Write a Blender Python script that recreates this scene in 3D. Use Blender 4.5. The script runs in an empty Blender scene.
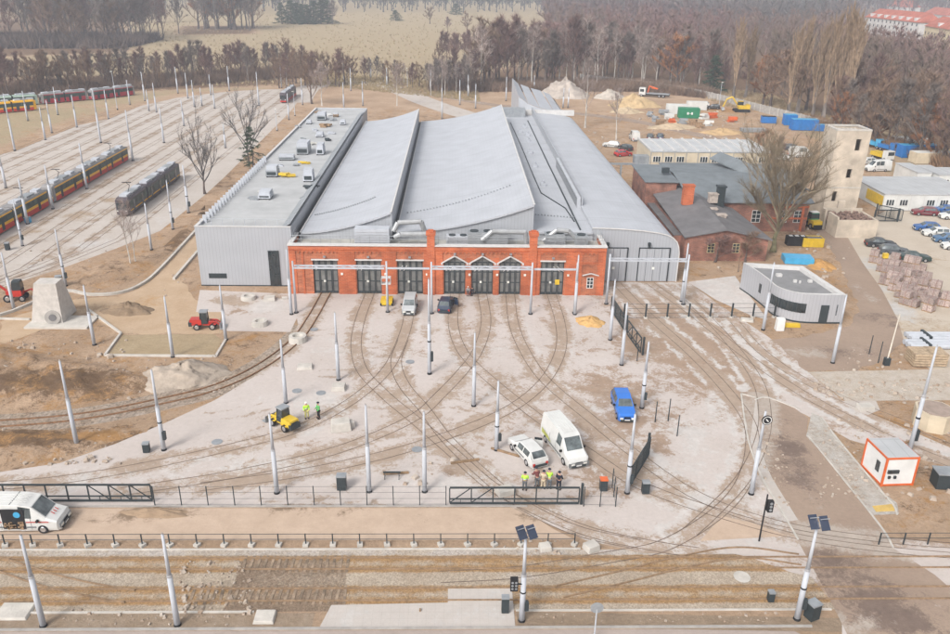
import bpy, bmesh, math, random
import numpy as np
from mathutils import Vector, Matrix
from mathutils.geometry import delaunay_2d_cdt
R=math.radians; PI=math.pi
rnd=random.Random(7)
scn=bpy.context.scene
COL=scn.collection
# ---------------------------------------------------------------- survey camera (metres; facade parallel to X)
F,PT,YW,RL,H=810.,R(23.16),R(1.59),R(-.92),40.
_cp,_sp,_cy,_sy=math.cos(PT),math.sin(PT),math.cos(YW),math.sin(YW)
_fw=(_sy*_cp,_cy*_cp,-_sp); _rt=(_cy,-_sy,0.)
_dn=(_fw[1]*_rt[2]-_fw[2]*_rt[1],_fw[2]*_rt[0]-_fw[0]*_rt[2],_fw[0]*_rt[1]-_fw[1]*_rt[0])
_c,_s=math.cos(RL),math.sin(RL)
_r2=tuple(a*_c+b*_s for a,b in zip(_rt,_dn)); _d2=tuple(-a*_s+b*_c for a,b in zip(_rt,_dn))
def G(px,py,z=0.):
    """survey of the place: where a point seen in the photograph stands at height z"""
    u,v=(px-475)/F,(py-317)/F
    d=[u*_r2[i]+v*_d2[i]+_fw[i] for i in range(3)]
    t=(z-H)/d[2]
    return (d[0]*t,d[1]*t)
def HT(px,py,Y):
    u,v=(px-475)/F,(py-317)/F
    d=[u*_r2[i]+v*_d2[i]+_fw[i] for i in range(3)]
    return H+d[2]*Y/d[1]
def PIX(x,y,z=0.):
    qx,qy,qz=x,y,z-H
    w=_fw[0]*qx+_fw[1]*qy+_fw[2]*qz
    return 475+F*(_r2[0]*qx+_r2[1]*qy+_r2[2]*qz)/w, 317+F*(_d2[0]*qx+_d2[1]*qy+_d2[2]*qz)/w
cam=bpy.data.objects.new('camera',bpy.data.cameras.new('camera')); COL.objects.link(cam)
cam.matrix_world=Matrix(((_r2[0],-_d2[0],-_fw[0],0),(_r2[1],-_d2[1],-_fw[1],0),(_r2[2],-_d2[2],-_fw[2],H),(0,0,0,1)))
cam.data.sensor_fit='HORIZONTAL'; cam.data.sensor_width=36; cam.data.lens=36*F/950
cam.data.clip_end=12000; cam.data.clip_start=.5
scn.camera=cam
# ---------------------------------------------------------------- light
W=bpy.data.worlds.new('World'); scn.world=W; W.use_nodes=True
nt=W.node_tree; nt.nodes.clear()
sky=nt.nodes.new('ShaderNodeTexSky'); sky.sky_type='NISHITA'; sky.sun_disc=False
SUN_EL,SUN_AZ=R(42),R(215)
sky.sun_elevation=SUN_EL; sky.sun_rotation=SUN_AZ; sky.dust_density=4; sky.air_density=1; sky.ozone_density=1
hsv=nt.nodes.new('ShaderNodeHueSaturation'); hsv.inputs['Saturation'].default_value=.18
bg=nt.nodes.new('ShaderNodeBackground'); bg.inputs[1].default_value=.15
wo=nt.nodes.new('ShaderNodeOutputWorld')
nt.links.new(sky.outputs[0],hsv.inputs['Color']); nt.links.new(hsv.outputs[0],bg.inputs[0]); nt.links.new(bg.outputs[0],wo.inputs[0])
sl=bpy.data.lights.new('sun','SUN'); sl.energy=1.5; sl.angle=R(16); sl.color=(1,.95,.88)
so=bpy.data.objects.new('sun',sl); COL.objects.link(so)
# sun_rotation in Blender is clockwise from +Y
sd=Vector((math.sin(SUN_AZ)*math.cos(SUN_EL),math.cos(SUN_AZ)*math.cos(SUN_EL),math.sin(SUN_EL)))
so.rotation_euler=sd.to_track_quat('Z','Y').to_euler()
scn.view_settings.view_transform='Standard'; scn.view_settings.look='None'
scn.view_settings.exposure=.50; scn.view_settings.gamma=1; scn.view_settings.use_curve_mapping=False
scn.render.engine='CYCLES'
try:
    scn.cycles.use_denoising=True; scn.cycles.max_bounces=5; scn.cycles.diffuse_bounces=2; scn.cycles.glossy_bounces=2; scn.cycles.transparent_max_bounces=12
    scn.cycles.volume_bounces=1
except Exception: pass
# ---------------------------------------------------------------- mesh builder
class MB:
    def __init__(s): s.v=[]; s.f=[]
    def quad(s,*p):
        n=len(s.v); s.v+= [tuple(q) for q in p]; s.f.append(tuple(range(n,n+len(p)))); return s
    def box(s,cx,cy,cz,sx,sy,sz,rz=0,rx=0,ry=0,taper=1):
        """centre, full sizes"""
        n=len(s.v); m=Matrix.Rotation(rz,3,'Z')@Matrix.Rotation(ry,3,'Y')@Matrix.Rotation(rx,3,'X')
        for dz in(-.5,.5):
            t=1 if dz<0 else taper
            for dx,dy in((-.5,-.5),(.5,-.5),(.5,.5),(-.5,.5)):
                q=m@Vector((dx*sx*t,dy*sy*t,dz*sz)); s.v.append((cx+q.x,cy+q.y,cz+q.z))
        for a in((0,3,2,1),(4,5,6,7),(0,1,5,4),(1,2,6,5),(2,3,7,6),(3,0,4,7)): s.f.append(tuple(n+i for i in a))
        return s
    def bx(s,x0,x1,y0,y1,z0,z1): return s.box((x0+x1)/2,(y0+y1)/2,(z0+z1)/2,x1-x0,y1-y0,z1-z0)
    def prism(s,poly,z0,z1,top=True,bot=True):
        n=len(s.v);k=len(poly)
        if sum(poly[i][0]*poly[(i+1)%k][1]-poly[(i+1)%k][0]*poly[i][1] for i in range(k))<0: poly=poly[::-1]
        s.v+=[(x,y,z0) for x,y in poly]+[(x,y,z1) for x,y in poly]
        for i in range(k): j=(i+1)%k; s.f.append((n+i,n+j,n+k+j,n+k+i))
        if top: s.f.append(tuple(n+k+i for i in range(k)))
        if bot: s.f.append(tuple(n+k-1-i for i in range(k)))
        return s
    def tube(s,p0,p1,r0,r1=None,n=8,caps=True):
        if r1 is None: r1=r0
        p0,p1=Vector(p0),Vector(p1); d=(p1-p0)
        if d.length<1e-6: return s
        d.normalize(); a=d.orthogonal().normalized(); b=d.cross(a); k=len(s.v)
        for p,r in((p0,r0),(p1,r1)):
            for i in range(n):
                t=2*PI*i/n; q=p+a*(math.cos(t)*r)+b*(math.sin(t)*r); s.v.append(tuple(q))
        for i in range(n): j=(i+1)%n; s.f.append((k+i,k+j,k+n+j,k+n+i))
        if caps: s.f.append(tuple(k+n-1-i for i in range(n))); s.f.append(tuple(k+n+i for i in range(n)))
        return s
    def path(s,pts,r,n=6):
        for a,b in zip(pts[:-1],pts[1:]): s.tube(a,b,r,r,n)
        return s
    def sweep(s,pts,w,h):
        """rectangular section swept along a ground polyline (x,y,z)"""
        k=len(s.v); m=len(pts)
        for i,p in enumerate(pts):
            a=pts[max(0,i-1)]; b=pts[min(m-1,i+1)]; dx,dy=b[0]-a[0],b[1]-a[1]; L=math.hypot(dx,dy) or 1
            nx,ny=-dy/L*w/2,dx/L*w/2
            s.v+=[(p[0]+nx,p[1]+ny,p[2]),(p[0]-nx,p[1]-ny,p[2]),(p[0]-nx,p[1]-ny,p[2]+h),(p[0]+nx,p[1]+ny,p[2]+h)]
        for i in range(m-1):
            o=k+4*i
            if h>0:
                for a,b in((0,1),(1,2),(2,3),(3,0)): s.f.append((o+a,o+b,o+4+b,o+4+a))
            else: s.f.append((o,o+1,o+5,o+4))
        if h>0:
            s.f.append((k,k+3,k+2,k+1)); e=k+4*(m-1); s.f.append((e,e+1,e+2,e+3))
        return s
    def build(s,name,m,parent=None,smooth=False):
        me=bpy.data.meshes.new(name); me.from_pydata(s.v,[],s.f); me.update()
        if m is not None: me.materials.append(m)
        bm=bmesh.new(); bm.from_mesh(me); bmesh.ops.recalc_face_normals(bm,faces=bm.faces); bm.to_mesh(me); bm.free()
        if smooth: me.shade_smooth()
        o=bpy.data.objects.new(name,me); COL.objects.link(o)
        if parent is not None: o.parent=parent
        return o
def tag(o,label=None,cat=None,group=None,kind=None):
    if label: o['label']=label
    if cat: o['category']=cat
    if group: o['group']=group
    if kind: o['kind']=kind
    return o
def thing(name,label,cat,loc=(0,0,0),rz=0,group=None):
    o=bpy.data.objects.new(name,None); COL.objects.link(o); o.empty_display_size=.3
    o.location=loc if len(loc)==3 else (loc[0],loc[1],0); o.rotation_euler=(0,0,rz)
    return tag(o,label,cat,group)
def copytree(root,loc,rz=0,scale=1,label=None,group=None):
    r=root.copy(); COL.objects.link(r); r.location=loc; r.rotation_euler=(0,0,rz)
    r.scale=(scale,)*3 if not isinstance(scale,tuple) else scale
    if label: r['label']=label
    if group: r['group']=group
    for ch in list(root.children):
        c=ch.copy(); COL.objects.link(c); c.parent=r
        for g in list(ch.children):
            d=g.copy(); COL.objects.link(d); d.parent=c
    return r
# ---------------------------------------------------------------- materials
def mat(name,c,rough=.8,metal=0,var=.12,scale=1.5,c2=None,bump=0,bs=None,spec=.3,rand=0,stretch=None,detail=6,alpha=1):
    m=bpy.data.materials.new(name); m.use_nodes=True; n=m.node_tree.nodes; l=m.node_tree.links
    b=n['Principled BSDF']; b.inputs['Roughness'].default_value=rough; b.inputs['Metallic'].default_value=metal
    b.inputs['Specular IOR Level'].default_value=spec
    tc=n.new('ShaderNodeTexCoord'); ge=n.new('ShaderNodeNewGeometry')
    src=tc.outputs['Object'] if stretch=='obj' else ge.outputs['Position']
    mp=n.new('ShaderNodeMapping'); l.new(src,mp.inputs[0])
    if isinstance(stretch,tuple): mp.inputs['Scale'].default_value=stretch
    nz=n.new('ShaderNodeTexNoise'); nz.inputs['Scale'].default_value=scale; nz.inputs['Detail'].default_value=detail; nz.inputs['Roughness'].default_value=.62
    l.new(mp.outputs[0],nz.inputs['Vector'])
    rp=n.new('ShaderNodeMapRange'); rp.inputs[1].default_value=.3; rp.inputs[2].default_value=.7; l.new(nz.outputs[0],rp.inputs[0])
    mx=n.new('ShaderNodeMix'); mx.data_type='RGBA'; l.new(rp.outputs[0],mx.inputs[0])
    c=tuple(c)[:3]; d=c2 or tuple(x*(1-2*var) for x in c); u=c if c2 else tuple(min(1,x*(1+var)) for x in c)
    mx.inputs[6].default_value=(*u,1); mx.inputs[7].default_value=(*d,1)
    out=mx.outputs[2]
    if rand:
        oi=n.new('ShaderNodeObjectInfo'); mr=n.new('ShaderNodeMapRange'); mr.inputs[3].default_value=1-rand; mr.inputs[4].default_value=1+rand; l.new(oi.outputs['Random'],mr.inputs[0])
        vm=n.new('ShaderNodeVectorMath'); vm.operation='SCALE'; l.new(out,vm.inputs[0]); l.new(mr.outputs[0],vm.inputs['Scale']); out=vm.outputs[0]
    l.new(out,b.inputs['Base Color'])
    if bump:
        n2=n.new('ShaderNodeTexNoise'); n2.inputs['Scale'].default_value=bs or scale*6; n2.inputs['Detail'].default_value=4; l.new(mp.outputs[0],n2.inputs['Vector'])
        bp=n.new('ShaderNodeBump'); bp.inputs['Strength'].default_value=bump; bp.inputs['Distance'].default_value=.1; l.new(n2.outputs[0],bp.inputs['Height']); l.new(bp.outputs[0],b.inputs['Normal'])
    if alpha<1: b.inputs['Alpha'].default_value=alpha
    return m
def lin(r,g,b): return tuple((x/255/12.92 if x/255<=.04045 else ((x/255+.055)/1.055)**2.4) for x in(r,g,b))
def paintmat(name,c,rough=.35,dirt=.1): return mat(name,c,rough=rough,var=dirt,scale=1.2,spec=.5,stretch='obj')
M={}
M['pole']=mat('galvanised_steel',(.44,.46,.50),.75,0,.06,.8,spec=.15)
M['black']=mat('dark_rubber',(.02,.02,.022),.8)
M['anthracite']=mat('anthracite_paint',(.035,.045,.05),.5,.0,.1)
M['duct']=mat('duct_steel',(.36,.37,.38),.45,.3,.12,1)
M['white']=mat('white_paint',(.66,.66,.65),.4,0,.06,.7,spec=.5)
M['glass']=mat('dark_glass',(.03,.04,.045),.08,0,.3,.6,spec=.8)
M['carglass']=mat('car_glass',(.11,.13,.135),.12,0,.4,1.2,spec=.9)
M['chrome']=mat('bare_metal',(.55,.56,.58),.3,.8,.1)
M['concrete_light']=mat('pale_concrete',(.5,.47,.43),.9,0,.1,.9,bump=.3)
M['concrete_grey']=mat('grey_concrete',(.36,.34,.32),.9,0,.14,.9,bump=.3)
M['rail_rust']=mat('rusty_rail',(.27,.15,.085),.8,.1,.25,3); M['rail_street']=mat('street_rail',(.30,.205,.13),.7,.1,.2,3)
M['rail_dark']=mat('rail_groove',(.19,.14,.11),.8,.0,.3,2)
M['wood']=mat('raw_wood',(.30,.2,.12),.85,0,.25,3)
M['red']=paintmat('red_paint',(.45,.03,.02)); M['yellow']=paintmat('yellow_paint',(.62,.42,.03)); M['blue']=paintmat('blue_paint',(.02,.16,.45))
M['green']=paintmat('green_paint',(.02,.2,.1)); M['orange']=paintmat('orange_paint',(.6,.12,.03)); M['lightblue']=paintmat('light_blue_plastic',(.06,.35,.6))
M['hivis']=mat('hi_vis_cloth',(.45,.75,.08),.9,0,.1,5); M['navycloth']=mat('navy_cloth',(.02,.025,.04),.9,0,.2,5)
M['skin']=mat('skin',(.45,.26,.19),.6); M['helmet']=mat('white_helmet',(.7,.7,.66),.4)
M['lamp']=mat('lamp_glass',(.7,.7,.65),.3)
M['greymetal']=mat('grey_metal',(.32,.34,.36),.5,.3,.12,1.2)
# brick
def brick(name,c1,c2,mortar,scale=1.,rough=.9,w=.26,h=.085,stain=.25):
    m=bpy.data.materials.new(name); m.use_nodes=True; n=m.node_tree.nodes; l=m.node_tree.links; b=n['Principled BSDF']; b.inputs['Roughness'].default_value=rough
    ge=n.new('ShaderNodeNewGeometry'); sp=n.new('ShaderNodeSeparateXYZ'); l.new(ge.outputs['Position'],sp.inputs[0])
    ad=n.new('ShaderNodeMath'); l.new(sp.outputs[0],ad.inputs[0]); l.new(sp.outputs[1],ad.inputs[1])
    cb=n.new('ShaderNodeCombineXYZ'); l.new(ad.outputs[0],cb.inputs[0]); l.new(sp.outputs[2],cb.inputs[1])
    br=n.new('ShaderNodeTexBrick'); br.inputs['Scale'].default_value=1; br.inputs['Brick Width'].default_value=w*scale; br.inputs['Row Height'].default_value=h*scale
    br.inputs['Mortar Size'].default_value=.012; br.inputs['Color1'].default_value=(*c1,1); br.inputs['Color2'].default_value=(*c2,1); br.inputs['Mortar'].default_value=(*mortar,1); l.new(cb.outputs[0],br.inputs['Vector'])
    nz=n.new('ShaderNodeTexNoise'); nz.inputs['Scale'].default_value=.55; nz.inputs['Detail'].default_value=7; l.new(ge.outputs['Position'],nz.inputs['Vector'])
    mr=n.new('ShaderNodeMapRange'); mr.inputs[1].default_value=.3; mr.inputs[2].default_value=.7; mr.inputs[3].default_value=1-stain; mr.inputs[4].default_value=1+stain*.6; l.new(nz.outputs[0],mr.inputs[0])
    vm=n.new('ShaderNodeVectorMath'); vm.operation='SCALE'; l.new(br.outputs[0],vm.inputs[0]); l.new(mr.outputs[0],vm.inputs['Scale']); l.new(vm.outputs[0],b.inputs['Base Color'])
    return m
M['brick']=brick('orange_brick',(.46,.142,.065),(.31,.09,.045),(.42,.24,.16),scale=2.2,stain=.35)
M['brick_pier']=brick('orange_brick_pier',(.49,.118,.042),(.38,.082,.03),(.42,.22,.14),scale=2.2,stain=.3)
M['brick_old']=brick('old_red_brick',(.29,.12,.082),(.19,.085,.065),(.27,.2,.16),scale=2,stain=.5)
# standing-seam metal: thin ribs every `pitch` metres along one horizontal axis
def seam(name,c,axis=0,pitch=.5,rib=.12,dark=.82,rough=.45,metal=.15,var=.05,cross=0,rot=0):
    m=bpy.data.materials.new(name); m.use_nodes=True; n=m.node_tree.nodes; l=m.node_tree.links; b=n['Principled BSDF']; b.inputs['Roughness'].default_value=rough; b.inputs['Metallic'].default_value=metal
    ge=n.new('ShaderNodeNewGeometry'); mp=n.new('ShaderNodeMapping'); mp.inputs['Rotation'].default_value=(0,0,rot); l.new(ge.outputs['Position'],mp.inputs[0])
    sp=n.new('ShaderNodeSeparateXYZ'); l.new(mp.outputs[0],sp.inputs[0])
    def ribs(ax,p,w):
        dv=n.new('ShaderNodeMath'); dv.operation='DIVIDE'; l.new(sp.outputs[ax],dv.inputs[0]); dv.inputs[1].default_value=p
        fr=n.new('ShaderNodeMath'); fr.operation='FRACT'; l.new(dv.outputs[0],fr.inputs[0])
        lt=n.new('ShaderNodeMath'); lt.operation='LESS_THAN'; l.new(fr.outputs[0],lt.inputs[0]); lt.inputs[1].default_value=w; return lt
    a=ribs(axis,pitch,rib)
    nz=n.new('ShaderNodeTexNoise'); nz.inputs['Scale'].default_value=.35; nz.inputs['Detail'].default_value=7; l.new(ge.outputs['Position'],nz.inputs['Vector'])
    mr=n.new('ShaderNodeMapRange'); mr.inputs[1].default_value=.3; mr.inputs[2].default_value=.7; mr.inputs[3].default_value=1-var*1.6; mr.inputs[4].default_value=1+var; l.new(nz.outputs[0],mr.inputs[0])
    mx=n.new('ShaderNodeMix'); mx.data_type='RGBA'; l.new(a.outputs[0],mx.inputs[0]); mx.inputs[6].default_value=(*c,1); mx.inputs[7].default_value=(*[x*dark for x in c],1)
    out=mx.outputs[2]
    if cross:
        k=ribs(1-axis,cross,.03); m2=n.new('ShaderNodeMix'); m2.data_type='RGBA'; l.new(k.outputs[0],m2.inputs[0]); l.new(out,m2.inputs[6]); m2.inputs[7].default_value=(*[x*.88 for x in c],1); out=m2.outputs[2]
    vm=n.new('ShaderNodeVectorMath'); vm.operation='SCALE'; l.new(out,vm.inputs[0]); l.new(mr.outputs[0],vm.inputs['Scale']); l.new(vm.outputs[0],b.inputs['Base Color'])
    bp=n.new('ShaderNodeBump'); bp.inputs['Strength'].default_value=.35; bp.inputs['Distance'].default_value=.03; l.new(a.outputs[0],bp.inputs['Height']); l.new(bp.outputs[0],b.inputs['Normal'])
    return m
M['roof_metal']=seam('pale_grey_sheet_roof',(.42,.435,.47),0,.55,.1,.93,.55,.03,.055,cross=9.3)
M['roof_flat']=mat('pale_roof_membrane',(.41,.415,.42),.8,0,.09,.25,bump=.1)
M['cladding']=seam('pale_grey_vertical_cladding',(.36,.375,.405),0,.45,.16,.87,.5,.05,.03)
M['cladding_side']=seam('pale_grey_side_cladding',(.36,.375,.405),1,.45,.16,.87,.5,.05,.03)
M['coping']=mat('white_coping',(.55,.54,.53),.6,0,.06)
M['roof_dark']=mat('dark_felt_roof',(.15,.145,.15),.8,0,.12,.5,bump=.15)
M['rubberline']=mat('grey_trim',(.16,.165,.17),.6,0,.1)
M['roof_dark2']=mat('blue_grey_felt_roof',(.16,.18,.195),.7,0,.12,.5,bump=.15)
# ---------------------------------------------------------------- painted attribute fields on the ground
def np_pix(X,Y):
    qx,qy,qz=X,Y,-H
    w=_fw[0]*qx+_fw[1]*qy+_fw[2]*qz; w=np.where(w<1,1,w)
    return 475+F*(_r2[0]*qx+_r2[1]*qy+_r2[2]*qz)/w, 317+F*(_d2[0]*qx+_d2[1]*qy+_d2[2]*qz)/w
def seg_dist(X,Y,pts):
    D=np.full(X.shape,1e9)
    for (ax,ay),(bx,by) in zip(pts[:-1],pts[1:]):
        dx,dy=bx-ax,by-ay; L=dx*dx+dy*dy+1e-9
        t=np.clip(((X-ax)*dx+(Y-ay)*dy)/L,0,1); D=np.minimum(D,np.hypot(X-ax-t*dx,Y-ay-t*dy))
    return D
def inside(X,Y,poly):
    r=np.zeros(X.shape,bool); k=len(poly)
    for i in range(k):
        x0,y0=poly[i]; x1,y1=poly[(i+1)%k]
        c=((y0>Y)!=(y1>Y)); 
        with np.errstate(divide='ignore',invalid='ignore'): xi=(x1-x0)*(Y-y0)/((y1-y0) if y1!=y0 else 1e-9)+x0
        r^=c&(X<xi)
    return r
def polyfield(X,Y,poly,soft):
    d=seg_dist(X,Y,list(poly)+[poly[0]]); s=np.where(inside(X,Y,poly),d,-d)
    return np.clip(.5+s/(2*soft),0,1)
def gp(*a): return [G(x,y) for x,y in a]
def bez(pts,n=8):
    """Catmull-Rom through the points"""
    P=[Vector((*p,0)) for p in pts]; P=[P[0]*2-P[1]]+P+[P[-1]*2-P[-2]]; out=[]
    for i in range(1,len(P)-2):
        a,b,c,d=P[i-1:i+3]
        for k in range(n):
            t=k/n; q=.5*((2*b)+(c-a)*t+(2*a-5*b+4*c-d)*t*t+(3*b-a-3*c+d)*t**3); out.append((q.x,q.y))
    out.append((P[-2].x,P[-2].y)); return out
def offset(pts,o):
    r=[]; m=len(pts)
    for i,p in enumerate(pts):
        a=pts[max(0,i-1)]; b=pts[min(m-1,i+1)]; dx,dy=b[0]-a[0],b[1]-a[1]; L=math.hypot(dx,dy) or 1
        r.append((p[0]-dy/L*o,p[1]+dx/L*o))
    return r
def groundmat(name,base,base2,cR,cG,cB,sc=.35,rough=.92,bump=.5,grain=.16,thr=(.36,.66),slab=0,na=.8,grav=0,gravsize=2.2):
    """base tones, and three deposits (R,G,B of the 'dirt' attribute) broken up by noise"""
    m=bpy.data.materials.new(name); m.use_nodes=True; n=m.node_tree.nodes; l=m.node_tree.links; b=n['Principled BSDF']; b.inputs['Roughness'].default_value=rough; b.inputs['Specular IOR Level'].default_value=.25
    ge=n.new('ShaderNodeNewGeometry'); pos=ge.outputs['Position']
    def noise(s,d=6,r=.6,off=0,dist=0):
        z=n.new('ShaderNodeTexNoise'); z.inputs['Scale'].default_value=s; z.inputs['Detail'].default_value=d; z.inputs['Roughness'].default_value=r; z.inputs['Distortion'].default_value=dist
        if off:
            v=n.new('ShaderNodeVectorMath'); v.inputs[1].default_value=(off,off*1.7,0); l.new(pos,v.inputs[0]); l.new(v.outputs[0],z.inputs['Vector'])
        else: l.new(pos,z.inputs['Vector'])
        return z.outputs[0]
    def rng(x,a,b_,c=0,d=1):
        q=n.new('ShaderNodeMapRange'); q.inputs[1].default_value=a; q.inputs[2].default_value=b_; q.inputs[3].default_value=c; q.inputs[4].default_value=d; l.new(x,q.inputs[0]); return q.outputs[0]
    def mix(f,a,c):
        q=n.new('ShaderNodeMix'); q.data_type='RGBA'; l.new(f,q.inputs[0])
        for i,x in((6,a),(7,c)):
            if isinstance(x,tuple): q.inputs[i].default_value=(*x,1)
            else: l.new(x,q.inputs[i])
        return q.outputs[2]
    col=mix(rng(noise(sc,8,.65),.35,.65),base,base2)
    at=n.new('ShaderNodeAttribute'); at.attribute_name='dirt'; sc3=n.new('ShaderNodeSeparateColor'); l.new(at.outputs['Color'],sc3.inputs[0])
    for i,c in enumerate((cR,cG,cB)):
        if c is None: continue
        n1_=rng(noise([.45,.3,.35][i],9,.7,off=13*(i+1),dist=.6),.3,.7,-na*.42,na*.42); n2_=rng(noise([2.6,2.0,2.3][i],9,.78,off=5*(i+1),dist=1.2),.3,.7,-na*.33,na*.33); q_=n.new('ShaderNodeMath'); l.new(n1_,q_.inputs[0]); l.new(n2_,q_.inputs[1]); nz=q_.outputs[0]
        ad=n.new('ShaderNodeMath'); l.new(sc3.outputs[i],ad.inputs[0]); l.new(nz,ad.inputs[1])
        var=mix(rng(noise(.9,7,.7,off=31+i),.3,.7),c,tuple(x*.78 for x in c))
        col=mix(rng(ad.outputs[0],thr[0],thr[1]),col,var)
    if slab:
        sp=n.new('ShaderNodeSeparateXYZ'); l.new(pos,sp.inputs[0])
        for ax in(0,1):
            dv=n.new('ShaderNodeMath'); dv.operation='DIVIDE'; l.new(sp.outputs[ax],dv.inputs[0]); dv.inputs[1].default_value=slab
            fr=n.new('ShaderNodeMath'); fr.operation='FRACT'; l.new(dv.outputs[0],fr.inputs[0])
            lt=n.new('ShaderNodeMath'); lt.operation='LESS_THAN'; l.new(fr.outputs[0],lt.inputs[0]); lt.inputs[1].default_value=.015
            m5=n.new('ShaderNodeMath'); m5.operation='MULTIPLY'; l.new(lt.outputs[0],m5.inputs[0]); m5.inputs[1].default_value=.45
            col=mix(m5.outputs[0],col,(.2,.17,.14))
    g=rng(noise(2.2,8,.8,off=7),.3,.7,1-grain,1+grain)
    vm=n.new('ShaderNodeVectorMath'); vm.operation='SCALE'; l.new(col,vm.inputs[0]); l.new(g,vm.inputs['Scale']); col=vm.outputs[0]
    if grav:
        vo=n.new('ShaderNodeTexVoronoi'); vo.inputs['Scale'].default_value=gravsize; l.new(pos,vo.inputs['Vector'])
        bw=n.new('ShaderNodeRGBToBW'); l.new(vo.outputs['Color'],bw.inputs[0])
        v2=n.new('ShaderNodeVectorMath'); v2.operation='SCALE'; l.new(col,v2.inputs[0]); l.new(rng(bw.outputs[0],.2,.8,1-grav,1+grav),v2.inputs['Scale']); col=v2.outputs[0]
    l.new(col,b.inputs['Base Color'])
    bp=n.new('ShaderNodeBump'); bp.inputs['Strength'].default_value=bump; bp.inputs['Distance'].default_value=.25; l.new(noise(1.3,9,.8,off=3),bp.inputs['Height']); l.new(bp.outputs[0],b.inputs['Normal'])
    return m
def set_attr(me,R_,G_,B_):
    a=me.color_attributes.new('dirt','FLOAT_COLOR','POINT'); z=np.ones((len(me.vertices),4),np.float32)
    z[:,0]=R_; z[:,1]=G_; z[:,2]=B_; a.data.foreach_set('color',z.ravel())
def sheet(name,poly,z,m,cell=1.,paint=None,relief=None,jag=0,kind='structure',edge=None,soft=0):
    """flat (or heaped) sheet over a world polygon, triangulated with inner points so deposits can be painted"""
    if jag:
        q=[]; k=len(poly)
        for i in range(k):
            a,b=poly[i],poly[(i+1)%k]; L=math.hypot(b[0]-a[0],b[1]-a[1]); m_=max(1,int(L/1.2))
            for j in range(m_):
                t=j/m_; o=rnd.uniform(-jag,jag) if j else 0; q.append((a[0]+(b[0]-a[0])*t-(b[1]-a[1])/L*o,a[1]+(b[1]-a[1])*t+(b[0]-a[0])/L*o))
        poly=q
    else:
        q=[]; k=len(poly)
        for i in range(k):
            a,b=poly[i],poly[(i+1)%k]; L=math.hypot(b[0]-a[0],b[1]-a[1]); m_=max(1,int(L/(cell*1.5)))
            for j in range(m_): t=j/m_; q.append((a[0]+(b[0]-a[0])*t,a[1]+(b[1]-a[1])*t))
        poly=q
    xs=[p[0] for p in poly]; ys=[p[1] for p in poly]
    gx,gy=np.meshgrid(np.arange(min(xs)+cell/2,max(xs),cell),np.arange(min(ys)+cell/2,max(ys),cell)); gx=gx.ravel(); gy=gy.ravel()
    gx=gx+(np.arange(len(gx))*7919%97/97-.5)*cell*.3
    ok=inside(gx,gy,poly)&(seg_dist(gx,gy,poly+[poly[0]])>cell*.35)
    vs=[Vector(p) for p in poly]+[Vector((float(a),float(b))) for a,b in zip(gx[ok],gy[ok])]
    k=len(poly); r=delaunay_2d_cdt(vs,[(i,(i+1)%k) for i in range(k)],[list(range(k))],1,1e-4)
    V=np.array([(v.x,v.y) for v in r[0]]); X,Y=V[:,0],V[:,1]
    Z=np.full(len(X),float(z))
    if relief is not None: Z=Z+relief(X,Y,np.clip(seg_dist(X,Y,poly+[poly[0]]),0,99))
    me=bpy.data.meshes.new(name); me.from_pydata([(float(a),float(b),float(c)) for a,b,c in zip(X,Y,Z)],[],[tuple(f) for f in r[2]]); me.update()
    bm=bmesh.new(); bm.from_mesh(me)
    for f in bm.faces:
        f.normal_update()
        if f.normal.z<0: f.normal_flip()
        f.smooth=relief is not None
    bm.to_mesh(me); bm.free(); me.materials.append(m)
    o=bpy.data.objects.new(name,me); COL.objects.link(o)
    if kind: o['kind']=kind
    A=[np.zeros(len(X)) for _ in range(3)]
    if paint: paint(X,Y,A)
    set_attr(me,*A)
    return o
def blob(X,Y,px,py,rx,ry,s=1):
    """soft deposit centred where pixel (px,py) of the survey falls, radii in metres"""
    x,y=G(px,py); return np.clip(1.15-np.hypot((X-x)/rx,(Y-y)/ry),0,1)*s
def addmax(a,b): np.maximum(a,b,out=a)
# ================================================================ GROUND
dirt=groundmat('bare_earth',(.435,.31,.215),(.335,.228,.148),(.175,.11,.066),(.40,.225,.095),(.38,.30,.185),sc=.12,bump=1,grain=.2,na=.9)
concm=groundmat('dusty_concrete',(.50,.45,.425),(.455,.40,.37),(.345,.25,.185),(.38,.295,.23),(.55,.515,.49),sc=.1,bump=.25,grain=.09,na=1.1)
pave=groundmat('grey_paving',(.47,.425,.39),(.42,.37,.33),(.335,.255,.19),(.37,.28,.20),(.52,.49,.47),sc=.16,bump=.25,grain=.09,slab=0,na=.7)
mudm=groundmat('muddy_asphalt',(.275,.205,.16),(.32,.24,.185),(.19,.14,.115),(.42,.36,.31),(.46,.42,.39),sc=.14,bump=.35,grain=.1,na=.9)
ballast=groundmat('ballast_gravel',(.41,.345,.275),(.34,.275,.21),(.35,.22,.11),(.47,.42,.38),(.24,.175,.125),sc=.4,bump=.6,grain=.14,grav=.2,gravsize=11,na=.5)
def Lpx(*a): return bez(gp(*a),6)
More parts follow.
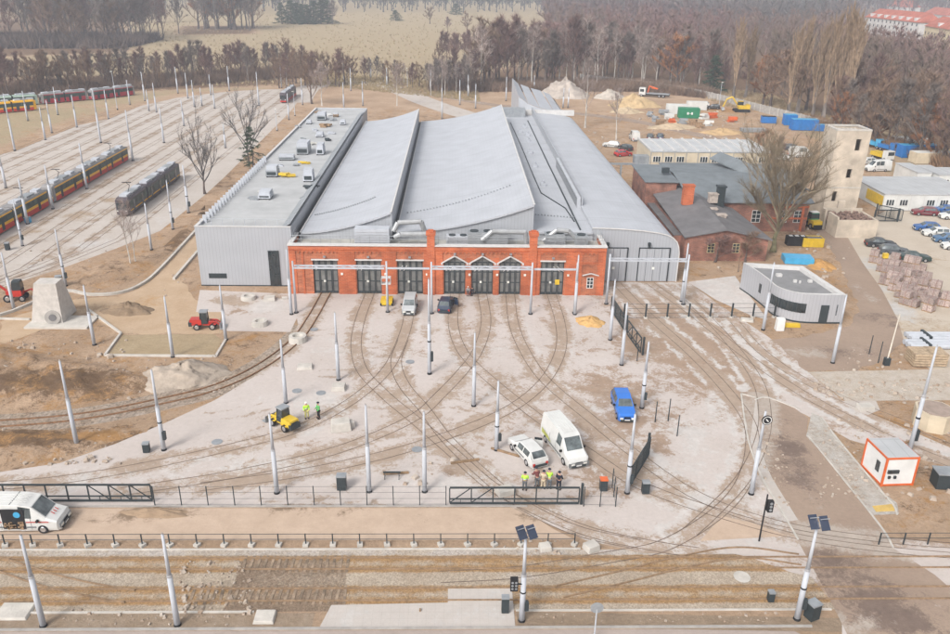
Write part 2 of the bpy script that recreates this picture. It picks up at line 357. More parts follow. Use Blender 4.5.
# --- tracks (centre lines surveyed on the ground)
YT={ # yard tracks: name -> (pts, label)
'a':([(326,293),(312,318),(296,340),(262,366),(215,388),(150,404),(80,417),(0,424),(-60,425)],'rusty track curving from the leftmost brick door to the left edge','rust'),
'b':([(370,293),(360,320),(356,345),(362,370),(385,395),(415,420),(450,450),(490,485),(530,507),(590,532),(660,547),(700,553)],'embedded track from the second brick door curving down to the sliding gate'),
'c':([(410,293),(408,320),(400,345),(385,372),(350,402),(300,428),(240,445),(150,465),(60,480),(-30,488)],'embedded track from the third brick door sweeping down left past the loader'),
'd':([(455,293),(453,322),(459,345),(473,364),(505,392),(548,425),(592,455),(640,485),(715,512),(800,535),(900,549),(1000,556)],'embedded track from the first arched door running right under the van'),
'e':([(482,293),(486,322),(478,350),(462,372),(440,395),(418,415),(375,436),(320,455),(230,475),(120,492)],'embedded track from the middle arched door bending down left'),
'f':([(510,293),(514,325),(527,355),(548,383),(590,418),(632,452),(690,492),(760,520),(850,538),(1000,552)],'embedded track from the third arched door running right beside the blue car'),
'g':([(551,293),(560,322),(561,348),(549,375),(525,399),(492,418),(440,438),(380,456),(300,473),(200,487)],'embedded track from the rightmost brick door bowing out and back left'),
'h':([(403,340),(396,362),(404,385),(425,410),(446,438),(482,473),(520,503),(575,530),(640,545)],'short embedded track linking the yard switches to the exit gate'),
'i':([(617,284),(648,315),(690,352),(722,385),(748,420),(752,450),(742,485),(715,515),(665,545),(610,557),(520,572),(440,577)],'embedded track from the left hall door curving round to the street'),
'j':([(650,283),(694,315),(745,355),(800,392),(860,424),(915,450),(1000,482)],'embedded track from the right hall door heading off to the right'),
'k':([(690,300),(728,340),(757,380),(765,415),(760,445),(742,480),(712,512),(690,532)],'outer embedded track beside the small grey office'),
'l':([(735,322),(760,350),(800,378),(850,402),(910,425),(980,452)],'embedded track passing just left of the slab path'),
}
TRK={k:Lpx(*v[0]) for k,v in YT.items()}
def trackpaint(X,Y,A,keys=None,s=.55,w=.8):
    for k,p in TRK.items():
        d=seg_dist(X,Y,p)
        addmax(A[0],np.clip(1.1-(np.abs(d-.6)/w),0,1)*s*(.6 if k in 'ceg' else .82)); addmax(A[1],np.clip(1.25-(np.abs(d-.5)/1.35),0,1)*.66)
near=lambda a,b,st:list(np.arange(a,b,st))
# --- one ground sheet to the horizon
xs=[-6000,-3000,-1500,-900,-600,-400]+near(-300,-90,5)+near(-90,130,1.25)+near(130,300,5)+[300,400,600,900,1500,3000,6000]
ys=[-400,-200,-100,0,20]+near(30,130,1.25)+near(130,330,3)+near(330,800,12)+[800,900,1000,1200,1500,2000,3000,5000,9000]
GX,GY=np.meshgrid(xs,ys); nx,ny=len(xs),len(ys)
gv=np.stack([GX.ravel(),GY.ravel(),np.zeros(nx*ny)],1)
gf=[(j*nx+i,j*nx+i+1,(j+1)*nx+i+1,(j+1)*nx+i) for j in range(ny-1) for i in range(nx-1)]
me=bpy.data.meshes.new('ground'); me.from_pydata([tuple(map(float,v)) for v in gv],[],gf); me.update(); me.materials.append(dirt)
gr=bpy.data.objects.new('ground',me); COL.objects.link(gr); gr['kind']='structure'
X,Y=gv[:,0],gv[:,1]; A=[np.zeros(len(X)) for _ in range(3)]
A[0]+=.26*((Y<260)&(Y>50)); A[1]+=.30*((Y<260)&(Y>50))
for b in[(60,380,9,5,1),(20,440,10,4,.9),(120,435,12,3,.75),(200,375,6,3,.6),(240,345,4,4,.5),(125,310,5,3,.5),(150,220,6,10,.6),(180,205,5,12,.6),(225,180,4,18,.55),(260,140,4,20,.5),
         (90,255,6,4,.4),(560,150,14,25,.55),(600,165,10,14,.5),(540,110,14,18,.5),(400,118,30,14,.45),(470,118,14,12,.5),(800,235,9,6,.5),(700,195,10,8,.4),(660,110,12,16,.4),(780,330,6,4,.4),(905,470,5,5,.45),(935,455,5,5,.5),(50,513,4,.7,.7),(150,513,3,.8,.8),
         (290,510,3,.9,.6),(336,510,3,.9,.5),(500,515,4,1,.6),(870,500,6,3,.3)]: addmax(A[0],blob(X,Y,*b))
for b in[(30,355,14,6,.5),(170,450,6,1,.5),(130,440,8,1,.5),(720,110,16,14,.7),(660,125,10,8,.6),(640,103,8,12,.7),(690,140,20,5,.6),(840,230,6,4,.85),(810,275,5,6,.6),(860,400,8,3,.5),(900,430,10,5,.55),(780,360,5,5,.5),(940,400,6,4,.5),(840,340,8,5,.5),(720,160,10,8,.5),(60,345,10,4,.4),(250,335,3,2,.7)]: addmax(A[1],blob(X,Y,*b))
addmax(A[2],np.clip((Y-305-.35*np.maximum(-X,0)*0)/25,0,1)*.72)                       # meadow beyond the depot
addmax(A[2],polyfield(X,Y,gp((-80,150),(0,148),(40,131),(75,120),(105,111),(140,103),(180,93),(290,88),(180,86),(0,100),(-90,115)),3)*.7)
addmax(A[2],blob(X,Y,200,365,8,4,.35)); addmax(A[2],blob(X,Y,170,350,10,2,.5))
addmax(A[2],blob(X,Y,860,230,3,3,.3)); addmax(A[2],np.where((X>95)&(Y>150),.55,0))
for pl_ in(gp((425,96),(500,92),(560,86),(600,80),(650,84),(700,93),(750,97),(850,126),(960,168),(1150,230),(1150,8),(760,8),(560,12),(545,60),(425,86)),gp((-90,106),(130,92),(300,84),(300,74),(130,76),(-90,84)),gp((-90,60),(130,52),(120,20),(-90,20)),gp((180,35),(255,34),(255,26),(180,26))): addmax(A[0],polyfield(X,Y,pl_,6)*.9)
A[2]*=1-.95*np.clip(A[0]*1.2,0,1)*(Y>250)
set_attr(me,*A)
# --- storage yard paving, left
def spaint(X,Y,A):
    for x in TX: addmax(A[0],np.clip(1.3-np.abs(np.abs(X-x)-.6)/.7,0,1)*.62)
    addmax(A[1],blob(X,Y,80,215,4,5,.8)); addmax(A[1],blob(X,Y,30,232,3,3,.8)); addmax(A[1],blob(X,Y,110,200,3,4,.7))
    addmax(A[2],blob(X,Y,90,245,6,5,.6)); addmax(A[2],blob(X,Y,30,265,6,5,.5)); addmax(A[2],blob(X,Y,170,215,4,10,.5))
    addmax(A[0],blob(X,Y,60,255,2,8,.45)); addmax(A[0],blob(X,Y,20,275,5,2,.5))
TX=[-57.2+4.1*k for k in(-11,-10,-9,-8,-7,-6,-5,-4,-3,-2,-1,0,1)]
sy=gp((-120,310),(0,288),(60,269),(115,249),(160,231),(205,195))+[(-47.6,166),(-48.6,206),(-49.8,250),(-52,285),(-56,300),(-70,297)]+gp((240,91),(215,93),(177,98),(141,106),(108,119),(76,126),(15,151),(-60,170),(-140,200))
sheet('storage_yard_pavement',sy,.006,pave,1.6,spaint)
def rpaint(X,Y,A): A[0]+=.3; addmax(A[2],np.full(len(X),.3))
lp=bez([(-51,268),(-53,292),(-52,308),(-43,319),(-31,317),(-20,299),(-9,272),(2,250),(10,238)],8)
sheet('loop_road',offset(lp,4.5)+offset(lp,-4.5)[::-1],.010,pave,2.5,rpaint)
lp2=bez([(-24,306),(-8,290),(8,272),(22,262),(50,243),(68,215),(80,196)],8)
sheet('back_road',offset(lp2,2.2)+offset(lp2,-2.2)[::-1],.014,mudm,2.5,rpaint)
# --- depot yard
yp=gp((-70,485),(0,472),(60,463),(115,444),(165,423),(215,400),(255,376),(285,349),(298,325),(296,312),(292,300))+[(-21.7,101.3),(20,101.3),(20,106.2),(31.4,106.2)]+gp((690,283),(715,302),(770,338),(802,364),(808,372),(842,400),(872,414),(960,452),(960,470),(905,455),(850,440),(806,415),(760,395))+[(27.5,62)]+gp((752,476),(735,500),(690,540),(660,547),(600,534),(560,519),(522,505))+[(4.9,54.55),(-40,54.55)]
def ypaint(X,Y,A):
    trackpaint(X,Y,A,s=.56)
    for b in[(640,345,5,7,.95),(600,385,5,6,.85),(590,345,3,6,.5),(570,405,3,4,.6),(630,425,4,4,.8),(655,445,3,3,.7),(600,470,4,3,.75),(565,440,3,4,.7),(540,480,4,3,.6),(600,490,4,2,.6),(685,310,6,6,1),(700,345,6,8,1),(660,300,5,4,.8),(740,385,5,5,.95),(650,285,4,3,.45),(715,330,6,6,1),
             (455,470,3,1.5,.7),(468,435,5,2,.55),(500,430,3,3,.5),(420,350,2,3,.5),(350,430,3,1,.6),(300,445,4,1,.5),(280,415,4,2,.4),(395,310,2,3,.35),(545,325,1.5,4,.5),(520,350,2,3,.5),(420,290,3,2,.4),(480,300,3,2,.35),(470,330,1.5,5,.45),(260,430,3,2,.35),(695,375,5,5,.8),(660,380,4,5,.6),(740,345,4,5,.9),(850,420,6,3,.6),(540,300,3,2,.3),(560,315,2,3,.5)]: addmax(A[0],blob(X,Y,*b))
    d=seg_dist(X,Y,[(20,104),(31,104)]); addmax(A[1],np.clip(1-d/9,0,1)*.6)
    addmax(A[0],polyfield(X,Y,gp((606,300),(700,285),(760,330),(800,365),(765,400),(735,425),(690,395),(650,368),(620,340)),5)*.85)
    addmax(A[0],polyfield(X,Y,gp((560,375),(620,360),(660,385),(690,420),(640,470),(560,500),(560,430)),4)*.62)
    for k,o_,s_ in(('i',1.6,.75),('i',-1.7,.7),('j',1.5,.85),('j',-1.4,.8),('j',3.2,.6),('k',-1.6,.7),('k',1.5,.75),('l',1.6,.7),('f',1.5,.6),('d',-1.5,.6),('b',1.5,.5),('c',1.4,.5),('g',1.4,.5)):
        addmax(A[2],np.clip(1.15-seg_dist(X,Y,offset(TRK[k],o_))/.55,0,1)*s_)
    q=random.Random(8)
    for _ in range(26):   # tyre marks
        px_,py_=q.uniform(120,700),q.uniform(330,495); x0,y0=G(px_,py_); a_=q.uniform(-.5,.9); L_=q.uniform(5,16); c_=q.uniform(-.25,.25)
        p_=[(x0+L_*t*math.cos(a_+c_*t),y0+L_*t*math.sin(a_+c_*t)) for t in(0,.25,.5,.75,1)]
        for o_ in(-.8,.8): addmax(A[1],np.clip(1.1-seg_dist(X,Y,offset(p_,o_))/.4,0,1)*.62)
    for b in[(430,330,6,6,.5),(500,380,6,5,.4),(380,345,5,4,.4),(450,400,8,4,.4),(350,470,8,2,.45),(560,360,4,6,.5)]: addmax(A[1],blob(X,Y,*b))
    for b in[(100,480,12,3,.55),(330,400,7,5,.6),(250,465,9,3,.6),(440,480,8,3,.5),(500,350,4,3,.4),(590,300,3,3,.6),(690,435,4,6,.7),(715,410,3,4,.6),(680,470,4,4,.7),(330,350,4,5,.5),(700,500,5,3,.6)]: addmax(A[2],blob(X,Y,*b)*.9)
sheet('depot_yard_pavement',yp,.008,concm,.55,ypaint,edge=1)
ep=gp((523,505),(560,519),(600,534),(660,547),(690,540),(735,500),(752,476))+[(24.5,55.4)]+gp((790,518),(800,540),(950,566),(1010,570))+gp((1010,558),(950,552),(850,546))
# pale apron carrying the exit curves
ap=gp((505,505),(545,505),(600,520),(665,540),(700,520),(735,498),(748,470),(790,490),(800,521),(840,532),(1020,552),(1020,560),(800,553),(690,554),(640,553),(585,540))
def apaint(X,Y,A):
    trackpaint(X,Y,A,s=.5); addmax(A[2],np.full(len(X),.35))
sheet('exit_pavement',ap,.012,concm,.8,apaint)
# sandy path between fence and railing, raised kerbs
def ppaint(X,Y,A):
    for b in[(50,513,4,.7,.7),(150,513,5,.9,.85),(290,510,3,.9,.7),(336,510,3,.9,.6),(540,515,4,1.2,.6),(100,520,6,1,.4),(440,520,8,1,.3)]: addmax(A[0],blob(X,Y,*b))
    addmax(A[1],blob(X,Y,20,520,6,1,.3))
sandm=groundmat('compacted_sand',(.49,.375,.29),(.43,.325,.245),(.25,.18,.125),(.36,.28,.21),None,sc=.5,bump=.3,grain=.06)
sheet('footpath',[(-60,50.2),(9.3,50.2),(7.7,51.6),(5.6,54.2),(-60,54.2)],.004,sandm,.7,ppaint)
sheet('sand_verge',gp((600,510),(687,511),(660,532),(645,540)),.004,sandm,.8,ppaint)
sheet('sand_verge',gp((722,516),(752,523),(788,536),(700,541)),.016,sandm,.8,ppaint)
mk=MB(); mk.sweep([(-60,54.35,0),(6.0,54.35,0)],.12,.12); mk.build('kerb',M['concrete_grey'])['kind']='structure'
mk=MB(); mk.sweep([(-60,49.1,0),(9.6,49.1,0)],.12,.10); mk.build('kerb',M['concrete_light'])['kind']='structure'
# muddy access road on the right
rp=gp((740,392),(758,392),(790,405),(808,418),(806,436),(830,462),(880,525),(893,548),(935,575),(1010,640),(1010,700),(880,700),(850,640),(825,590),(800,545),(778,505),(762,478),(750,440))
def mpaint(X,Y,A):
    for b in[(790,450,2,6,.8),(800,480,2,5,.7),(845,580,3,4,.7),(870,600,5,3,.8),(900,620,5,3,.8),(830,560,4,2,.6),(780,420,2,3,.5)]: addmax(A[0],blob(X,Y,*b))
    for b in[(815,500,1.0,6,.4),(860,545,3,2,.6),(830,625,5,2,.7),(790,600,3,3,.8),(760,440,1,5,.6)]: addmax(A[1],blob(X,Y,*b))
    trackpaint(X,Y,A,s=.45)
sheet('access_road',rp,.018,mudm,.7,mpaint)
for pts in([(822,418),(838,440),(880,490),(893,505),(897,515)],[(808,436),(830,463),(880,526),(893,548)],[(741,394),(748,440),(762,478),(778,505),(798,540)],[(756,398),(741,394)],[(755,400),(768,398),(800,410)]):
    MB().sweep([(x,y,.01) for x,y in bez(gp(*pts),4)],.14,.09).build('kerb',M['concrete_light'])['kind']='structure'
# back service road
bp_=gp((812,224),(842,222),(862,252),(888,290),(910,328),(900,345),(880,362),(846,372),(806,371),(785,352),(770,340),(800,338),(850,326),(860,312),(852,290),(832,252))
def bpaint(X,Y,A):
    for b in[(880,320,4,4,.5),(840,350,8,3,.4)]: addmax(A[0],blob(X,Y,*b))
    for b in[(862,290,1,10,.5),(800,355,6,3,.5),(860,350,4,3,.4)]: addmax(A[1],blob(X,Y,*b))
sheet('service_road',bp_,.010,mudm,1.0,bpaint,jag=.4)
# car park, right
cp_=gp((848,238),(858,229),(880,214),(905,200),(1010,205),(1010,410),(960,400),(905,345),(898,320),(882,290),(862,262))
def cpaint(X,Y,A):
    for b in[(900,300,6,8,.4),(930,320,5,5,.4),(940,290,4,6,.4)]: addmax(A[0],blob(X,Y,*b))
    for b in[(920,260,8,10,.5),(930,330,8,5,.6)]: addmax(A[1],blob(X,Y,*b))
    for b in[(870,265,3,6,.8),(900,310,3,6,.8),(885,290,3,6,.7)]: addmax(A[2],blob(X,Y,*b))
parkm=groundmat('sandy_paving',(.47,.41,.34),(.43,.365,.295),(.32,.24,.17),(.40,.31,.22),(.50,.48,.46),sc=.2,bump=.2,grain=.06)
sheet('car_park_pavement',cp_,.014,parkm,1.2,cpaint)
sheet('slab_path',gp((808,372),(1010,368),(1010,400),(845,401)),.022,groundmat('crushed_slab',(.50,.45,.40),(.42,.35,.28),(.36,.27,.2),None,(.55,.52,.48),sc=.8,bump=.8,grain=.12),.8,cpaint)
sheet('corner_slab',gp((842,401),(876,401),(880,410),(868,415),(856,412)),.025,pave,1,None)
sheet('shed_apron_pavement',gp((688,282),(735,276),(742,286),(768,320),(752,316),(716,300)),.016,concm,1,lambda X,Y,A:addmax(A[2],np.full(len(X),.6)))
# forecourt of the annex
def fpaint(X,Y,A):
    addmax(A[2],blob(X,Y,268,306,4,3.5,1)); addmax(A[1],blob(X,Y,235,300,4,3,.9)); addmax(A[1],blob(X,Y,280,297,4,2,.7)); addmax(A[0],blob(X,Y,245,312,4,2,.5))
sheet('annex_forecourt_pavement',gp((200,290),(292,294),(297,318),(290,332),(226,331),(222,312),(196,312)),.0075,concm,.8,fpaint)
# right side slabs beside the access road
sheet('side_pavement',gp((812,412),(822,418),(838,440),(880,490),(897,503),(899,514),(872,515),(838,472),(806,436)),.015,groundmat('rough_slab',(.47,.43,.39),(.36,.29,.23),(.3,.22,.16),None,(.55,.52,.48),sc=.9,bump=1,grain=.16),.8,lambda X,Y,A:addmax(A[2],np.full(len(X),.5)))
sheet('side_pavement',gp((756,398),(764,460),(772,478),(798,520),(786,522),(760,480),(750,440)),.021,pave,.8,lambda X,Y,A:addmax(A[2],np.full(len(X),.4)))
mk=MB(); mk.quad(*[(x,y,.021) for x,y in gp((872,506),(893,504),(896,511),(876,512))]); o=mk.build('tactile_strip',mat('ochre_tactile',(.55,.38,.12),.9)); o['kind']='structure'
# --- street track bed
def tbpaint(X,Y,A):
    for y in(48.1,46.9,44.9,43.7): addmax(A[0],np.clip(1.2-np.abs(Y-y)/.5,0,1)*.9)
    addmax(A[0],np.where(np.abs(Y-47.5)<.6,.42,0)+np.where(np.abs(Y-44.3)<.6,.42,0))
    for (a,b) in((-28,-18),): 
        addmax(A[2],np.where((X>-15.6)&(X<-7.6)&(Y<48.5),.62,0)*np.clip((48.4-Y)*2,0,1))
    addmax(A[2],np.where((X>-22.5)&(X<-7)&(Y<43.6)&(X>-15.6),.8,0))
    addmax(A[1],np.where(Y>48.35,.55,0)); 
    addmax(A[1],blob(X,Y,520,577,3,.8,.6))
sheet('track_bed',[(-60,42.75),(27.5,42.75),(24.5,49.05),(-60,49.05)],.004,ballast,.35,tbpaint)
sheet('level_crossing_pavement',[(19.6,49.15),G(752,558),G(790,572),G(811,577),G(828,597),G(842,619),G(842,640),(60,38),(60,49.15)],.0145,concm,.6,lambda X,Y,A:(addmax(A[0],np.clip(1-np.minimum.reduce([np.abs(Y-q) for q in(48.1,46.9,44.9,43.7)])/.45,0,1)*.55),addmax(A[0],blob(X,Y,860,600,5,4,.75)),addmax(A[1],blob(X,Y,910,600,5,4,.6)),addmax(A[0],blob(X,Y,800,560,5,1,.5))))
sheet('platform_pavement',[(-8.8,41.2),(4.15,41.2),(4.15,45.0),(-.35,45.0),(-.35,43.5),(-8.3,43.3)],.035,groundmat('platform_slab',(.47,.43,.40),(.44,.40,.37),(.36,.29,.23),None,(.52,.5,.48),sc=.5,bump=.2,grain=.05,slab=.6),.6,lambda X,Y,A:addmax(A[2],np.full(len(X),.3)))
sheet('verge_soil',[(4.3,41.3),G(842,632),G(842,618),(4.3,42.65)],.01,groundmat('verge',(.27,.2,.14),(.33,.25,.18),(.2,.14,.1),None,None,sc=.9,bump=1),.7)
sheet('verge_soil',[(-60,41.3),(-9.3,41.3),(-9.3,42.6),(-60,42.6)],.01,groundmat('verge2',(.36,.28,.21),(.29,.215,.15),(.2,.14,.1),None,None,sc=.9,bump=1),.7)
mk=MB(); mk.sweep([(-60,42.68,0),(-13.4,42.68,0)],.14,.1); mk.build('kerb',M['concrete_light'])['kind']='structure'
mk=MB(); mk.sweep([(4.3,42.70,0),(26.0,42.70,0)],.12,.1); mk.build('kerb',M['concrete_light'])['kind']='structure'
mk=MB(); mk.sweep([(-60,41.15,0),(24,41.15,0)],.16,.12); mk.build('kerb',M['concrete_grey'])['kind']='structure'
sheet('street_pavement',[(-60,34),(60,34),(26,38),(22.4,41.0),(-60,41.05)],.006,groundmat('street_asphalt',(.37,.31,.28),(.33,.275,.245),(.26,.2,.16),None,(.42,.37,.34),sc=.3,bump=.3,grain=.08),1.2)
# --- rails
def track(pts,label,m,h=.02,z=.014,w=.08,group=None,bed=None):
    t=thing('tram_track',label,'track',(0,0,0),0,group)
    for s in(-1,1):
        MB().sweep([(x,y,z) for x,y in offset(pts,s*.6)],w,h).build('rail',m,t)
    return t
for k,v in YT.items():
    p=TRK[k]
    track(p,v[1],M['rail_rust'] if len(v)>2 else M['rail_dark'],h=.14 if len(v)>2 else .012,z=.006 if len(v)>2 else .019,w=.10 if len(v)>2 else .065,group='tracks fanning out over the depot yard')
track([(-60,47.5),(60,47.5)],'street track nearer the railing, running the full width',M['rail_street'],.12,.01,.075,'street tracks along the bottom of the view')
track([(-60,44.3),(60,44.3)],'street track nearer the bottom edge, running the full width',M['rail_street'],.12,.01,.075,'street tracks along the bottom of the view')
M['sleeper']=mat('dirty_sleeper',(.29,.22,.16),.95,0,.3,1.2)
for nm_,yy_ in(('upper',47.5),('lower',44.3)):
    tr_=[o for o in bpy.data.objects if o.name.startswith('tram_track') and (('nearer the railing' in o.get('label','')) if nm_=='upper' else ('nearer the bottom' in o.get('label','')))][0]
    for i in range(16 if nm_=='upper' else 22):
        MB().box(-15.2+i*.5 if nm_=='upper' else -18+i*.5,yy_,.015,.2,1.8,.05,rnd.uniform(-.08,.08)).build('sleeper',M['sleeper'],tr_)
track(bez(gp((-60,552),(0,565),(40,578),(80,588),(130,597)),6),'crossover track curving between the street tracks at the left',M['rail_street'],.12,.012,.07,'street tracks along the bottom of the view')
track(bez(gp((560,592),(620,578),(680,563),(740,553),(800,560)),6),'crossover track rising between the street tracks near the crossing',M['rail_street'],.12,.012,.07,'street tracks along the bottom of the view')
ordn=['first','second','third','fourth','fifth','sixth','seventh','eighth','ninth','tenth','eleventh','twelfth','thirteenth','fourteenth','fifteenth','sixteenth','seventeenth','eighteenth','nineteenth','twentieth']
for i,x in enumerate(reversed(TX)):
    y0=124 if x>-56 else 118 if x>-60 else 110
    y1=296-(max(0,-70-x))*1.2-(12 if x<-90 else 0)
    lab={11:'straight storage track carrying the grey tram',}.get(len(TX)-1-i) or ('straight storage track carrying the red and yellow tram' if abs(x+73.6)<.3 else 'straight storage track, %s counted from the depot side'%ordn[i])
    if x<-85: y0=150
    low=[(x-9-max(0,i-2)*.5,y0-22),(x-4,y0-11)] if x>-66 else []
    pts=bez(low+[(x,y0)],6)[:-1]+[(x,y0),(x,y1)] if low else [(x,y0-30),(x,y1)]
    track(pts,lab,M['rail_dark'],.02,.012,.07,'parallel storage tracks left of the depot')
# kerbed sand track left of the annex
for pts,lab in(((( -60,318),(0,316),(60,292.5),(90,295.5),(118,294),(140,286),(160,270),(198,229)),None),(((174,280),(186,266),(198,252)),None)):
    p=gp(*pts); p=bez(p,5); MB().sweep([(x,y,0) for x,y in p],.35,.32).build('kerb',M['concrete_light'])['kind']='structure'
for pts in([(-60,318),(30,320)],[(88,310),(121,334)],[(121,334),(105,356)],[(105,356),(216,357)],[(216,357),(226,340)],[(0,425+6),(0,431)]):
    p=gp(*pts)
    if pts[0]!=(0,431): MB().sweep([(x,y,0) for x,y in p],.25,.22).build('kerb',M['concrete_light'])['kind']='structure'
sheet('sand_road',gp((0,345),(88,312),(121,334),(222,333),(222,312),(196,300),(180,277),(197,250),(197,232),(160,273),(140,288),(118,297),(90,298),(62,300),(0,322)),.004,groundmat('light_sand',(.46,.34,.235),(.40,.285,.185),(.30,.2,.12),(.45,.28,.14),None,sc=.3,bump=.4,grain=.08),1.2,lambda X,Y,A:(addmax(A[0],blob(X,Y,75,307,8,2,.7)),addmax(A[1],blob(X,Y,150,300,6,4,.4))),jag=.3)
sheet('grass_plot_soil',gp((123,335),(214,334),(222,340),(214,355),(108,355)),.012,groundmat('olive_soil',(.31,.235,.145),(.36,.28,.18),None,None,None,sc=.4,bump=.6),1.2)
# heaped and dug earth
def hump(amp,soft,f=.6,seed=0):
    def r(X,Y,d):
        e=np.clip(d/soft,0,1); e=e*e*(3-2*e)
        n=(np.sin(X*f+seed)+np.sin(Y*f*1.3+seed*2)+np.sin((X+Y)*f*2.1+seed)+.6*np.sin((X-1.7*Y)*f*3.7)+.5*np.sin((X*1.3+Y)*f*6.1+seed))/4.1
        from mathutils import noise as _N
        fr=np.array([_N.fractal(Vector((float(a)*.55,float(b)*.55,seed)),.6,2.2,6) for a,b in zip(X,Y)])
        return e*amp*(.55+.35*n+.45*fr)
    return r
sheet('dug_soil',gp((-60,372),(0,342),(40,352),(100,362),(135,372),(180,372),(160,388),(110,400),(40,410),(-60,412)),.0,dirt,.7,lambda X,Y,A:(A[0].__iadd__(.36),A[1].__iadd__(.34),addmax(A[0],np.clip(blob(X,Y,60,385,14,5,1),0,1)),addmax(A[1],blob(X,Y,30,350,12,3,.6)),addmax(A[1],blob(X,Y,120,395,9,1,.5))),hump(1.0,2.5,.5,2))
sheet('dug_soil',gp((-60,430),(0,428),(60,430),(130,428),(170,426),(100,445),(55,460),(0,468),(-60,476)),.0,dirt,.6,lambda X,Y,A:(A[0].__iadd__(.38),A[1].__iadd__(.38),addmax(A[0],blob(X,Y,20,440,9,3,1)),addmax(A[1],blob(X,Y,90,438,6,1.5,.9))),hump(.7,1.5,.9,5))
sheet('dug_soil',gp((160,250),(197,215),(205,205),(205,222),(160,262),(130,282),(100,288),(70,283),(100,262),(130,252)),.0,dirt,1,lambda X,Y,A:(A[0].__iadd__(.36),A[1].__iadd__(.32),addmax(A[0],blob(X,Y,170,240,6,9,.9))),hump(.6,1.5,.6,8))
tbm=groundmat('rusty_ballast',(.36,.30,.25),(.31,.24,.18),(.2,.13,.09),(.45,.27,.13),None,sc=.5,bump=1,grain=.22,grav=.25,gravsize=5)
tb=TRK['a'][8:]
sheet('ballast_bed',offset(tb,1.9)+offset(tb,-1.9)[::-1],.005,tbm,.8,lambda X,Y,A:A[0].__iadd__(.3),jag=.2)
# ================================================================ BUILDINGS
def window_part(root,x,y,z,w,h,axis='y',panes=2,rows=2,frame=None,name='window',d=.06):
    """framed glazing standing proud of a wall; axis = outward direction (-y default), returns nothing"""
    fr=MB(); t=.07
    def B(mb,u0,u1,v0,v1,dd0,dd1):
        if axis=='y': mb.bx(u0,u1,y-dd1,y-dd0,v0,v1)
        else:
            sgn=-1 if axis=='-x' else 1
            a,b=sorted((x+sgn*dd0,x+sgn*dd1)); mb.bx(a,b,u0,u1,v0,v1)
    c=x if axis=='y' else y
    B(fr,c-w/2,c+w/2,z,z+t,.0,d);B(fr,c-w/2,c+w/2,z+h-t,z+h,.0,d)
    B(fr,c-w/2,c-w/2+t,z+t,z+h-t,.0,d);B(fr,c+w/2-t,c+w/2,z+t,z+h-t,.0,d)
    for i in range(1,panes): u=c-w/2+w*i/panes; B(fr,u-t/2,u+t/2,z+t,z+h-t,.0,d)
    for i in range(1,rows): v=z+h*i/rows; B(fr,c-w/2+t,c+w/2-t,v-t/2,v+t/2,.0,d-.01)
    f=fr.build(name,frame or M['white'],root)
    g=MB(); B(g,c-w/2+t*.5,c+w/2-t*.5,z+t*.5,z+h-t*.5,-.01,d*.35); g.build('glass',M['glass'],f)
    return f
# ---------- brick depot front
FY=101.1
bf=thing('brick_depot','long orange brick depot front with arched and square tram doors','building',(0,FY,0))
X0,X1=-21.7,20.0; HB=6.75
doors=[(-19.2,3.2,4.75,0),(-13.4,3.2,4.75,0),(-7.45,3.25,4.75,0),(-1.15,2.8,4.9,1),(2.6,2.8,4.9,1),(6.45,2.8,4.9,1),(12.05,3.15,4.75,0)]
def ux(px): return G(px,294)[0]
doors=[(ux(326.8),3.25,4.75,0),(ux(369.8),3.25,4.75,0),(ux(410.5),3.35,4.75,0),(ux(454.5),2.85,4.55,1),(ux(481.8),2.85,4.55,1),(ux(509.2),2.85,4.55,1),(ux(550.8),3.1,4.75,0)]
wall=MB(); x=X0
for cx,w,h,a in doors:
    wall.bx(x,cx-w/2,0,.5,0,HB)
    if a:
        top=[(cx-w/2,h),(cx,h+.75),(cx+w/2,h)]
        for (xa,za),(xb,zb) in zip(top[:-1],top[1:]):
            k=len(wall.v)
            for yy in(0,.5): wall.v+=[(xa,yy,za),(xb,yy,zb),(xb,yy,HB),(xa,yy,HB)]
            for q in((0,1,2,3),(7,6,5,4),(0,4,5,1),(3,2,6,7)): wall.f.append(tuple(k+i for i in q))
    else: wall.bx(cx-w/2,cx+w/2,0,.5,h,HB)
    x=cx+w/2
wx=ux(588.5)
wall.bx(x,wx-.45,0,.5,0,HB); wall.bx(wx-.45,wx+.45,0,.5,0,1.0); wall.bx(wx-.45,wx+.45,0,.5,2.55,HB); wall.bx(wx+.45,X1,0,.5,0,HB)
wall.bx(X0,X0+.45,.5,5.2,0,HB); wall.bx(X1-.45,X1,.5,5.2,0,HB)
wall.build('wall',M['brick'],bf)
pl=MB()  # pilasters, string course, recessed-panel frames
for a,b in((X0,X0+.9),(X1-.95,X1),(X0+1.6,X0+1.9)): pl.bx(a,b,-.09,0,0,HB-.75)
for (c1,w1,_,_),(c2,w2,_,_) in zip(doors[:-1],doors[1:]):
    pl.bx(c1+w1/2+.12,c2-w2/2-.12,-.09,0,0,5.2 if c2-c1<5 else HB-.8)
pl.bx(doors[-1][0]+1.75,wx-1.2,-.09,0,0,HB-.8); pl.bx(wx+1.15,X1-1.0,-.07,0,0,HB-.8); pl.bx(wx-1.2,wx+1.15,-.07,0,4.4,4.7)
pl.bx(X0,X1,-.16,-.09,HB-.55,HB-.1); pl.bx(X0,X1,-.12,0,HB-.78,HB-.60)
for i in range(int((X1-X0)/.55)): pl.bx(X0+.1+i*.55,X0+.32+i*.55,-.14,-.02,HB-1.02,HB-.80)
pl.build('brick_trim',M['brick_pier'],bf)
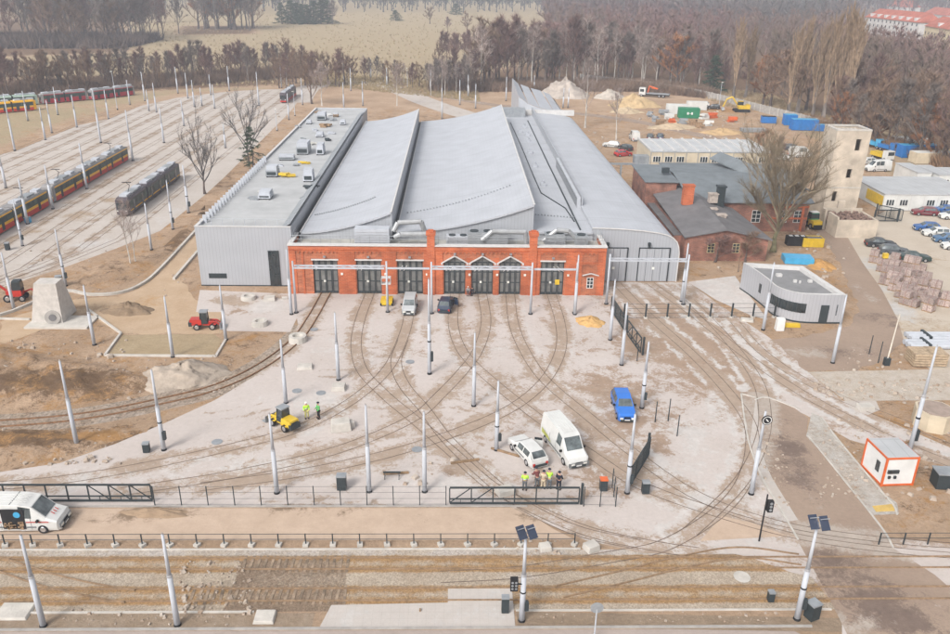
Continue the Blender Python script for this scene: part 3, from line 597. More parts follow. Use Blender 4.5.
for px in(431.2,531): 
    cx=ux(px)
    t=MB().bx(cx-.5,cx+.5,-.25,.6,0,8.55); t.bx(cx-.62,cx+.62,-.35,.7,8.3,8.75); t.bx(cx-.36,cx+.36,-.1,.45,8.75,8.95); t.build('brick_pier',M['brick_pier'],bf)
cp=MB(); xs_=[X0-.1,ux(431.2)-.5,ux(431.2)+.5,ux(531)-.5,ux(531)+.5,X1+.1]
for a,b in((0,1),(2,3),(4,5)): cp.bx(xs_[a],xs_[b],-.22,.6,HB,HB+.16)
cp.bx(X0-.1,X0+.5,.6,5.2,HB,HB+.16); cp.bx(X1-.5,X1+.1,.6,5.2,HB,HB+.16); cp.build('coping',M['coping'],bf)
trr=MB().bx(X0+.46,X1-.46,.51,5.2,5.9,6.05); trr.build('terrace',mat('terrace_membrane',(.38,.37,.34),.9,0,.15,.5),bf)
for i,(cx,w,h,a) in enumerate(doors):
    d=MB(); n=4
    for k in range(n):
        u0=cx-w/2+w*k/n+.04; u1=cx-w/2+w*(k+1)/n-.04
        for q in((u0,u0+.09,.05,h),(u1-.09,u1,.05,h),(u0+.09,u1-.09,.05,.35),(u0+.09,u1-.09,h-.12,h),(u0+.09,u1-.09,h*.36,h*.36+.1),(u0+.09,u1-.09,h*.68,h*.68+.1)): d.bx(q[0],q[1],.22,.30,q[2],q[3])
    if a:
        k=len(d.v); 
        for s in(-1,1): d.tube((cx+s*w/2,.26,h+.02),(cx,.26,h+.70),.06,.06,4)
        d.tube((cx,.26,h),(cx,.26,h+.72),.05,.05,4)
    dd=d.build('door',mat('door_frame_steel',(.045,.055,.06),.5,0,.1) if i==0 else bpy.data.materials['door_frame_steel'],bf)
    g=MB(); g.bx(cx-w/2,cx+w/2,.31,.36,.03,h)
    if a: k=len(g.v); g.v+=[(cx-w/2,.31,h),(cx+w/2,.31,h),(cx,.31,h+.75)]; g.f.append((k,k+1,k+2))
    g.build('glass',mat('door_glass',(.21,.21,.20),.3,0,.55,.7,c2=(.07,.075,.08),spec=.7) if i==0 else bpy.data.materials['door_glass'],dd)
    t=MB()
    if a:
        for s in(-1,1):
            t.tube((cx+s*(w/2+.25),-.1,h-.05),(cx,-.1,h+.92),.11,.11,4); 
            t.bx(cx+s*(w/2+.25)-.12,cx+s*(w/2+.25)+.12,-.16,-.02,h-.3,h)
    else: t.bx(cx-w/2-.15,cx+w/2+.15,-.16,-.01,h,h+.17)
    t.build('lintel',M['coping'],bf)
    # small round lamps and number plates flanking the doors
    MB().box(cx+w/2+.55,-.17,2.9,.28,.1,.28).build('sign_plate',M['lamp'],bf)
    MB().box(cx-.2,.19,1.75,.28,.03,.28).build('number_plate',M['lamp'],dd)
    MB().box(cx,-.25,h+ (1.25 if a else .55),.3,.3,.2).build('lamp',M['greymetal'],bf)
MB().box(doors[-1][0]+.75,.19,1.8,.6,.03,.7).build('notice_board',M['yellow'],bf)
window_part(bf,wx,.05,1.0,.9,1.55,'y',2,3)
a=MB(); 
for s in(-1,1): a.tube((wx+s*1.1,-.12,2.85),(wx,-.12,3.15),.09,.09,4)
a.build('lintel',M['coping'],bf)
# terrace railing
r=MB()
for i in range(33):
    x=X0+.3+i*(X1-X0-.6)/32; r.tube((x,.75,6.05),(x,.75,7.85),.03,.03,5)
r.tube((X0+.3,.75,7.85),(X1-.3,.75,7.85),.035,.035,5); r.tube((X0+.3,.75,7.4),(X1-.3,.75,7.4),.025,.025,5)
for x in(X0+.3,X1-.3):
    r.tube((x,.75,7.85),(x,4.8,7.85),.035,.035,5)
    for y in(2,3.3,4.6): r.tube((x,y,6.05),(x,y,7.85),.03,.03,5)
r.build('railing',M['greymetal'],bf)
# rooftop machinery on the terrace
def hvac(name,x,y,z,sx,sy,sz,label,fans=2,m=None,grp='ventilation units on the terrace'):
    t=thing(name,label,'ventilation unit',(x,y,z),0,grp)
    MB().bx(-sx/2,sx/2,-sy/2,sy/2,.25,sz).build('casing',m or M['greymetal'],t)
    f=MB(); 
    for a in(-1,1):
        for b in(-1,1): f.bx(a*sx*.42-.06,a*sx*.42+.06,b*sy*.4-.06,b*sy*.4+.06,0,.25)
    f.build('frame',M['black'],t)
    for i in range(fans):
        x_=-sx/2+sx*(i+.5)/fans
        MB().tube((x_,0,sz),(x_,0,sz+.1),min(sx/fans,sy)*.36,None,14).build('fan',M['anthracite'],t)
    l=MB()
    for i in range(5): l.bx(-sx/2+.1,sx/2-.1,-sy/2-.03,-sy/2,.4+i*(sz-.5)/5,.4+i*(sz-.5)/5+.07)
    l.build('grille',M['chrome'],t)
    return t
Yt=FY+3
hvac('ventilation_unit',HT and -11.0,Yt,6.05,4.6,1.7,2.3,'long pale ventilation casing at the left half of the brick terrace',0,M['pole'])
hvac('ventilation_unit',-.8+5.2,Yt,6.05,5.4,1.6,1.9,'wide low ventilation casing behind the arched doors',3)
hvac('ventilation_unit',13.4,Yt,6.05,2.6,1.7,1.7,'dark boxy cooler right of the second brick pier',2)
hvac('ventilation_unit',17.0,Yt,6.05,1.6,1.6,1.5,'small square cooler at the right corner of the terrace',1)
hvac('ventilation_unit',.4,Yt,6.05,3.0,1.3,1.3,'flat pale ventilation box beside the left brick pier',2,M['pole'])
def duct(pts,r,label):
    t=MB().path(pts,r,10)
    for p in pts: 
        k=len(t.v); 
        for i in range(6): pass
    o=t.build('air_duct',M['duct']); tag(o,label,'air duct','silver air ducts on the brick terrace')
b0=FY
duct([(-8.2,b0+3,7.8),(-7.6,b0+3.4,8.9),(-4.5,b0+3.4,9.1),(-4.0,b0+3.9,7.4)],.34,'silver air duct looping high above the left terrace')
duct([(-8.0,b0+2.2,7.2),(-7.2,b0+2.2,7.7),(-3.6,b0+2.2,7.7),(-3.2,b0+2.7,6.6)],.36,'silver air duct bending low in front of the other on the left terrace')
duct([(3.6,b0+2.0,7.0),(5.0,b0+2.2,8.2),(9.4,b0+2.2,8.1),(9.6,b0+2.2,6.6)],.34,'silver air duct left of the second brick pier')
duct([(11.8,b0+2.4,6.8),(13.6,b0+2.6,8.3),(15.2,b0+2.6,8.2),(16.6,b0+2.8,6.7)],.32,'silver air duct right of the second brick pier')
# ---------- glasshall roofs
hall=thing('depot_hall','broad pale grey metal depot hall with stepped curved roofs behind the brick front','building',(0,0,0))
Yh0,Yh1=106.0,194.0
def curve_roof(xa,za,xb,zb,sag,y0,y1,n=10,thick=.25):
    mb=MB(); P=[]
    for i in range(n+1):
        t=i/n; P.append((xa+(xb-xa)*t, za+(zb-za)*(t*t*sag+t*(1-sag))))
    k=0
    for i in range(n):
        (a,c),(b,d)=P[i],P[i+1]
        k=len(mb.v); mb.v+=[(a,y0,c),(b,y0,d),(b,y1,d),(a,y1,c),(a,y0,c-thick),(b,y0,d-thick),(b,y1,d-thick),(a,y1,c-thick)]
        for q in((0,1,2,3),(7,6,5,4),(0,4,5,1),(3,2,6,7)): mb.f.append(tuple(k+j for j in q))
    mb.quad((xa,y0,za),(xa,y1,za),(xa,y1,za-thick),(xa,y0,za-thick)); mb.quad((xb,y0,zb),(xb,y0,zb-thick),(xb,y1,zb-thick),(xb,y1,zb))
    return mb,P
mb,P1=curve_roof(-20.9,6.95,-8.6,9.9,.75,Yh0,Yh1); mb.build('roof',M['roof_metal'],hall)
mb,P2=curve_roof(-7.9,7.1,10.7,11.1,.75,Yh0,Yh1,12); mb.build('roof',M['roof_metal'],hall)
MB().bx(10.75,18.9,Yh0+.05,203,7.0,7.3).build('roof',M['roof_metal'],hall)
w=MB()
for P in(P1,P2):
    for (a,c),(b,d) in zip(P[:-1],P[1:]): w.quad((a,Yh0+.3,5.9),(b,Yh0+.3,5.9),(b,Yh0+.3,d-.2),(a,Yh0+.3,c-.2))
w.bx(10.8,19,Yh0+.3,Yh0+.5,5.9,7.0)
w.build('front_wall',M['cladding'],hall)
w=MB().bx(-8.62,-8.5,Yh0,Yh1,6,9.7); w.bx(10.62,10.7,Yh0+.1,Yh1,6,10.9); w.bx(-21,-20.9,Yh0,Yh1,0,6.7); w.bx(-21,19,Yh1,Yh1+.3,0,6.9)
w.build('side_wall',M['cladding_side'],hall)
g=MB().bx(-8.5,-7.95,Yh0,Yh1,6.6,6.75); g.bx(-21.3,-20.95,Yh0,Yh1,6.5,6.62)
g.build('gutter',M['anthracite'],hall)
g=MB()
for x,z in((-8.6,9.9),(10.7,11.1)): g.bx(x-.12,x+.12,Yh0,Yh1,z,z+.09)
g.bx(-21.05,-20.85,Yh0,Yh1,6.95,7.05); g.bx(-7.98,-7.84,Yh0,Yh1,7.1,7.2)
g.build('ridge_flashing',M['coping'],hall)
# snow-guard rows on the roofs
s=MB()
for P,y in((P1,Yh0+8),(P2,Yh0+9)):
    for i in range(int(len(P)*2.6)):
        t=(i+.5)/(len(P)*2.6)*.72+.04 if P is P1 else (i+.5)/(len(P)*2.6)*.86+.04
        j=min(len(P)-2,int(t*(len(P)-1))); f=t*(len(P)-1)-j; x=P[j][0]+(P[j+1][0]-P[j][0])*f; z=P[j][1]+(P[j+1][1]-P[j][1])*f
        s.box(x,y+ (t*5.5),z+.1,.22,.25,.16)
for i in range(14): s.box(11.3+i*.45,Yh0+8.5-i*.12,7.4,.2,.25,.16)
s.build('snow_guard',M['greymetal'],hall)
# pipes, conduits, vents on flat roof strip
p=MB().path([(12.9,192,7.36),(13.4,165,7.36),(13.6,140,7.36),(13.8,127,7.36),(16.6,118,7.36),(17.0,111,7.36)],.09,6)
p.path([(17.2,195,7.36),(17.2,150,7.36),(17.3,107,7.36)],.12,6); p.build('conduit',M['anthracite'],hall)
for x,y in((14.3,180),(15.2,170),(14.6,158),(15.6,186),(14.5,146),(15.6,176),(14.6,132)):
    MB().box(x,y,7.55,.9,.9,.5).tube((x,y,7.8),(x,y,8.2),.25,.25,8).build('roof_vent',M['pole'],hall)
# ---------- right hall (four sidings wide, rounded eaves)
rh=thing('cladded_hall','pale ribbed hall with rounded eaves and folding tram doors at the right','building',(0,0,0))
prof=[(18.9,7.75),(21,7.72),(23.6,7.6),(26,7.4),(28.2,7.1),(29.4,6.8),(30.2,6.4),(30.8,5.8),(31.1,5.1),(31.25,4.2)]
YR0,YR1=106.6,204
mb=MB()
for (a,c),(b,d) in zip(prof[:-1],prof[1:]): mb.quad((a,YR0,c),(b,YR0,d),(b-(b-18.9)*.1,YR1,d),(a-(a-18.9)*.1,YR1,c))
mb.quad((31.25,YR0,4.2),(31.25,YR0,0),(30.0,YR1,0),(30.0,YR1,4.2)); 
mb.quad((18.9,YR0,7.75),(18.9,YR0,7.0),(18.9,YR1,7.0),(18.9,YR1,7.75))
mb.build('roof',M['roof_metal'],rh,smooth=False)
w=MB(); k=len(prof)
w.v+=[(a,YR0+.02,c-.05) for a,c in prof]+[(31.25,YR0+.02,0),(18.9,YR0+.02,0)]; w.f.append(tuple(range(k+2)))
w.build('gable_wall',M['cladding'],rh)
e=MB()
for (a,c),(b,d) in zip(prof[:-1],prof[1:]): e.tube((a,YR0-.05,c),(b,YR0-.05,d),.09,.09,4)
e.tube((31.25,YR0-.05,4.2),(31.25,YR0-.05,0),.09,.09,4); e.build('edge_flashing',M['coping'],rh)
for i,(dx0,dx1) in enumerate(((20.0,24.1),(25.6,30.0))):
    f=MB(); f.bx(dx0,dx1,YR0-.16,YR0-.03,4.9,5.0)
    for x in (dx0,dx1-.1): f.bx(x,x+.1,YR0-.16,YR0-.03,.05,5.0)
    fr=f.build('door',M['anthracite'],rh)
    g=MB(); n=4
    for q in range(n):
        a=dx0+.14+(dx1-dx0-.28)*q/n; b=dx0+.14+(dx1-dx0-.28)*(q+1)/n-.05
        g.bx(a,b,YR0-.13,YR0-.05,.08,4.85)
    g.build('door_leaf',M['cladding'],fr)
    s=MB()
    for q in(1,2,3): a=dx0+.14+(dx1-dx0-.28)*q/n-.045; s.bx(a,a+.04,YR0-.145,YR0-.13,.08,4.85)
    s.build('seal',M['anthracite'],fr)
    MB().box((dx0+dx1)/2-.9,YR0-.3,5.6,.35,.4,.35).tube(((dx0+dx1)/2-.9,YR0-.1,5.4),((dx0+dx1)/2-.9,YR0-.4,5.1),.12,.2,8).build('lamp',M['anthracite'],rh)
    MB().box(dx0+2.2,YR0-.16,2.0,.35,.02,.35).build('number_plate',M['lamp'],fr)
# clerestory slot and far raised end
MB().bx(18.3,18.95,118,146,7.3,9.0).build('clerestory_frame',M['roof_metal'],rh)
c=MB().quad((18.28,118.5,7.45),(18.28,145.5,7.45),(18.28,145.5,8.8),(18.28,118.5,8.8)); c.build('clerestory_glass',M['glass'],rh)
MB().bx(18.85,19.15,118,204,7.75,9.0).build('parapet',M['cladding_side'],rh)
mb=MB(); pf=[(15.6,11.6),(18,9.9),(21,8.9),(24.5,8.0),(27.2,7.0),(28.4,5.8)]
for (a,c),(b,d) in zip(pf[:-1],pf[1:]): mb.quad((a,204.5,c),(b,204.5,d),(b,240,d+.4),(a+.6,240,c+.2)); mb.quad((a,204.45,c-.05),(b,204.45,d-.05),(b,204.45,0),(a,204.45,0))
mb.quad((28.4,204.5,5.8),(28.4,204.5,0),(28.4,240,0),(28.4,240,6.2)); mb.quad((15.6,204.5,11.6),(16.2,240,11.8),(16.2,240,0),(15.6,204.5,0))
mb.build('rear_roof',M['roof_metal'],rh)
MB().bx(10.3,29.4,203.7,204.3,7.2,8.5).build('gable_parapet',M['coping'],rh)
MB().bx(9.0,17,200,203.2,7.3,9.2).build('plant_box',M['greymetal'],rh)
M['offw']=mat('off_white_sheet',(.55,.54,.5),.8,0,.1,1)
# ---------- annex, left
an=thing('annex','low flat-roofed pale ribbed wing at the left of the brick front','building',(0,0,0))
AX0,AX1,AY0,AY1,AH=-34.4,-21.75,103.8,204,8.0
w=MB().bx(AX0,AX1,AY0,AY0+.3,.15,AH+.35); w.build('front_wall',M['cladding'],an)
w=MB().bx(AX0,AX0+.3,AY0+.3,AY1,.15,AH+.3); w.bx(AX0,AX1,AY1,AY1+.3,0,AH+.3); w.bx(AX1-.3,AX1,AY0+.3,AY1,0,AH+.3); w.build('side_wall',M['cladding_side'],an)
MB().bx(AX0-.02,AX1,AY0-.03,AY0+.1,0,.14).build('plinth',M['anthracite'],an)
MB().bx(AX0+.3,AX1-.3,AY0+.3,AY1,AH-.3,AH).build('roof',M['roof_flat'],an)
c=MB().bx(AX0-.06,AX0+.36,AY0+.35,AY1+.3,AH+.31,AH+.4); c.bx(AX0-.06,AX1+.02,AY0-.06,AY0+.34,AH+.36,AH+.43); c.bx(AX0+.4,AX1,AY1,AY1+.36,AH+.31,AH+.4)
c.build('coping',M['coping'],an)
c=MB(); k=len(c.v)   # sloping flank band between the annex and the first roof
c.quad((-23.2,AY0+.4,AH+.02),(-21.9,AY0+.4,AH-.9+1.6),(-21.9,AY1-6,AH+.7),(-23.2,AY1-6,AH+.02)); c.build('flank_upstand',M['greymetal'],an)
d=MB(); 
for q in range(3): d.bx(-24.95+q*.45,-24.55+q*.45,AY0-.1,AY0-.02,.2,5.0)
d=d.build('tall_window',M['glass'],an)
f=MB()
for q in range(4): f.bx(-25.02+q*.45,-24.95+q*.45,AY0-.14,AY0-.02,.15,5.1)
for z in(.15,1.6,3.1,5.05): f.bx(-25.02,-23.6,AY0-.15,AY0-.1,z,z+.07)
f.build('window_frame',M['anthracite'],d)
g=MB(); 
for q in range(5): g.bx(-33.2,-30.9,AY0-.08,AY0-.01,1.2+q*.11,1.27+q*.11)
g.bx(-33.25,-30.85,AY0-.05,AY0-.005,1.12,1.8); g.build('vent_grille',M['anthracite'],an)
# parapet railing posts on the front and left edges
r=MB()
for i in range(9): x=AX0+.5+i*(AX1-AX0-1)/8; r.tube((x,AY0+1.2,AH),(x,AY0+1.2,AH+1.1),.035,.035,5)
r.tube((AX0+.5,AY0+1.2,AH+1.1),(AX1-.5,AY0+1.2,AH+1.1),.025,.025,5)
for i in range(26): y=AY0+3+i*1.5; MB().box(AX0+.55,y,AH+.55,.5,.18,1.1).build('bracket',M['pole'],an)
r.build('railing',M['pole'],an)
# clutter on the annex roof (one thing each)
def roofunit(px,py,w,d,h,label,m=None,kind='cooler'):
    x,y=G(px,py,AH)
    t=thing('air_handling_unit' if kind=='cooler' else 'crate_stack',label,'air handling unit' if kind=='cooler' else 'crate',(x,y,AH),0,'equipment standing on the annex roof')
    if kind=='cooler':
        MB().bx(-w/2,w/2,-d/2,d/2,.2,h*.62).build('casing',m or M['greymetal'],t)
        MB().bx(-w/2+.1,w/2-.1,-d/2+.3,d/2,h*.62,h).build('hood',M['pole'],t)
        MB().bx(-w/2+.2,w/2-.2,-d/2-.03,-d/2,.4,h*.5).build('grille',M['anthracite'],t)
        f=MB(); 
        for a in(-1,1): f.bx(a*w*.4-.08,a*w*.4+.08,-d/2,d/2,0,.2)
        f.build('skid',M['black'],t)
    else:
        q=random.Random(int(px*7)); 
        for i in range(4): MB().box(q.uniform(-w/2,w/2)*.6,q.uniform(-d/2,d/2)*.6,h*(.2+.12*i),w*.6,d*.5,h*.35,q.uniform(-.5,.5)).build('crate',m or M['wood'],t)
for a in((304,153,2.2,3.6,2.2,'big blue-grey air handling unit near the middle of the annex roof'),(321,154,1.3,2.6,2.0,'narrow grey unit right of the big one on the annex roof',M['pole']),
         (273,176,1.9,2.2,1.8,'boxy blue-grey unit nearest the railing on the annex roof'),(309,181,1.6,1.8,2.0,'pale unit on a yellow skid on the annex roof',M['pole']),
         (322,120,2.0,2.4,1.8,'blue-grey unit at the back of the annex roof'),(266,198,1.8,2.4,1.2,'white slanted unit nearest the front of the annex roof',M['pole']),
         (287,160,2.8,1.4,1.0,'flat wide cooler between the two boxy units on the annex roof'),(343,125,1.2,1.2,1.2,'small pale unit at the back right of the annex roof',M['pole']),
         (320,137,1.5,1.8,1.0,'pale low unit behind the big one on the annex roof',M['pole']),(308,171,1.5,1.0,.6,'low grey box beside the yellow pallet on the annex roof')):
    roofunit(*a[:6],m=a[6] if len(a)>6 else None)
for a in((287,177,2.4,1.6,1.0,'yellow wrapped pallet of roofing material on the annex roof',M['yellow']),(305,164,2.6,.9,.6,'low yellow and grey bundle of strips on the annex roof',M['yellow']),(326,127,2.2,2,1.0,'jumble of brown crates at the back of the annex roof'),
         (315,131,1.6,1.4,.8,'small stack of pale boxes at the back of the annex roof',M['pole']),(333,121,1.4,1.4,.8,'dark crate heap by the back edge of the annex roof',M['greymetal']),(252,199,2.0,1.6,.35,'loose folded grey sheet near the front of the annex roof',M['greymetal']),(304,198,1.0,1.4,.3,'dark scrap pieces near the right edge of the annex roof',M['greymetal']),(330,116,1.5,1,.7,'white sacks at the far end of the annex roof',M['white'])):
    roofunit(a[0],a[1],a[2],a[3],a[4],a[5],m=a[6] if len(a)>6 else None,kind='crate')
for i,(px,py,w_,d_,h_,k_,l_) in enumerate(((298,128,1.2,1.0,.7,'crate','small brown crate pair at the back left of the annex roof'),(309,124,1.2,1.2,.9,'cooler','tiny cooler left of the back unit on the annex roof'),(336,117,1.2,1.2,1.0,'cooler','tiny cooler at the far right end of the annex roof'),(312,145,1.6,1.2,.8,'crate','grey boxes just above the big unit on the annex roof'),(327,141,1.4,1.4,.8,'crate','pale crates right of the low unit on the annex roof'),(296,166,1.4,1.0,.5,'crate','low dark boxes left of the yellow bundle on the annex roof'),
    (331,134,1.8,1.2,.7,'crate','white crates by the right edge at the back of the annex roof'),(318,113,1.6,1.0,.7,'crate','row of grey boxes at the very end of the annex roof'),(262,192,1.2,.9,.4,'crate','flat dark box behind the slanted unit on the annex roof'),(311,188,2.4,1.2,.5,'crate','yellowish tray of boards in front of the pale unit on the annex roof'),(303,140,1.0,1.0,.6,'crate','single small crate left of the low pale unit on the annex roof'),(281,166,1.4,.8,.4,'crate','dark mat beside the boxy unit on the annex roof'))):
    roofunit(px,py,w_,d_,h_,l_,m=[M['greymetal'],M['pole'],M['wood'],M['offw'],M['anthracite']][i%5],kind=k_)
for px,py in((300,118),(296,122)): pass
# ---------- small grey office with a swept front
of=thing('gatehouse','small grey ribbed gatehouse with swept front and flat roof','building',(0,0,0))
OH=3.4
fl=bez([G(*p,3.86) for p in((743.6,262.5),(757,271),(769,280),(776,286),(787.5,290.6),(804,294),(828,295))],3)
foot=fl+[G(847,295,3.86),G(802.7,266,3.86)]
M['clad_office']=seam('office_cladding',(.38,.385,.41),0,.38,.14,.82,.5,.05,.03,rot=R(30))
MB().prism(foot,.2,OH+.45,top=False).build('wall',M['clad_office'],of)
_cx=sum(p[0] for p in foot)/len(foot); _cy2=sum(p[1] for p in foot)/len(foot)
inner=[(x+(_cx-x)*.13,y+(_cy2+1-y)*.10) for x,y in foot]
MB().prism(inner,OH-.2,OH).build('roof',mat('gatehouse_felt',(.22,.22,.225),.85,0,.08,.7),of)
r=MB(); k=len(foot)
for i in range(k):
    a,b,c,d=foot[i],foot[(i+1)%k],inner[(i+1)%k],inner[i]
    r.quad((*a,OH+.46),(*b,OH+.46),(*c,OH+.46),(*d,OH+.46)); r.quad((*d,OH),(*c,OH),(*c,OH+.46),(*d,OH+.46))
r.build('parapet',M['coping'],of)
MB().prism([(x+(x-_cx)*.006,y+(y-_cy2)*.006) for x,y in foot],0,.21).build('plinth',M['anthracite'],of)
def onfront(t): # point and direction on the swept front
    s=t*(len(fl)-1); i=min(len(fl)-2,int(s)); f=s-i; a,b=fl[i],fl[i+1]; return (a[0]+(b[0]-a[0])*f,a[1]+(b[1]-a[1])*f),math.atan2(b[1]-a[1],b[0]-a[0])
wd=MB(); fr=MB()
for j in range(11):
    (x0,y0),_=onfront(.45+.038*j); (x1,y1),an_=onfront(.45+.038*(j+1)); nx_,ny_=math.sin(an_)*.06,-math.cos(an_)*.06
    wd.quad((x0+nx_,y0+ny_,1.35),(x1+nx_,y1+ny_,1.35),(x1+nx_,y1+ny_,2.6),(x0+nx_,y0+ny_,2.6))
    fr.box(x0+nx_*1.3,y0+ny_*1.3,1.97,.06,.07,1.3,an_)
w_=wd.build('ribbon_window',M['glass'],of); fr.build('frame',M['anthracite'],w_)
(x0,y0),an_=onfront(.24); MB().box(x0+.06*math.sin(an_),y0-.06*math.cos(an_),2.0,.55,.06,1.2,an_).build('window',M['glass'],of)
(x0,y0),an_=onfront(.985); dr=MB().box(x0+.2,y0-.1,1.35,1.0,.08,2.3,an_).build('door',M['anthracite'],of)
for (x,y),s in((G(779,275,3.6),.7),(G(795,281,3.6),.4),(G(810,281,3.6),.5),(G(800,282,3.6),.2)): MB().box(x,y,OH+.2,s,s*.8,.35).build('roof_vent',M['coping'],of)
# dark upright lettering strokes beside the door (illegible at this distance in the photograph)
(xa_,ya_),(xb_,yb_)=fl[-1],foot[len(fl)]; an_2=math.atan2(yb_-ya_,xb_-xa_)
l=MB()
for i in range(9): l.box(xa_+(xb_-xa_)*.62,ya_+(yb_-ya_)*.62-.03,1.2+i*.16,.14,.03,.09,an_2)
l.build('lettering',M['anthracite'],of)
# ---------- old brick workshops, right
ob=thing('brick_workshop','old red brick workshop with big dark pitched roofs right of the hall','building',(0,0,0))
def slab(mb,pts,th=.18):
    k=len(mb.v); n=len(pts); mb.v+=list(pts)+[(x,y,z-th) for x,y,z in pts]; mb.f.append(tuple(range(k,k+n))); mb.f.append(tuple(k+2*n-1-i for i in range(n)))
    for i in range(n): j=(i+1)%n; mb.f.append((k+i,k+j,k+n+j,k+n+i))
    return mb
def R3(px,py,z): x,y=G(px,py,z); return (x,y,z)
# front wing
wl=MB(); 
def gable(mb,x0,x1,y0,y1,zl,xa,za,zr):
    k=len(mb.v); 
    for y in(y0,y1): mb.v+=[(x0,y,0),(x1,y,0),(x1,y,zr),(xa,y,za),(x0,y,zl)]
    mb.f+=[(k,k+1,k+2,k+3,k+4),(k+9,k+8,k+7,k+6,k+5),(k,k+4,k+9,k+5),(k+1,k+6,k+7,k+2)]
gable(wl,34.6,47.2,115.6,137.5,3.75,40.6,4.9,3.4); wl.build('wall',M['brick_old'],ob)
slab(slab(MB(),[(34.3,115.2,3.85),(40.6,115.2,5.05),(40.6,137.8,6.2),(34.3,142,5.2)]),[(40.6,115.2,5.05),(47.7,115.2,3.5),(46.5,131.2,4.0),(40.6,137.8,6.2)]).build('roof',M['roof_dark'],ob)
wl=MB(); wl.bx(32.9,38.2,136.5,147.5,0,6.9); wl.bx(33.5,34.6,118,136.5,0,3.2); wl.build('wall',M['brick_old'],ob)
slab(MB(),[(32.6,136.2,7.15),(38.5,136.2,7.1),(38.5,148,7.5),(32.6,148,7.5)]).build('roof',M['roof_dark2'],ob)
MB().bx(33.4,34.6,118,136.4,3.21,3.35).build('roof',M['roof_dark'],ob)
wl=MB(); wl.bx(43.6,59.4,131.0,148,0,4.95); wl.bx(38.3,43.6,138.5,148,0,6.5); wl.build('wall',M['brick_old'],ob)
slab(slab(MB(),[(39.3,130.6,5.15),(60.1,130.6,5.1),(60.3,141,7.6),(38.6,141,7.6)]),[(38.6,141,7.6),(60.3,141,7.6),(60.6,152,7.0),(38.6,152,7.0)]).build('roof',M['roof_dark2'],ob)
slab(slab(MB(),[(47.6,150,8.4),(49.4,150,9.6),(57.5,134,8.0),(55,134,6.5)]),[(49.4,150,9.6),(52,150,8.2),(61,133.5,6.2),(57.5,134,8.0)]).build('roof',M['roof_dark2'],ob)
MB().bx(37.2,38.9,128.2,129.3,5.2,8.3).bx(37.1,39.0,128.1,129.4,8.3,8.5).build('chimney',M['brick_pier'],ob)
x,y=G(720,207,4.8); MB().bx(x-.6,x+.6,y,y+1.1,4.2,8.0).bx(x-.75,x+.75,y-.1,y+1.2,8.0,8.25).build('chimney',M['anthracite'],ob)
for px,py,z in((713,197,6.4),(712,212,4.8),(721,218,4.7)):
    x,y=G(px,py,z); MB().bx(x-.7,x+.7,y-.5,y+.5,z-.9,z+.5).bx(x-.8,x+.8,y-.6,y+.6,z+.5,z+.65).build('chimney',mat('pale_render%d'%px,(.42,.36,.32),.9,0,.2,2),ob)
for px,py in((704,246),(732,250)):
    x,_=G(px,py+9); window_part(ob,x,115.58,1.3,1.1,1.5,'y',2,3,mat('cream_frame%d'%px,(.5,.42,.25)))
for px in(752,793,778):
    x,_=G(px,230); window_part(ob,x,130.98,1.6,1.5,2.1,'y',2,3)
MB().bx(58.3,58.7,130.8,130.98,0,4.9).bx(53.2,59.4,130.85,130.98,2.2,2.5).bx(53.2,59.4,130.85,130.98,4.2,4.5).build('brick_band',M['brick_pier'],ob)
MB().path([(52.2,140,7.5),(52.2,140,10.8)],.05,5).build('mast',M['greymetal'],ob)
for px in(664,667): 
    x,y=G(px,171,8); MB().box(x,y,8.1,.7,.7,.9).build('roof_vent',M['anthracite'],ob)
# -------- container-style buildings
def modular(name,label,x0,x1,y0,y1,h,cols,m,roofm,floors=1,win=True,rib=True,side=None):
    t=thing(name,label,'building',((x0+x1)/2,y0,0)); w=x1-x0; d=y1-y0
    MB().bx(-w/2,w/2,0,d,.1,h).build('wall',m,t)
    rf=MB().bx(-w/2-.1,w/2+.1,-.1,d+.1,h,h+.15).build('roof',roofm,t)
    if rib:
        r=MB()
        for i in range(cols+1): x=-w/2+w*i/cols; r.bx(x-.14,x+.14,-.08,d+.05,h+.15,h+.42)
        r.build('roof_rib',M['coping'],t)
    f=MB()
    for i in range(cols+1): x=-w/2+w*i/cols; f.bx(x-.06,x+.06,-.05,0,.1,h)
    for k in range(floors+1): z=.1+(h-.2)*k/floors; f.bx(-w/2,w/2,-.04,-.001,z,z+.1)
    f.build('frame',M['greymetal'] if m is M.get('cream') else M['coping'],t)
    if win:
        for k in range(floors):
            z=.1+(h/floors)*k+(.95 if floors==1 else 1.75)
            for i in range(cols):
                x=-w/2+w*(i+.5)/cols
                if (i*7+k*3)%5==4: continue
                fr=MB().bx(x-.75,x+.75,-.09,-.041,z,z+1.15).build('window',M['white'],t)
                MB().bx(x-.68,x-.32,-.12,-.091,z+.07,z+1.08).bx(x-.2,x+.2,-.12,-.091,z+.07,z+1.08).bx(x+.32,x+.68,-.12,-.091,z+.07,z+1.08).build('glass',M['glass'],fr)
    return t
M['cream']=mat('cream_panels',(.56,.48,.36),.6,0,.1,.6)
M['offwhite']=mat('white_container_panels',(.60,.60,.58),.5,0,.08,.5)
M['controof']=seam('container_roof',(.46,.47,.48),0,1.2,.06,.8,.5,.1,.08,cross=6)
mo=modular('site_office_block','long two storey cream container block with white roof ribs behind the brick workshop',38.6,62.0,158.5,171.5,7.7,10,M['cream'],M['controof'],2)
MB().bx(-14.6,-11.6,1,3,5.0,6.6).bx(-14.4,-11.6,.2,2.2,0,5).build('stair_tower',M['greymetal'],mo)
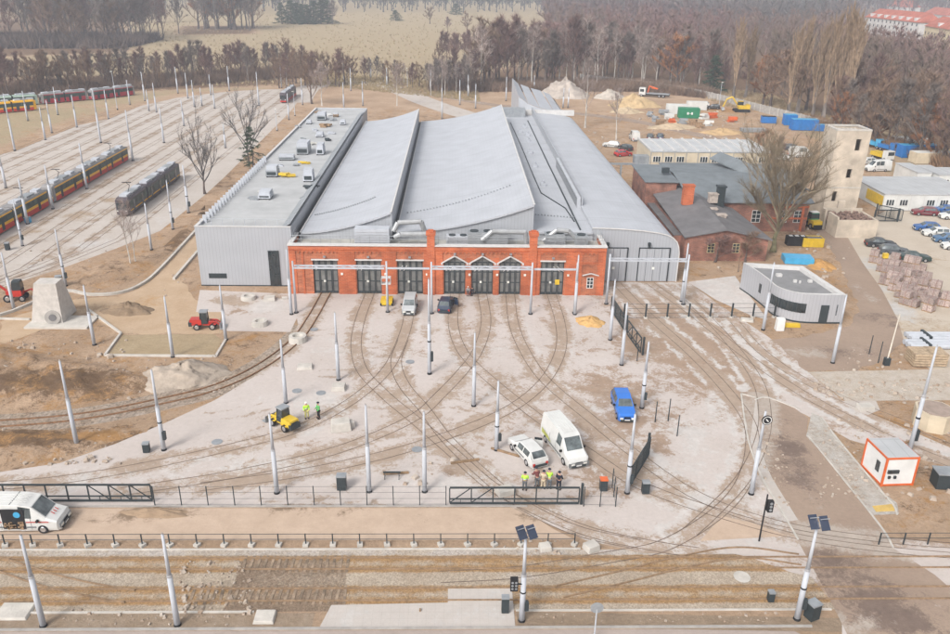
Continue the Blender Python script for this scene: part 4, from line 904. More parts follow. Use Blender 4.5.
s=MB(); s.bx(-21,-14.4,.2,.4,5.0,5.4); s.bx(-21,-20.6,.2,.6,0,5); s.bx(-17.5,-17.2,.2,.6,0,5); s.build('scaffold_bridge',M['greymetal'],mo)
bm_=modular('site_office_block','big white single storey container office beside the car park',79.3,97,144.6,158.5,3.1,7,M['offwhite'],M['controof'],1,rib=False)
MB().bx(-8.95,-8.86,.2,6.5,.8,2.7).build('yellow_panel',M['yellow'],bm_)
for i,(x0,y0,w,d,l) in enumerate(((95.2,163,3,9,'first of the white container cabins behind the big white office'),(98.6,161,3,9,'second white container cabin from the left behind the big white office'),(102,159,3,9,'third white container cabin from the left behind the big white office'),(105.5,157,3,9,'fourth white container cabin behind the big office, at the frame edge'))):
    modular('container_cabin',l,x0,x0+w,y0,y0+d,3.0,1,M['offwhite'],M['controof'],1,rib=False)['group']='white cabins behind the office'
# -------- ruined tower and hut
tw=thing('concrete_tower','tall beige concrete tower with empty window openings behind the brick workshop','tower',(68.6,139,0))
tm=mat('weathered_concrete',(.53,.455,.37),.95,0,.16,.4,bump=.4,bs=1.5)
TH=15.6
w=MB()
# walls as frames around the openings
def wallrect(mb,x0,x1,z0,z1,holes,y0,y1,along='x'):
    xs=sorted({x0,x1,*[h[0] for h in holes],*[h[1] for h in holes]}); zs=sorted({z0,z1,*[h[2] for h in holes],*[h[3] for h in holes]})
    for a,b in zip(xs[:-1],xs[1:]):
        for c,d in zip(zs[:-1],zs[1:]):
            if any(h[0]<=a and b<=h[1] and h[2]<=c and d<=h[3] for h in holes): continue
            if along=='x': mb.bx(a,b,y0,y1,c,d)
            else: mb.bx(y0,y1,a,b,c,d)
wallrect(w,-3,3,0,TH,[(.6,1.5,12.2,14.2),(0,.9,7.4,9),(-1.8,-1,3.2,5)],0,.4)
wallrect(w,.4,5.2,0,TH,[(1.5,2.3,12,13.6),(2.2,3.0,6.5,8.6)],-3,-2.6,'y')
w.bx(2.6,3,.4,5.2,0,TH); w.bx(-2.6,2.6,4.8,5.2,0,TH); w.build('wall',tm,tw)
MB().bx(-2.6,2.6,.4,4.8,TH-1.2,TH-.9).build('roof',M['roof_dark'],tw)
r=MB(); 
for a in((-3.05,3.05,-.05,.5),(-3.05,3.05,4.7,5.25),(-3.05,-2.5,.5,4.7),(2.5,3.05,.5,4.7)): r.bx(*a,TH,TH+.25)
for i in range(5): r.bx(-1.5+i*.7,-1.1+i*.7,1.2+i*.3,3.4,TH-.9,TH-.1)
r.build('parapet',M['concrete_light'],tw)
MB().bx(-3.04,3.04,-.05,-.001,5.6,5.8).build('string_course',M['concrete_light'],tw)
hx,hy=G(855,238); ht=thing('ruined_hut','roofless beige brick hut full of rubble below the concrete tower','hut',(hx,hy,0))
w=MB(); w.bx(-3.4,3.4,0,.35,0,3.0); w.bx(3.05,3.4,.35,6,0,3.0); w.bx(-3.4,-3.05,.35,3.9,0,3.4); w.bx(-3.4,-3.05,5,6,0,3.4); w.bx(-3.4,3.4,6,6.35,0,3.4); w.bx(-.9,.2,6.0,6.5,3.4,4.7); w.build('wall',tm,ht)
r=MB(); q=random.Random(3)
for i in range(90): r.box(q.uniform(-2.9,2.9),q.uniform(.6,5.8),2.6+q.uniform(0,.4),q.uniform(.3,1.1),q.uniform(.15,.5),q.uniform(.1,.3),q.uniform(0,3),q.uniform(-.4,.4))
r.bx(-3,3,.4,6,1.5,2.5); r.build('rubble',mat('brick_rubble',(.24,.16,.13),.95,0,.4,2.5),ht)
q=random.Random(5); bm2=MB(); x,y=G(826,212)
t=thing('panel_stack','leaning stack of pale framed panels beside the ruined hut','panels',(x,y,0),R(20))
for i in range(4):
    p=MB(); p.box(0,i*.35,2.1,4.2,.12,4.2,0,R(-28)); pp=p.build('panel',M['pole'],t)
    f=MB()
    for k in range(6): f.box(-2.1+k*.84,i*.35-.08,2.1,.08,.05,4.2,0,R(-28))
    for k in range(6): zz=-2+k*.8; f.box(0,i*.35-.08+math.sin(R(28))*zz,2.1+zz*math.cos(R(28)),4.2,.05,.08,0,R(-28))
    f.build('panel_frame',M['greymetal'],pp)
# -------- boundary concrete wall on the right
def lwall(pts,h,label,name='perimeter_wall',m=None,w=.25):
    t=thing(name,label,'wall',(pts[0][0],pts[0][1],0)); o=pts[0]
    a=MB(); a.sweep([(x-o[0],y-o[1],0) for x,y in pts],w,h); a.build('panel_run',m or M['concrete_grey'],t)
    p=MB()
    for (x0,y0),(x1,y1) in zip(pts[:-1],pts[1:]):
        L=math.hypot(x1-x0,y1-y0); n=max(1,int(L/2.6))
        for i in range(n): p.box(x0-o[0]+(x1-x0)*i/n,y0-o[1]+(y1-y0)*i/n,h/2+.05,.28,.34,h+.1,math.atan2(y1-y0,x1-x0))
    p.build('post_row',M['concrete_light'],t)
pw=bez([G(580,80),G(606,83),G(650,88),G(700,97),G(760,112),G(800,122),G(840,133),G(880,143),G(915,155),G(960,172)],5)
lwall(pw,2.3,'long grey concrete perimeter wall along the wood at the right')
# far houses
def house(name,label,px0,py0,px1,py1,zw,zr,depth,wm,rm,gables=0):
    (x0,y0),(x1,y1)=G(px0,py0),G(px1,py1); L=math.hypot(x1-x0,y1-y0); a=math.atan2(y1-y0,x1-x0)
    t=thing(name,label,'building',(x0,y0,0),a)
    MB().bx(0,L,0,depth,0,zw).build('wall',wm,t)
    r=MB(); k=len(r.v); r.v+=[(-.6,-.6,zw),(L+.6,-.6,zw),(L+.6,depth+.6,zw),(-.6,depth+.6,zw),(3,depth/2,zr),(L-3,depth/2,zr)]
    r.f+=[(0,1,5,4),(1,2,5),(2,3,4,5),(3,0,4),(3,2,1,0)]; rf=r.build('roof',rm,t)
    if gables:
        for i in range(gables):
            x=L*(i+.7)/(gables+.4); MB().bx(x-1.3,x+1.3,.6,3,zw,zw+2.4).prism([(x-1.5,.4),(x+1.5,.4),(x+1.5,3.4),(x-1.5,3.4)],zw+2.4,zw+2.7).build('dormer',M['white'],rf)
    n=int(L/5)
    for fl_ in range(int(zw/3.2)):
        for i in range(n):
            if n*int(zw/3.2)>70 and i%2: continue
            x=L*(i+.5)/n; MB().bx(x-.6,x+.6,-.06,-.005,1+fl_*3.2,2.6+fl_*3.2).build('window',M['glass'],t)
    return t
M['tile']=mat('red_clay_tile',(.38,.12,.08),.9,0,.15,.3); M['housewhite']=mat('house_render',(.58,.56,.54),.9,0,.08,.2); M['houseyellow']=mat('house_render_yellow',(.60,.50,.33),.9,0,.08,.2)
house('apartment_house','long white apartment house with dormered red roof above the wood at top right',862,36,915,44,13,19,16,M['housewhite'],M['tile'],7)
house('apartment_house','yellow apartment house with red roof at the top right corner',921,46,985,60,12,18,16,M['houseyellow'],M['tile'],3)
house('apartment_house','pale house roof peeking behind the long white one',885,14,905,16,9,16,16,M['housewhite'],M['tile'])
house('apartment_house','low house with pinkish roof behind the yellow one',922,22,944,25,8,14,16,M['housewhite'],M['tile'])
house('farmhouse','tiny white farmhouse at the far edge of the meadow, top left',110,7,120,8,6,10,10,M['housewhite'],M['tile'])
# ================================================================ FENCES, GATES, RAILINGS
def post_rail(label,pts,h,step,rails,r=.04,base=True,name='railing',m=None,rr=.025):
    t=thing(name,label,'railing' if name=='railing' else 'fence',(pts[0][0],pts[0][1],0)); o=pts[0]
    tot=0; S=[(0,pts[0])]
    for (a,b) in zip(pts[:-1],pts[1:]): tot+=math.hypot(b[0]-a[0],b[1]-a[1])
    n=max(1,round(tot/step))
    def at(d):
        for (a,b) in zip(pts[:-1],pts[1:]):
            L=math.hypot(b[0]-a[0],b[1]-a[1])
            if d<=L+1e-6: return (a[0]+(b[0]-a[0])*d/L-o[0],a[1]+(b[1]-a[1])*d/L-o[1])
            d-=L
        return (pts[-1][0]-o[0],pts[-1][1]-o[1])
    for i in range(n+1):
        x,y=at(tot*i/n); p=MB().box(x,y,h/2,r*2,r*2,h).build('post',m or M['anthracite'],t)
        if base: MB().box(x,y,.1,.42,.42,.24,.1*i).build('footing',M['concrete_light'],p)
    for z in rails: MB().path([(x-o[0],y-o[1],z) for x,y in pts],rr,5).build('rail',m or M['anthracite'],t)
    return t
post_rail('long low dark railing with white footings along the street tracks',[(-41.5,49.55),(9.2,49.55)],1.1,2.05,(1.08,.6))
post_rail('short low dark railing at the right edge beside the access road',[(32.6,49.55),(44,49.55)],1.1,2.05,(1.08,.6),base=False)
MB_=MB
f=post_rail('long fence of thin dark posts and wires between the two sliding gates',[(-24.0,54.5),(-.6,54.5)],1.9,2.1,(1.85,1.3,.7,.15),r=.035,base=False,name='wire_fence',rr=.012)
f=post_rail('short wire fence from the right gate post towards the bins',[(10.6,54.4),(13.2,54.3),(13.4,57.0)],1.9,1.4,(1.85,1.0,.2),r=.035,base=False,name='wire_fence',rr=.012)
f=post_rail('mesh fence with stout posts across the hall tracks',[(21.3,93.2),(40.6,93.8)],2.0,2.75,(1.95,1.35,.7,.12),r=.09,base=True,name='mesh_fence',rr=.02)
def sliding_gate(label,x0,x1,y,h,truss,flip,ang=0,infill=False,n=None):
    L=x1-x0; t=thing('sliding_gate',label,'gate',(x0,y,0),ang,'dark steel sliding gates')
    f=MB(); 
    for z in(.25,h): f.bx(0,L,-.05,.05,z-.07,z+.07)
    f.bx(0,L,-.04,.04,.62,.72) if not infill else None
    n=n or max(2,int(L/1.7))
    for i in range(n+1): x=L*i/n; f.bx(x-.05,x+.05,-.045,.045,.32,h-.07)
    f.build('frame',M['anthracite'],t)
    b=MB(); k0,k1=(0,truss) if not flip else (n-truss,n)
    for i in range(k0,k1): b.tube((L*i/n,0,h if flip else .3),(L*(i+1)/n,0,.3 if flip else h),.045,.045,4); b.tube((L*(i+.5)/n,0,.3),(L*(i+.5)/n,0,.65),.03,.03,4)
    if k1>k0: b.build('brace',M['anthracite'],t)
    if infill:
        g=MB()
        for i in range(int(L/.13)): g.bx(i*.13+.05,i*.13+.075,-.012,.012,.3,h-.05)
        g.build('infill_bars',M['anthracite'],t)
    for x in((L+.25,) if not flip else (-.2,)): MB().bx(x-.1,x+.1,.1,.3,0,h+.25).build('gate_post',M['anthracite'],t)
    return t
sliding_gate('long sliding gate with diagonal bracing behind the parked van at the lower left',-41,-24.3,54.9,1.75,3,True,n=10)
sliding_gate('sliding gate with diagonally braced tail across the exit tracks',-.3,10.2,54.5,1.75,2,False,n=6)
sliding_gate('dense barred gate standing open beside the lower right pole',14.7,20.6,56.6,2.0,0,False,R(61),True,3)
sliding_gate('dark solid looking gate standing open right of the brick front',20.1,26.5,95.6,2.0,0,False,R(-86),True,3)
sliding_gate('braced gate leaf in front of the dark one beside the brick front',20.7,25.8,88.0,2.0,3,False,R(-84),False,3)
for px,py,a,l in((873,222,0,'left leaf of the open dark gate at the car park entrance'),(901,222,2.3,'right leaf of the open dark gate at the car park entrance')):
    x,y=G(px,py); sliding_gate(l,x,x+4.2,y,2.2,0,False,a,True,2)
def post(px,py,h,label,r=.06,m=None,lean=0):
    x,y=G(px,py); MBx=MB(); o=MBx.tube((0,0,0),(lean,0,h),r,r*.8,6).tube((0,0,h),(lean,0,h+.08),r*1.2,r*.4,6).build('fence_post',m or M['anthracite']); o.location=(x,y,0)
    tag(o,label,'post','lone posts')
for a in((869,354,2.3,'short dark post left of the slim post on the right bank'),(878,363,2.6,'short dark post nearest the kiosk side bank'),(655,422,2.2,'thin dark post just right of the blue car'),(668,421,2.4,'thin dark post, second right of the blue car'),(677,436,2.2,'thin dark post, third right of the blue car, above the barred gate'),(637,361,2,'thin dark post below the open braced gate')): post(*a)
x,y=G(886,365); t=thing('slim_post','slim pale post in a dark block on the right bank','post',(x,y,0))
MB().tube((0,0,.2),(.2,0,6.2),.09,.06,8).build('shaft',mat('cream_steel',(.6,.55,.48)),t); MB().box(0,0,.45,.6,.5,.9).build('footing',M['anthracite'],t)
# ================================================================ POLES
pp=thing('catenary_pole','x','pole',(0,-50,0))
MB().tube((0,0,.12),(0,0,4.2),.235,.20,14).build('lower_shaft',M['pole'],pp,True)
MB().tube((0,0,4.2),(0,0,7.4),.155,.10,12).build('upper_shaft',M['pole'],pp,True)
MB().tube((0,0,4.08),(0,0,4.26),.215,.18,14).build('collar',M['chrome'],pp)
MB().tube((0,0,0),(0,0,.16),.30,.26,12).build('foot',M['black'],pp)
MB().tube((0,0,7.4),(0,0,7.55),.06,.03,8).build('cap',M['chrome'],pp)
pb=thing('catenary_pole','x','pole',(3,-50,0))
for c in pp.children: d=c.copy(); COL.objects.link(d); d.parent=pb
MB().box(.3,-.1,1.45,.3,.36,.75).build('control_box',M['anthracite'],pb); MB().tube((0,0,2.6),(0,0,2.72),.24,.24,12).build('clamp_ring',M['black'],pb)
ps=thing('street_lamp','x','street lamp',(6,-50,0))
MB().tube((0,0,0),(0,0,8),.11,.06,8).build('shaft',M['pole'],ps); MB().box(0,-.4,8,.3,1.0,.12).build('lamp_head',M['lamp'],ps); MB().tube((0,0,0),(0,0,.3),.2,.2,8).build('foot',M['black'],ps)
usedp={id(pp):0,id(pb):0,id(ps):0}
def putpole(bx_,by_,ty,phrase,kind='p',pref='pale grey tapered pole '):
    x,y=G(bx_,by_); h=HT(bx_,ty,y) if ty else 7.4
    src={'p':pp,'b':pb,'l':ps}[kind]; s=max(5.5,min(13,h))/(7.5 if kind!='l' else 8.1)
    lab=(pref if kind!='l' else 'slender lamp post ')+phrase
    w=.86 if y<130 else 1.05
    if not usedp[id(src)]:
        usedp[id(src)]=1; o=src; o.location=(x,y,0); o.scale=(w,w,s); o['label']=lab
    else: o=copytree(src,(x,y,0),rnd.uniform(-.3,.3),(w,w,s),lab)
    o['group']='overhead line poles' if kind!='l' else 'lamp posts'
    return o
def cross(o,w=2.2):
    MB().bx(-w/2,w/2,-.05,.05,7.0,7.1).build('crossarm',M['pole'],o)
PL=[(43.5,626,534,'at the bottom left corner'),(177.6,625,533,'second from the left along the bottom edge'),
(77,445,360,'on the dug earth at the left, lower one'),(164,450,369,'beside the small dark bin on the yard edge at left','b'),
(94.5,345,285,'left of the grassy plot'),(173,357,296,'standing in the grassy plot'),(226,340,285,'just right of the red wheel loader'),
(286,403,339,'behind the yellow loader'),(277,493,413,'in front of the yellow loader, near the fence'),(338.5,380,312,'on the open yard right of the curved kerb'),
(369.3,491.7,404,'second of the three near the fence'),(424.7,491.7,411,'third of the three near the fence, right one'),(473.7,406,332,'in the middle of the yard'),(496.4,450,380,'with control box left of the white estate car','b'),
(429.5,374,278,'in front of the left brick pier','b'),(641.7,408,341,'with control box right of the blue car','b'),(627,493,413,'rising between the bins and the barred gate','b'),
(610,340,279,'beside the orange sand heap'),(621.4,365,302,'next to the open braced gate'),(681.3,301.5,243,'on the muddy road left of the mesh fence','b'),
(832.5,363,294,'at the corner of the service road, by the small office'),(763,330,262,'directly in front of the small grey office'),(574.7,314.6,254.7,'in front of the small brick window'),
(151.6,250,203,'right of the birch beside the storage yard'),(173,229.5,180,'with box beside the grey tram','b'),(188.7,213,165,'with box near the kerb behind the grey tram','b'),
(66,286,229,'with box behind the white ramp block','b'),(14,309,252,'left of the white ramp block'),(22.7,246,200,'with small box in front of the red and yellow tram','b'),(27.8,224,178,'beside the turquoise bin at the tram'),
(53,209,165,'in front of the middle of the red and yellow tram'),(87,189,143,'at the joint of the red and yellow trams'),(6,188,150,'at the left edge beyond the red and yellow tram'),(133,161,110,'at the far end of the red and yellow tram'),
(15,151,91,'at the left edge in the storage yard'),(28,121,91,'beside the red and yellow tram at the far left'),(58,115,87,'in front of the left red and white tram'),(45.5,140,107,'dark footed one left in the storage yard'),(52,133,100,'close behind the dark footed one'),
(77,127.5,95,'at the storage yard corner below the red trams'),(101,143,83,'tall one in the left storage yard'),(108.6,119,90,'below the gap between the red trams'),(130,105,80,'at the right end of the red trams'),(145,101,72,'tall one right of the red trams'),
(149,111,90,'just below the tall one right of the red trams'),(156.6,112.5,83,'second right of the red trams'),(178,93.5,67,'on the far edge of the storage yard, left'),(188,98.5,73,'on the far edge of the storage yard, second'),(194.5,107,80,'on the far edge of the storage yard, third'),(202,106,90,'short one in the far storage yard'),
(211,95,74.5,'on the far edge of the storage yard, fourth'),(214.7,108.6,84.6,'left of the far bare trees in the storage yard'),(229.4,91,66,'on the far edge of the storage yard, fifth'),(164,143,108,'amid the tracks left of the tall bare tree'),(184,126,100,'amid the tracks behind the tall bare tree'),(225.5,148,124,'amid the tracks left of the spruce'),
(259,106,72,'left of the oncoming tram'),(281.7,88,63,'behind the oncoming tram'),(344,81,60.6,'beyond the loop road, left'),(351,91,68,'inside the loop road, far left'),(371,78,59,'beyond the loop road, second'),(344,108.6,83,'just behind the annex roof, left'),(363,106,81,'just behind the annex roof, right'),(387,86,68,'beyond the loop road, third'),
(430.7,92,70,'right of the two lamps at the loop road'),(459.8,105,80,'in the grass inside the right loop'),(468,97,75,'right of the loop road, farther'),(442,119,88,'directly behind the middle roof'),(475.5,108.6,84,'behind the middle roof, right'),(289,120,93.5,'right of the oncoming tram'),(302.6,105,78,'beside the birch clump behind the annex'),
(506,101,77,'behind the raised tip of the right hall'),(534,91,79,'short one behind the raised tip of the right hall'),(563,108,88,'paired left one before the grey gravel heap'),(568,108,88,'paired right one before the grey gravel heap')]
for a in PL: putpole(a[0],a[1],a[2],a[3],a[4] if len(a)>4 else 'p')
for a in[(117.5,110,71,'with twin floodlights above the right red tram'),(287,86,68,'right behind the oncoming tram'),(407.5,88,67.7,'at the bend of the loop road, left one'),(412.7,83,64,'at the bend of the loop road, right one'),(719,106,82,'before the wall near the green spruce'),(277,131,108.6,'brown footed beside the storage yard, left of the annex'),(295,116,91,'dark one beside the annex end')]: putpole(*a,kind='l')
# right leaning big pole at the right edge, and the two with solar panels
o=putpole(908.3,455,345,'large one at the right edge behind the red framed cabin','b')
def solar(o,s=1):
    a=MB(); 
    for i in(-1,1): a.box(i*.38,-.25,8.0,.68,.05,1.0,R(20),R(-50))
    p=a.build('solar_panel',mat('solar_cells',(.03,.04,.07),.15,0,.1,spec=.8) if 'solar_cells' not in bpy.data.materials else bpy.data.materials['solar_cells'],o)
    f=MB(); 
    for i in(-1,1):
        for q in(-.5,.5): f.box(i*.38,-.25-.0,8.0+q*.62,.70,.06,.05,R(20),R(-50))
    f.tube((0,0,7.4),(0,-.15,7.95),.05,.05,6); f.build('panel_frame',M['chrome'],p)
o=putpole(521.7,620.5,536,'with solar panel at the bottom centre','b'); solar(o)
o=putpole(796.7,619,527,'with solar panel at the crossing, bottom right','b'); solar(o)
# portal gantries before the doors
def gantry(label,x0,x1,y0,y1,z,truss=True,legs=(1,1)):
    t=thing('portal_gantry',label,'gantry',(x0,y0,0),0,'steel portal beams in front of the doors'); L=x1-x0; D=y1-y0
    f=MB()
    if truss:
        for dy in(0,.9):
            f.bx(0,L,dy-.07,dy+.07,z-.09,z+.09)
        n=int(L/1.1)
        for i in range(n): f.tube((L*i/n,0,z),(L*(i+1)/n,.9,z),.05,.05,4) if i%2 else f.tube((L*i/n,.9,z),(L*(i+1)/n,0,z),.05,.05,4)
    else: f.bx(0,L,-.1,.1,z-.1,z+.1)
    f.build('beam',M['pole'],t)
    for i,x in enumerate((0,L)):
        if legs[i]:
            lg=MB().tube((x,.0,.1),(x,.0,z+.9),.17,.11,12).build('leg',M['pole'],t,True)
            MB().tube((x,0,0),(x,0,.12),.3,.28,10).build('base_plate',M['black'],lg)
    return t
ga=G(298,301); gb=G(387.3,314.5); gc=G(431.5,316); gd=G(532.5,315); ge_=G(570.7,302.7); gh=G(605.6,302.7); gi=G(674,291)
yg=94.5
gantry('lattice portal beam before the three left brick doors',gx0:=-19.9,G(387.3,314.5)[0]-.25,yg,yg,6.0,legs=(1,0))
gantry('thin portal beam linking the lattice beams left of the brick pier',gb[0],gc[0]-.25,yg+.4,yg,5.9,False,(1,0))
gantry('lattice portal beam before the three arched doors',gc[0],gd[0]-.25,yg,yg,6.0)
gantry('thin portal beam before the rightmost brick door',gd[0],ge_[0],yg+.4,yg,5.9,False,(0,1))
gantry('thick portal beam before the folding doors of the right hall',gh[0],gi[0],98,98,6.0,True)
x,y=G(291.5,314.5); putpole(291.5,314.5,249,'in front of the left corner of the brick front')
# hoist arms by the doors: short white contact-line insulator rods
for i,(cx,w_,h_,a_) in enumerate(doors):
    t=MB()
    for s in(0,.5): t.tube((cx-.6+s,yg+1.0,6.0),(cx-1.1+s+(1.6 if i==6 else 0),yg+3.2,4.6),.05,.05,5)
    o=t.build('contact_line_rods',M['white']); tag(o,'pair of thin white rods hanging before the %s brick depot door from the left'%ordn[i],'insulator rods','insulator rods before the doors')
# ================================================================ VEHICLES
def paint(name,c): 
    k='carpaint_'+name
    return bpy.data.materials.get(k) or mat(k,c,.3,0,.06,1.0,spec=.6,stretch='obj')
def wheel(t,x,y,r=.33,w=.22,name='wheel'):
    s=1 if y>0 else -1
    o=MB().tube((x,y-s*w,r),(x,y,r),r,r,16).build(name,M['black'],t,False)
    MB().tube((x,y-s*.01,r),(x,y+s*.015,r),r*.62,r*.55,12).build('rim',M['chrome'],o)
def insetq(mb,q,sx=.88,sz=.84,out=.014):
    c=sum((Vector(p) for p in q),Vector())/len(q); v=[Vector(p) for p in q]
    n=(v[1]-v[0]).cross(v[-1]-v[0]); 
    if n.length<1e-6: return
    n.normalize()
    ux_=(v[1]-v[0]); 
    L=ux_.length or 1; ux_/=L; vy=n.cross(ux_)
    P=[c+ux_*((p-c).dot(ux_)*sx)+vy*((p-c).dot(vy)*sz) for p in v]
    if n.z<0 and abs(n.z)>.3: n=-n
    mb.quad(*[p+n*out for p in P]); 
def car(name,label,cat,x,y,rz,st,W,colour,wheels,group=None,open_door=None,stripe=None,r=.33,glass_rows=None,roofc=None,z0=.22):
    """st: stations front->rear (x, belt z, top z, half width at belt, half width on top, kind of the strip behind it)"""
    t=thing(name,label,cat,(x,y,0),rz,group); b=MB(); ws=MB(); sw=MB()
    S=[]
    for (sx,zb,zt,wb,wt,k) in st: S.append([(sx,-wb*.94,z0),(sx,-wb,z0+.25),(sx,-wb,zb),(sx,-wt,zt),(sx,wt,zt),(sx,wb,zb),(sx,wb,z0+.25),(sx,wb*.94,z0)])
    for i in range(len(S)-1):
        A_,B_=S[i],S[i+1]
        for j in range(7): b.quad(A_[j],B_[j],B_[j+1],A_[j+1])
        b.quad(A_[7],B_[7],B_[0],A_[0])
        k=st[i][5]
        if 'g' in k:   # side glass
            for (p,q) in((2,3),(5,4)):
                qd=[A_[p],B_[p],B_[q],A_[q]]
                c=Vector((0,0,0)); v=[Vector(u) for u in qd]; n=(v[1]-v[0]).cross(v[3]-v[0])
                if n.length>1e-6:
                    if (n.y>0)!=(v[0].y>0): qd=[A_[q],B_[q],B_[p],A_[p]]
                    g_=MB(); insetq(g_,qd,.9,.8); g_.build('side_window',M['carglass'],t)
        if 'w' in k: # windscreen/rear glass across the top strip
            qd=[A_[3],A_[4],B_[4],B_[3]]; v=[Vector(u) for u in qd]; n=(v[1]-v[0]).cross(v[3]-v[0])
            if n.z<0: qd=qd[::-1]
            g_=MB(); insetq(g_,qd,.9,.9); g_.build('windscreen' if i<3 else 'rear_window',M['carglass'],t)
    b.f.append(tuple(len(b.v)+i for i in range(8))); b.v+=S[0]; b.f.append(tuple(len(b.v)+i for i in range(8))); b.v+=S[-1]
    body=b.build('body',colour,t)
    bv=body.modifiers.new('bevel','BEVEL'); bv.width=.05; bv.segments=2; bv.limit_method='ANGLE'; bv.angle_limit=R(18)
    body.modifiers.new('weld','WELD').merge_threshold=.002; body.modifiers.move(1,0)
    mw=max(q[3] for q in st); tall=max(q[2] for q in st)>2
    for s in(-1,1):
        MB().box((wheels[0]+wheels[1])/2,s*(mw+.005),z0+.38,wheels[0]-wheels[1]-.9,.04,.12).build('side_moulding',M['rubberline'],t)
        if tall:
            dl=MB()
            for xx_ in(1.25,.3,-1.0): dl.box(xx_,s*(mw-.004),1.0,.03,.02,1.2)
            dl.build('door_seam',M['rubberline'],t)
    if tall:
        rb=MB()
        for i_ in range(5): rb.box(-.9,-.5+i_*.25,max(q[2] for q in st)+.012,3.6,.04,.03)
        rb.build('roof_rib',colour,t)
    L0,L1=st[0][0],st[-1][0]; wb=st[0][3]
    for wx_ in wheels:
        for s in(-1,1): wheel(t,wx_,s*(max(q[3] for q in st)+.01),r)
    for s in(-1,1):
        MB().box(L0+.03,s*wb*.72,st[0][1]-.12,.12,wb*.42,.16).build('headlight',M['lamp'],t)
        MB().box(L1-.03,s*st[-1][3]*.8,st[-1][1]-.05,.1,.2,.28).build('tail_light',M['red'],t)
        mx=next((q[0] for q in st if 'w' in q[5]),L0*.4)-.55*(1 if L0>0 else -1)
        wb2=max(q[3] for q in st)
        MB().box(mx,s*(wb2+.12),st[2][1]+.06,.14,.22,.18).build('mirror',M['black'],t)
    MB().box(L0+.04,0,z0+.16,.10,wb*1.7,.2).build('bumper',M['anthracite'],t); MB().box(L1-.04,0,z0+.2,.10,wb*1.8,.2).build('bumper',M['anthracite'],t)
    MB().box(L0+.095,0,z0+.2,.02,.5,.11).build('number_plate',M['white'],t)
    g=MB(); 
    for i in range(3): g.box(L0+.03,0,z0+.36+i*.06,.06,wb*.8,.03)
    g.build('grille',M['black'],t)
    return t
HATCH=[(2.05,.62,.70,.74,.66,''),(1.85,.78,.84,.82,.74,''),(1.0,.90,.97,.86,.76,'w'),(.35,.92,1.42,.87,.62,'g'),(-.55,.93,1.47,.87,.62,'g'),(-1.5,.93,1.44,.86,.60,'wg'),(-2.0,.90,1.02,.82,.66,''),(-2.1,.6,.66,.78,.72,'')]
WAGON=[(2.2,.62,.70,.74,.66,''),(2.0,.78,.84,.84,.76,''),(1.05,.92,.99,.88,.78,'w'),(.35,.94,1.44,.88,.64,'g'),(-.6,.95,1.50,.88,.64,'g'),(-1.6,.95,1.48,.88,.63,'wg'),(-2.15,.93,1.05,.85,.72,''),(-2.25,.6,.66,.8,.74,'')]
SEDAN=[(2.25,.60,.68,.74,.66,''),(2.0,.76,.82,.84,.76,''),(1.0,.88,.95,.88,.78,'w'),(.25,.90,1.38,.88,.62,'g'),(-.6,.90,1.42,.88,.62,'g'),(-1.0,.90,1.40,.88,.61,'wg'),(-1.6,.90,1.02,.86,.74,''),(-2.2,.88,.96,.82,.74,''),(-2.3,.6,.66,.78,.72,'')]
VAN=[(2.65,.75,.85,.80,.70,''),(2.45,1.02,1.12,.93,.84,''),(1.85,1.20,1.35,.97,.84,'w'),(1.05,1.30,2.28,.99,.80,'g'),(.15,1.32,2.42,.99,.80,'g'),(-.9,1.32,2.44,.99,.80,''),(-1.8,1.32,2.44,.99,.80,''),(-2.7,1.32,2.40,.97,.79,''),(-2.76,.8,.95,.95,.9,'')]
VANL=[(3.0,.70,.80,.80,.70,''),(2.85,1.00,1.10,.96,.84,''),(2.15,1.20,1.38,1.0,.84,'w'),(1.25,1.30,2.36,1.02,.82,'g'),(.35,1.32,2.55,1.02,.82,''),(-.9,1.32,2.58,1.02,.82,''),(-2.2,1.32,2.58,1.02,.82,''),(-3.05,1.32,2.54,1.0,.80,''),(-3.1,.8,.95,.98,.9,'')]
def at(px,py,z=0): return G(px,py,z)
white=paint('white',(.60,.60,.585)); silver=paint('silver',(.42,.43,.44)); blue=paint('blue',(.03,.16,.55)); navy=paint('navy',(.03,.045,.08)); black=paint('black',(.03,.035,.04)); maroon=paint('maroon',(.16,.02,.03)); dblue=paint('deep_blue',(.03,.10,.28)); dgreen=paint('dark_green',(.03,.055,.05))
# white minibus van in the yard, facing the camera slightly right
x,y=10.0,62.6
v1=car('delivery_van','big white van facing the gate right of the white estate car','van',x,y,R(-72),[(a*1.0,b,c,d,e,k) for a,b,c,d,e,k in VANL],2.1,white,(1.95,-1.95),r=.36)
MB().quad((-.6,-1.045,.75),(-2.7,-1.045,.75),(-2.7,-1.045,1.25),(-1.4,-1.045,1.1)).build('side_graphic',mat('yellow_green_film',(.4,.42,.1),.5),v1); MB().box(3.02,0,.5,.12,1.9,.36).build('lower_bumper',M['rubberline'],v1)
x2,y2=6.6,61.9
v2=car('estate_car','white estate car with its rear hatch side towards the workers and a door open','car',x2,y2,R(114),[(a*1.05,b,c+.02,d,e,k) for a,b,c,d,e,k in WAGON],1.8,white,(1.35,-1.4))
MB().box(.55,.0,0,.01,.01,.01)
d=MB().box(.3,-1.28,.78,.85,.06,.75,R(50)).build('open_door',white,v2); MB().box(.3,-1.28,1.25,.7,.04,.3,R(50)).build('glass',M['glass'],d)
v3=car('hatchback_car','bright blue car facing the camera on the muddy patch','car',16.75,69.9,R(-91),[(a*1.08,b*1.08,c*1.16,d*1.03,e*1.05,k) for a,b,c,d,e,k in WAGON],1.8,blue,(1.5,-1.55))
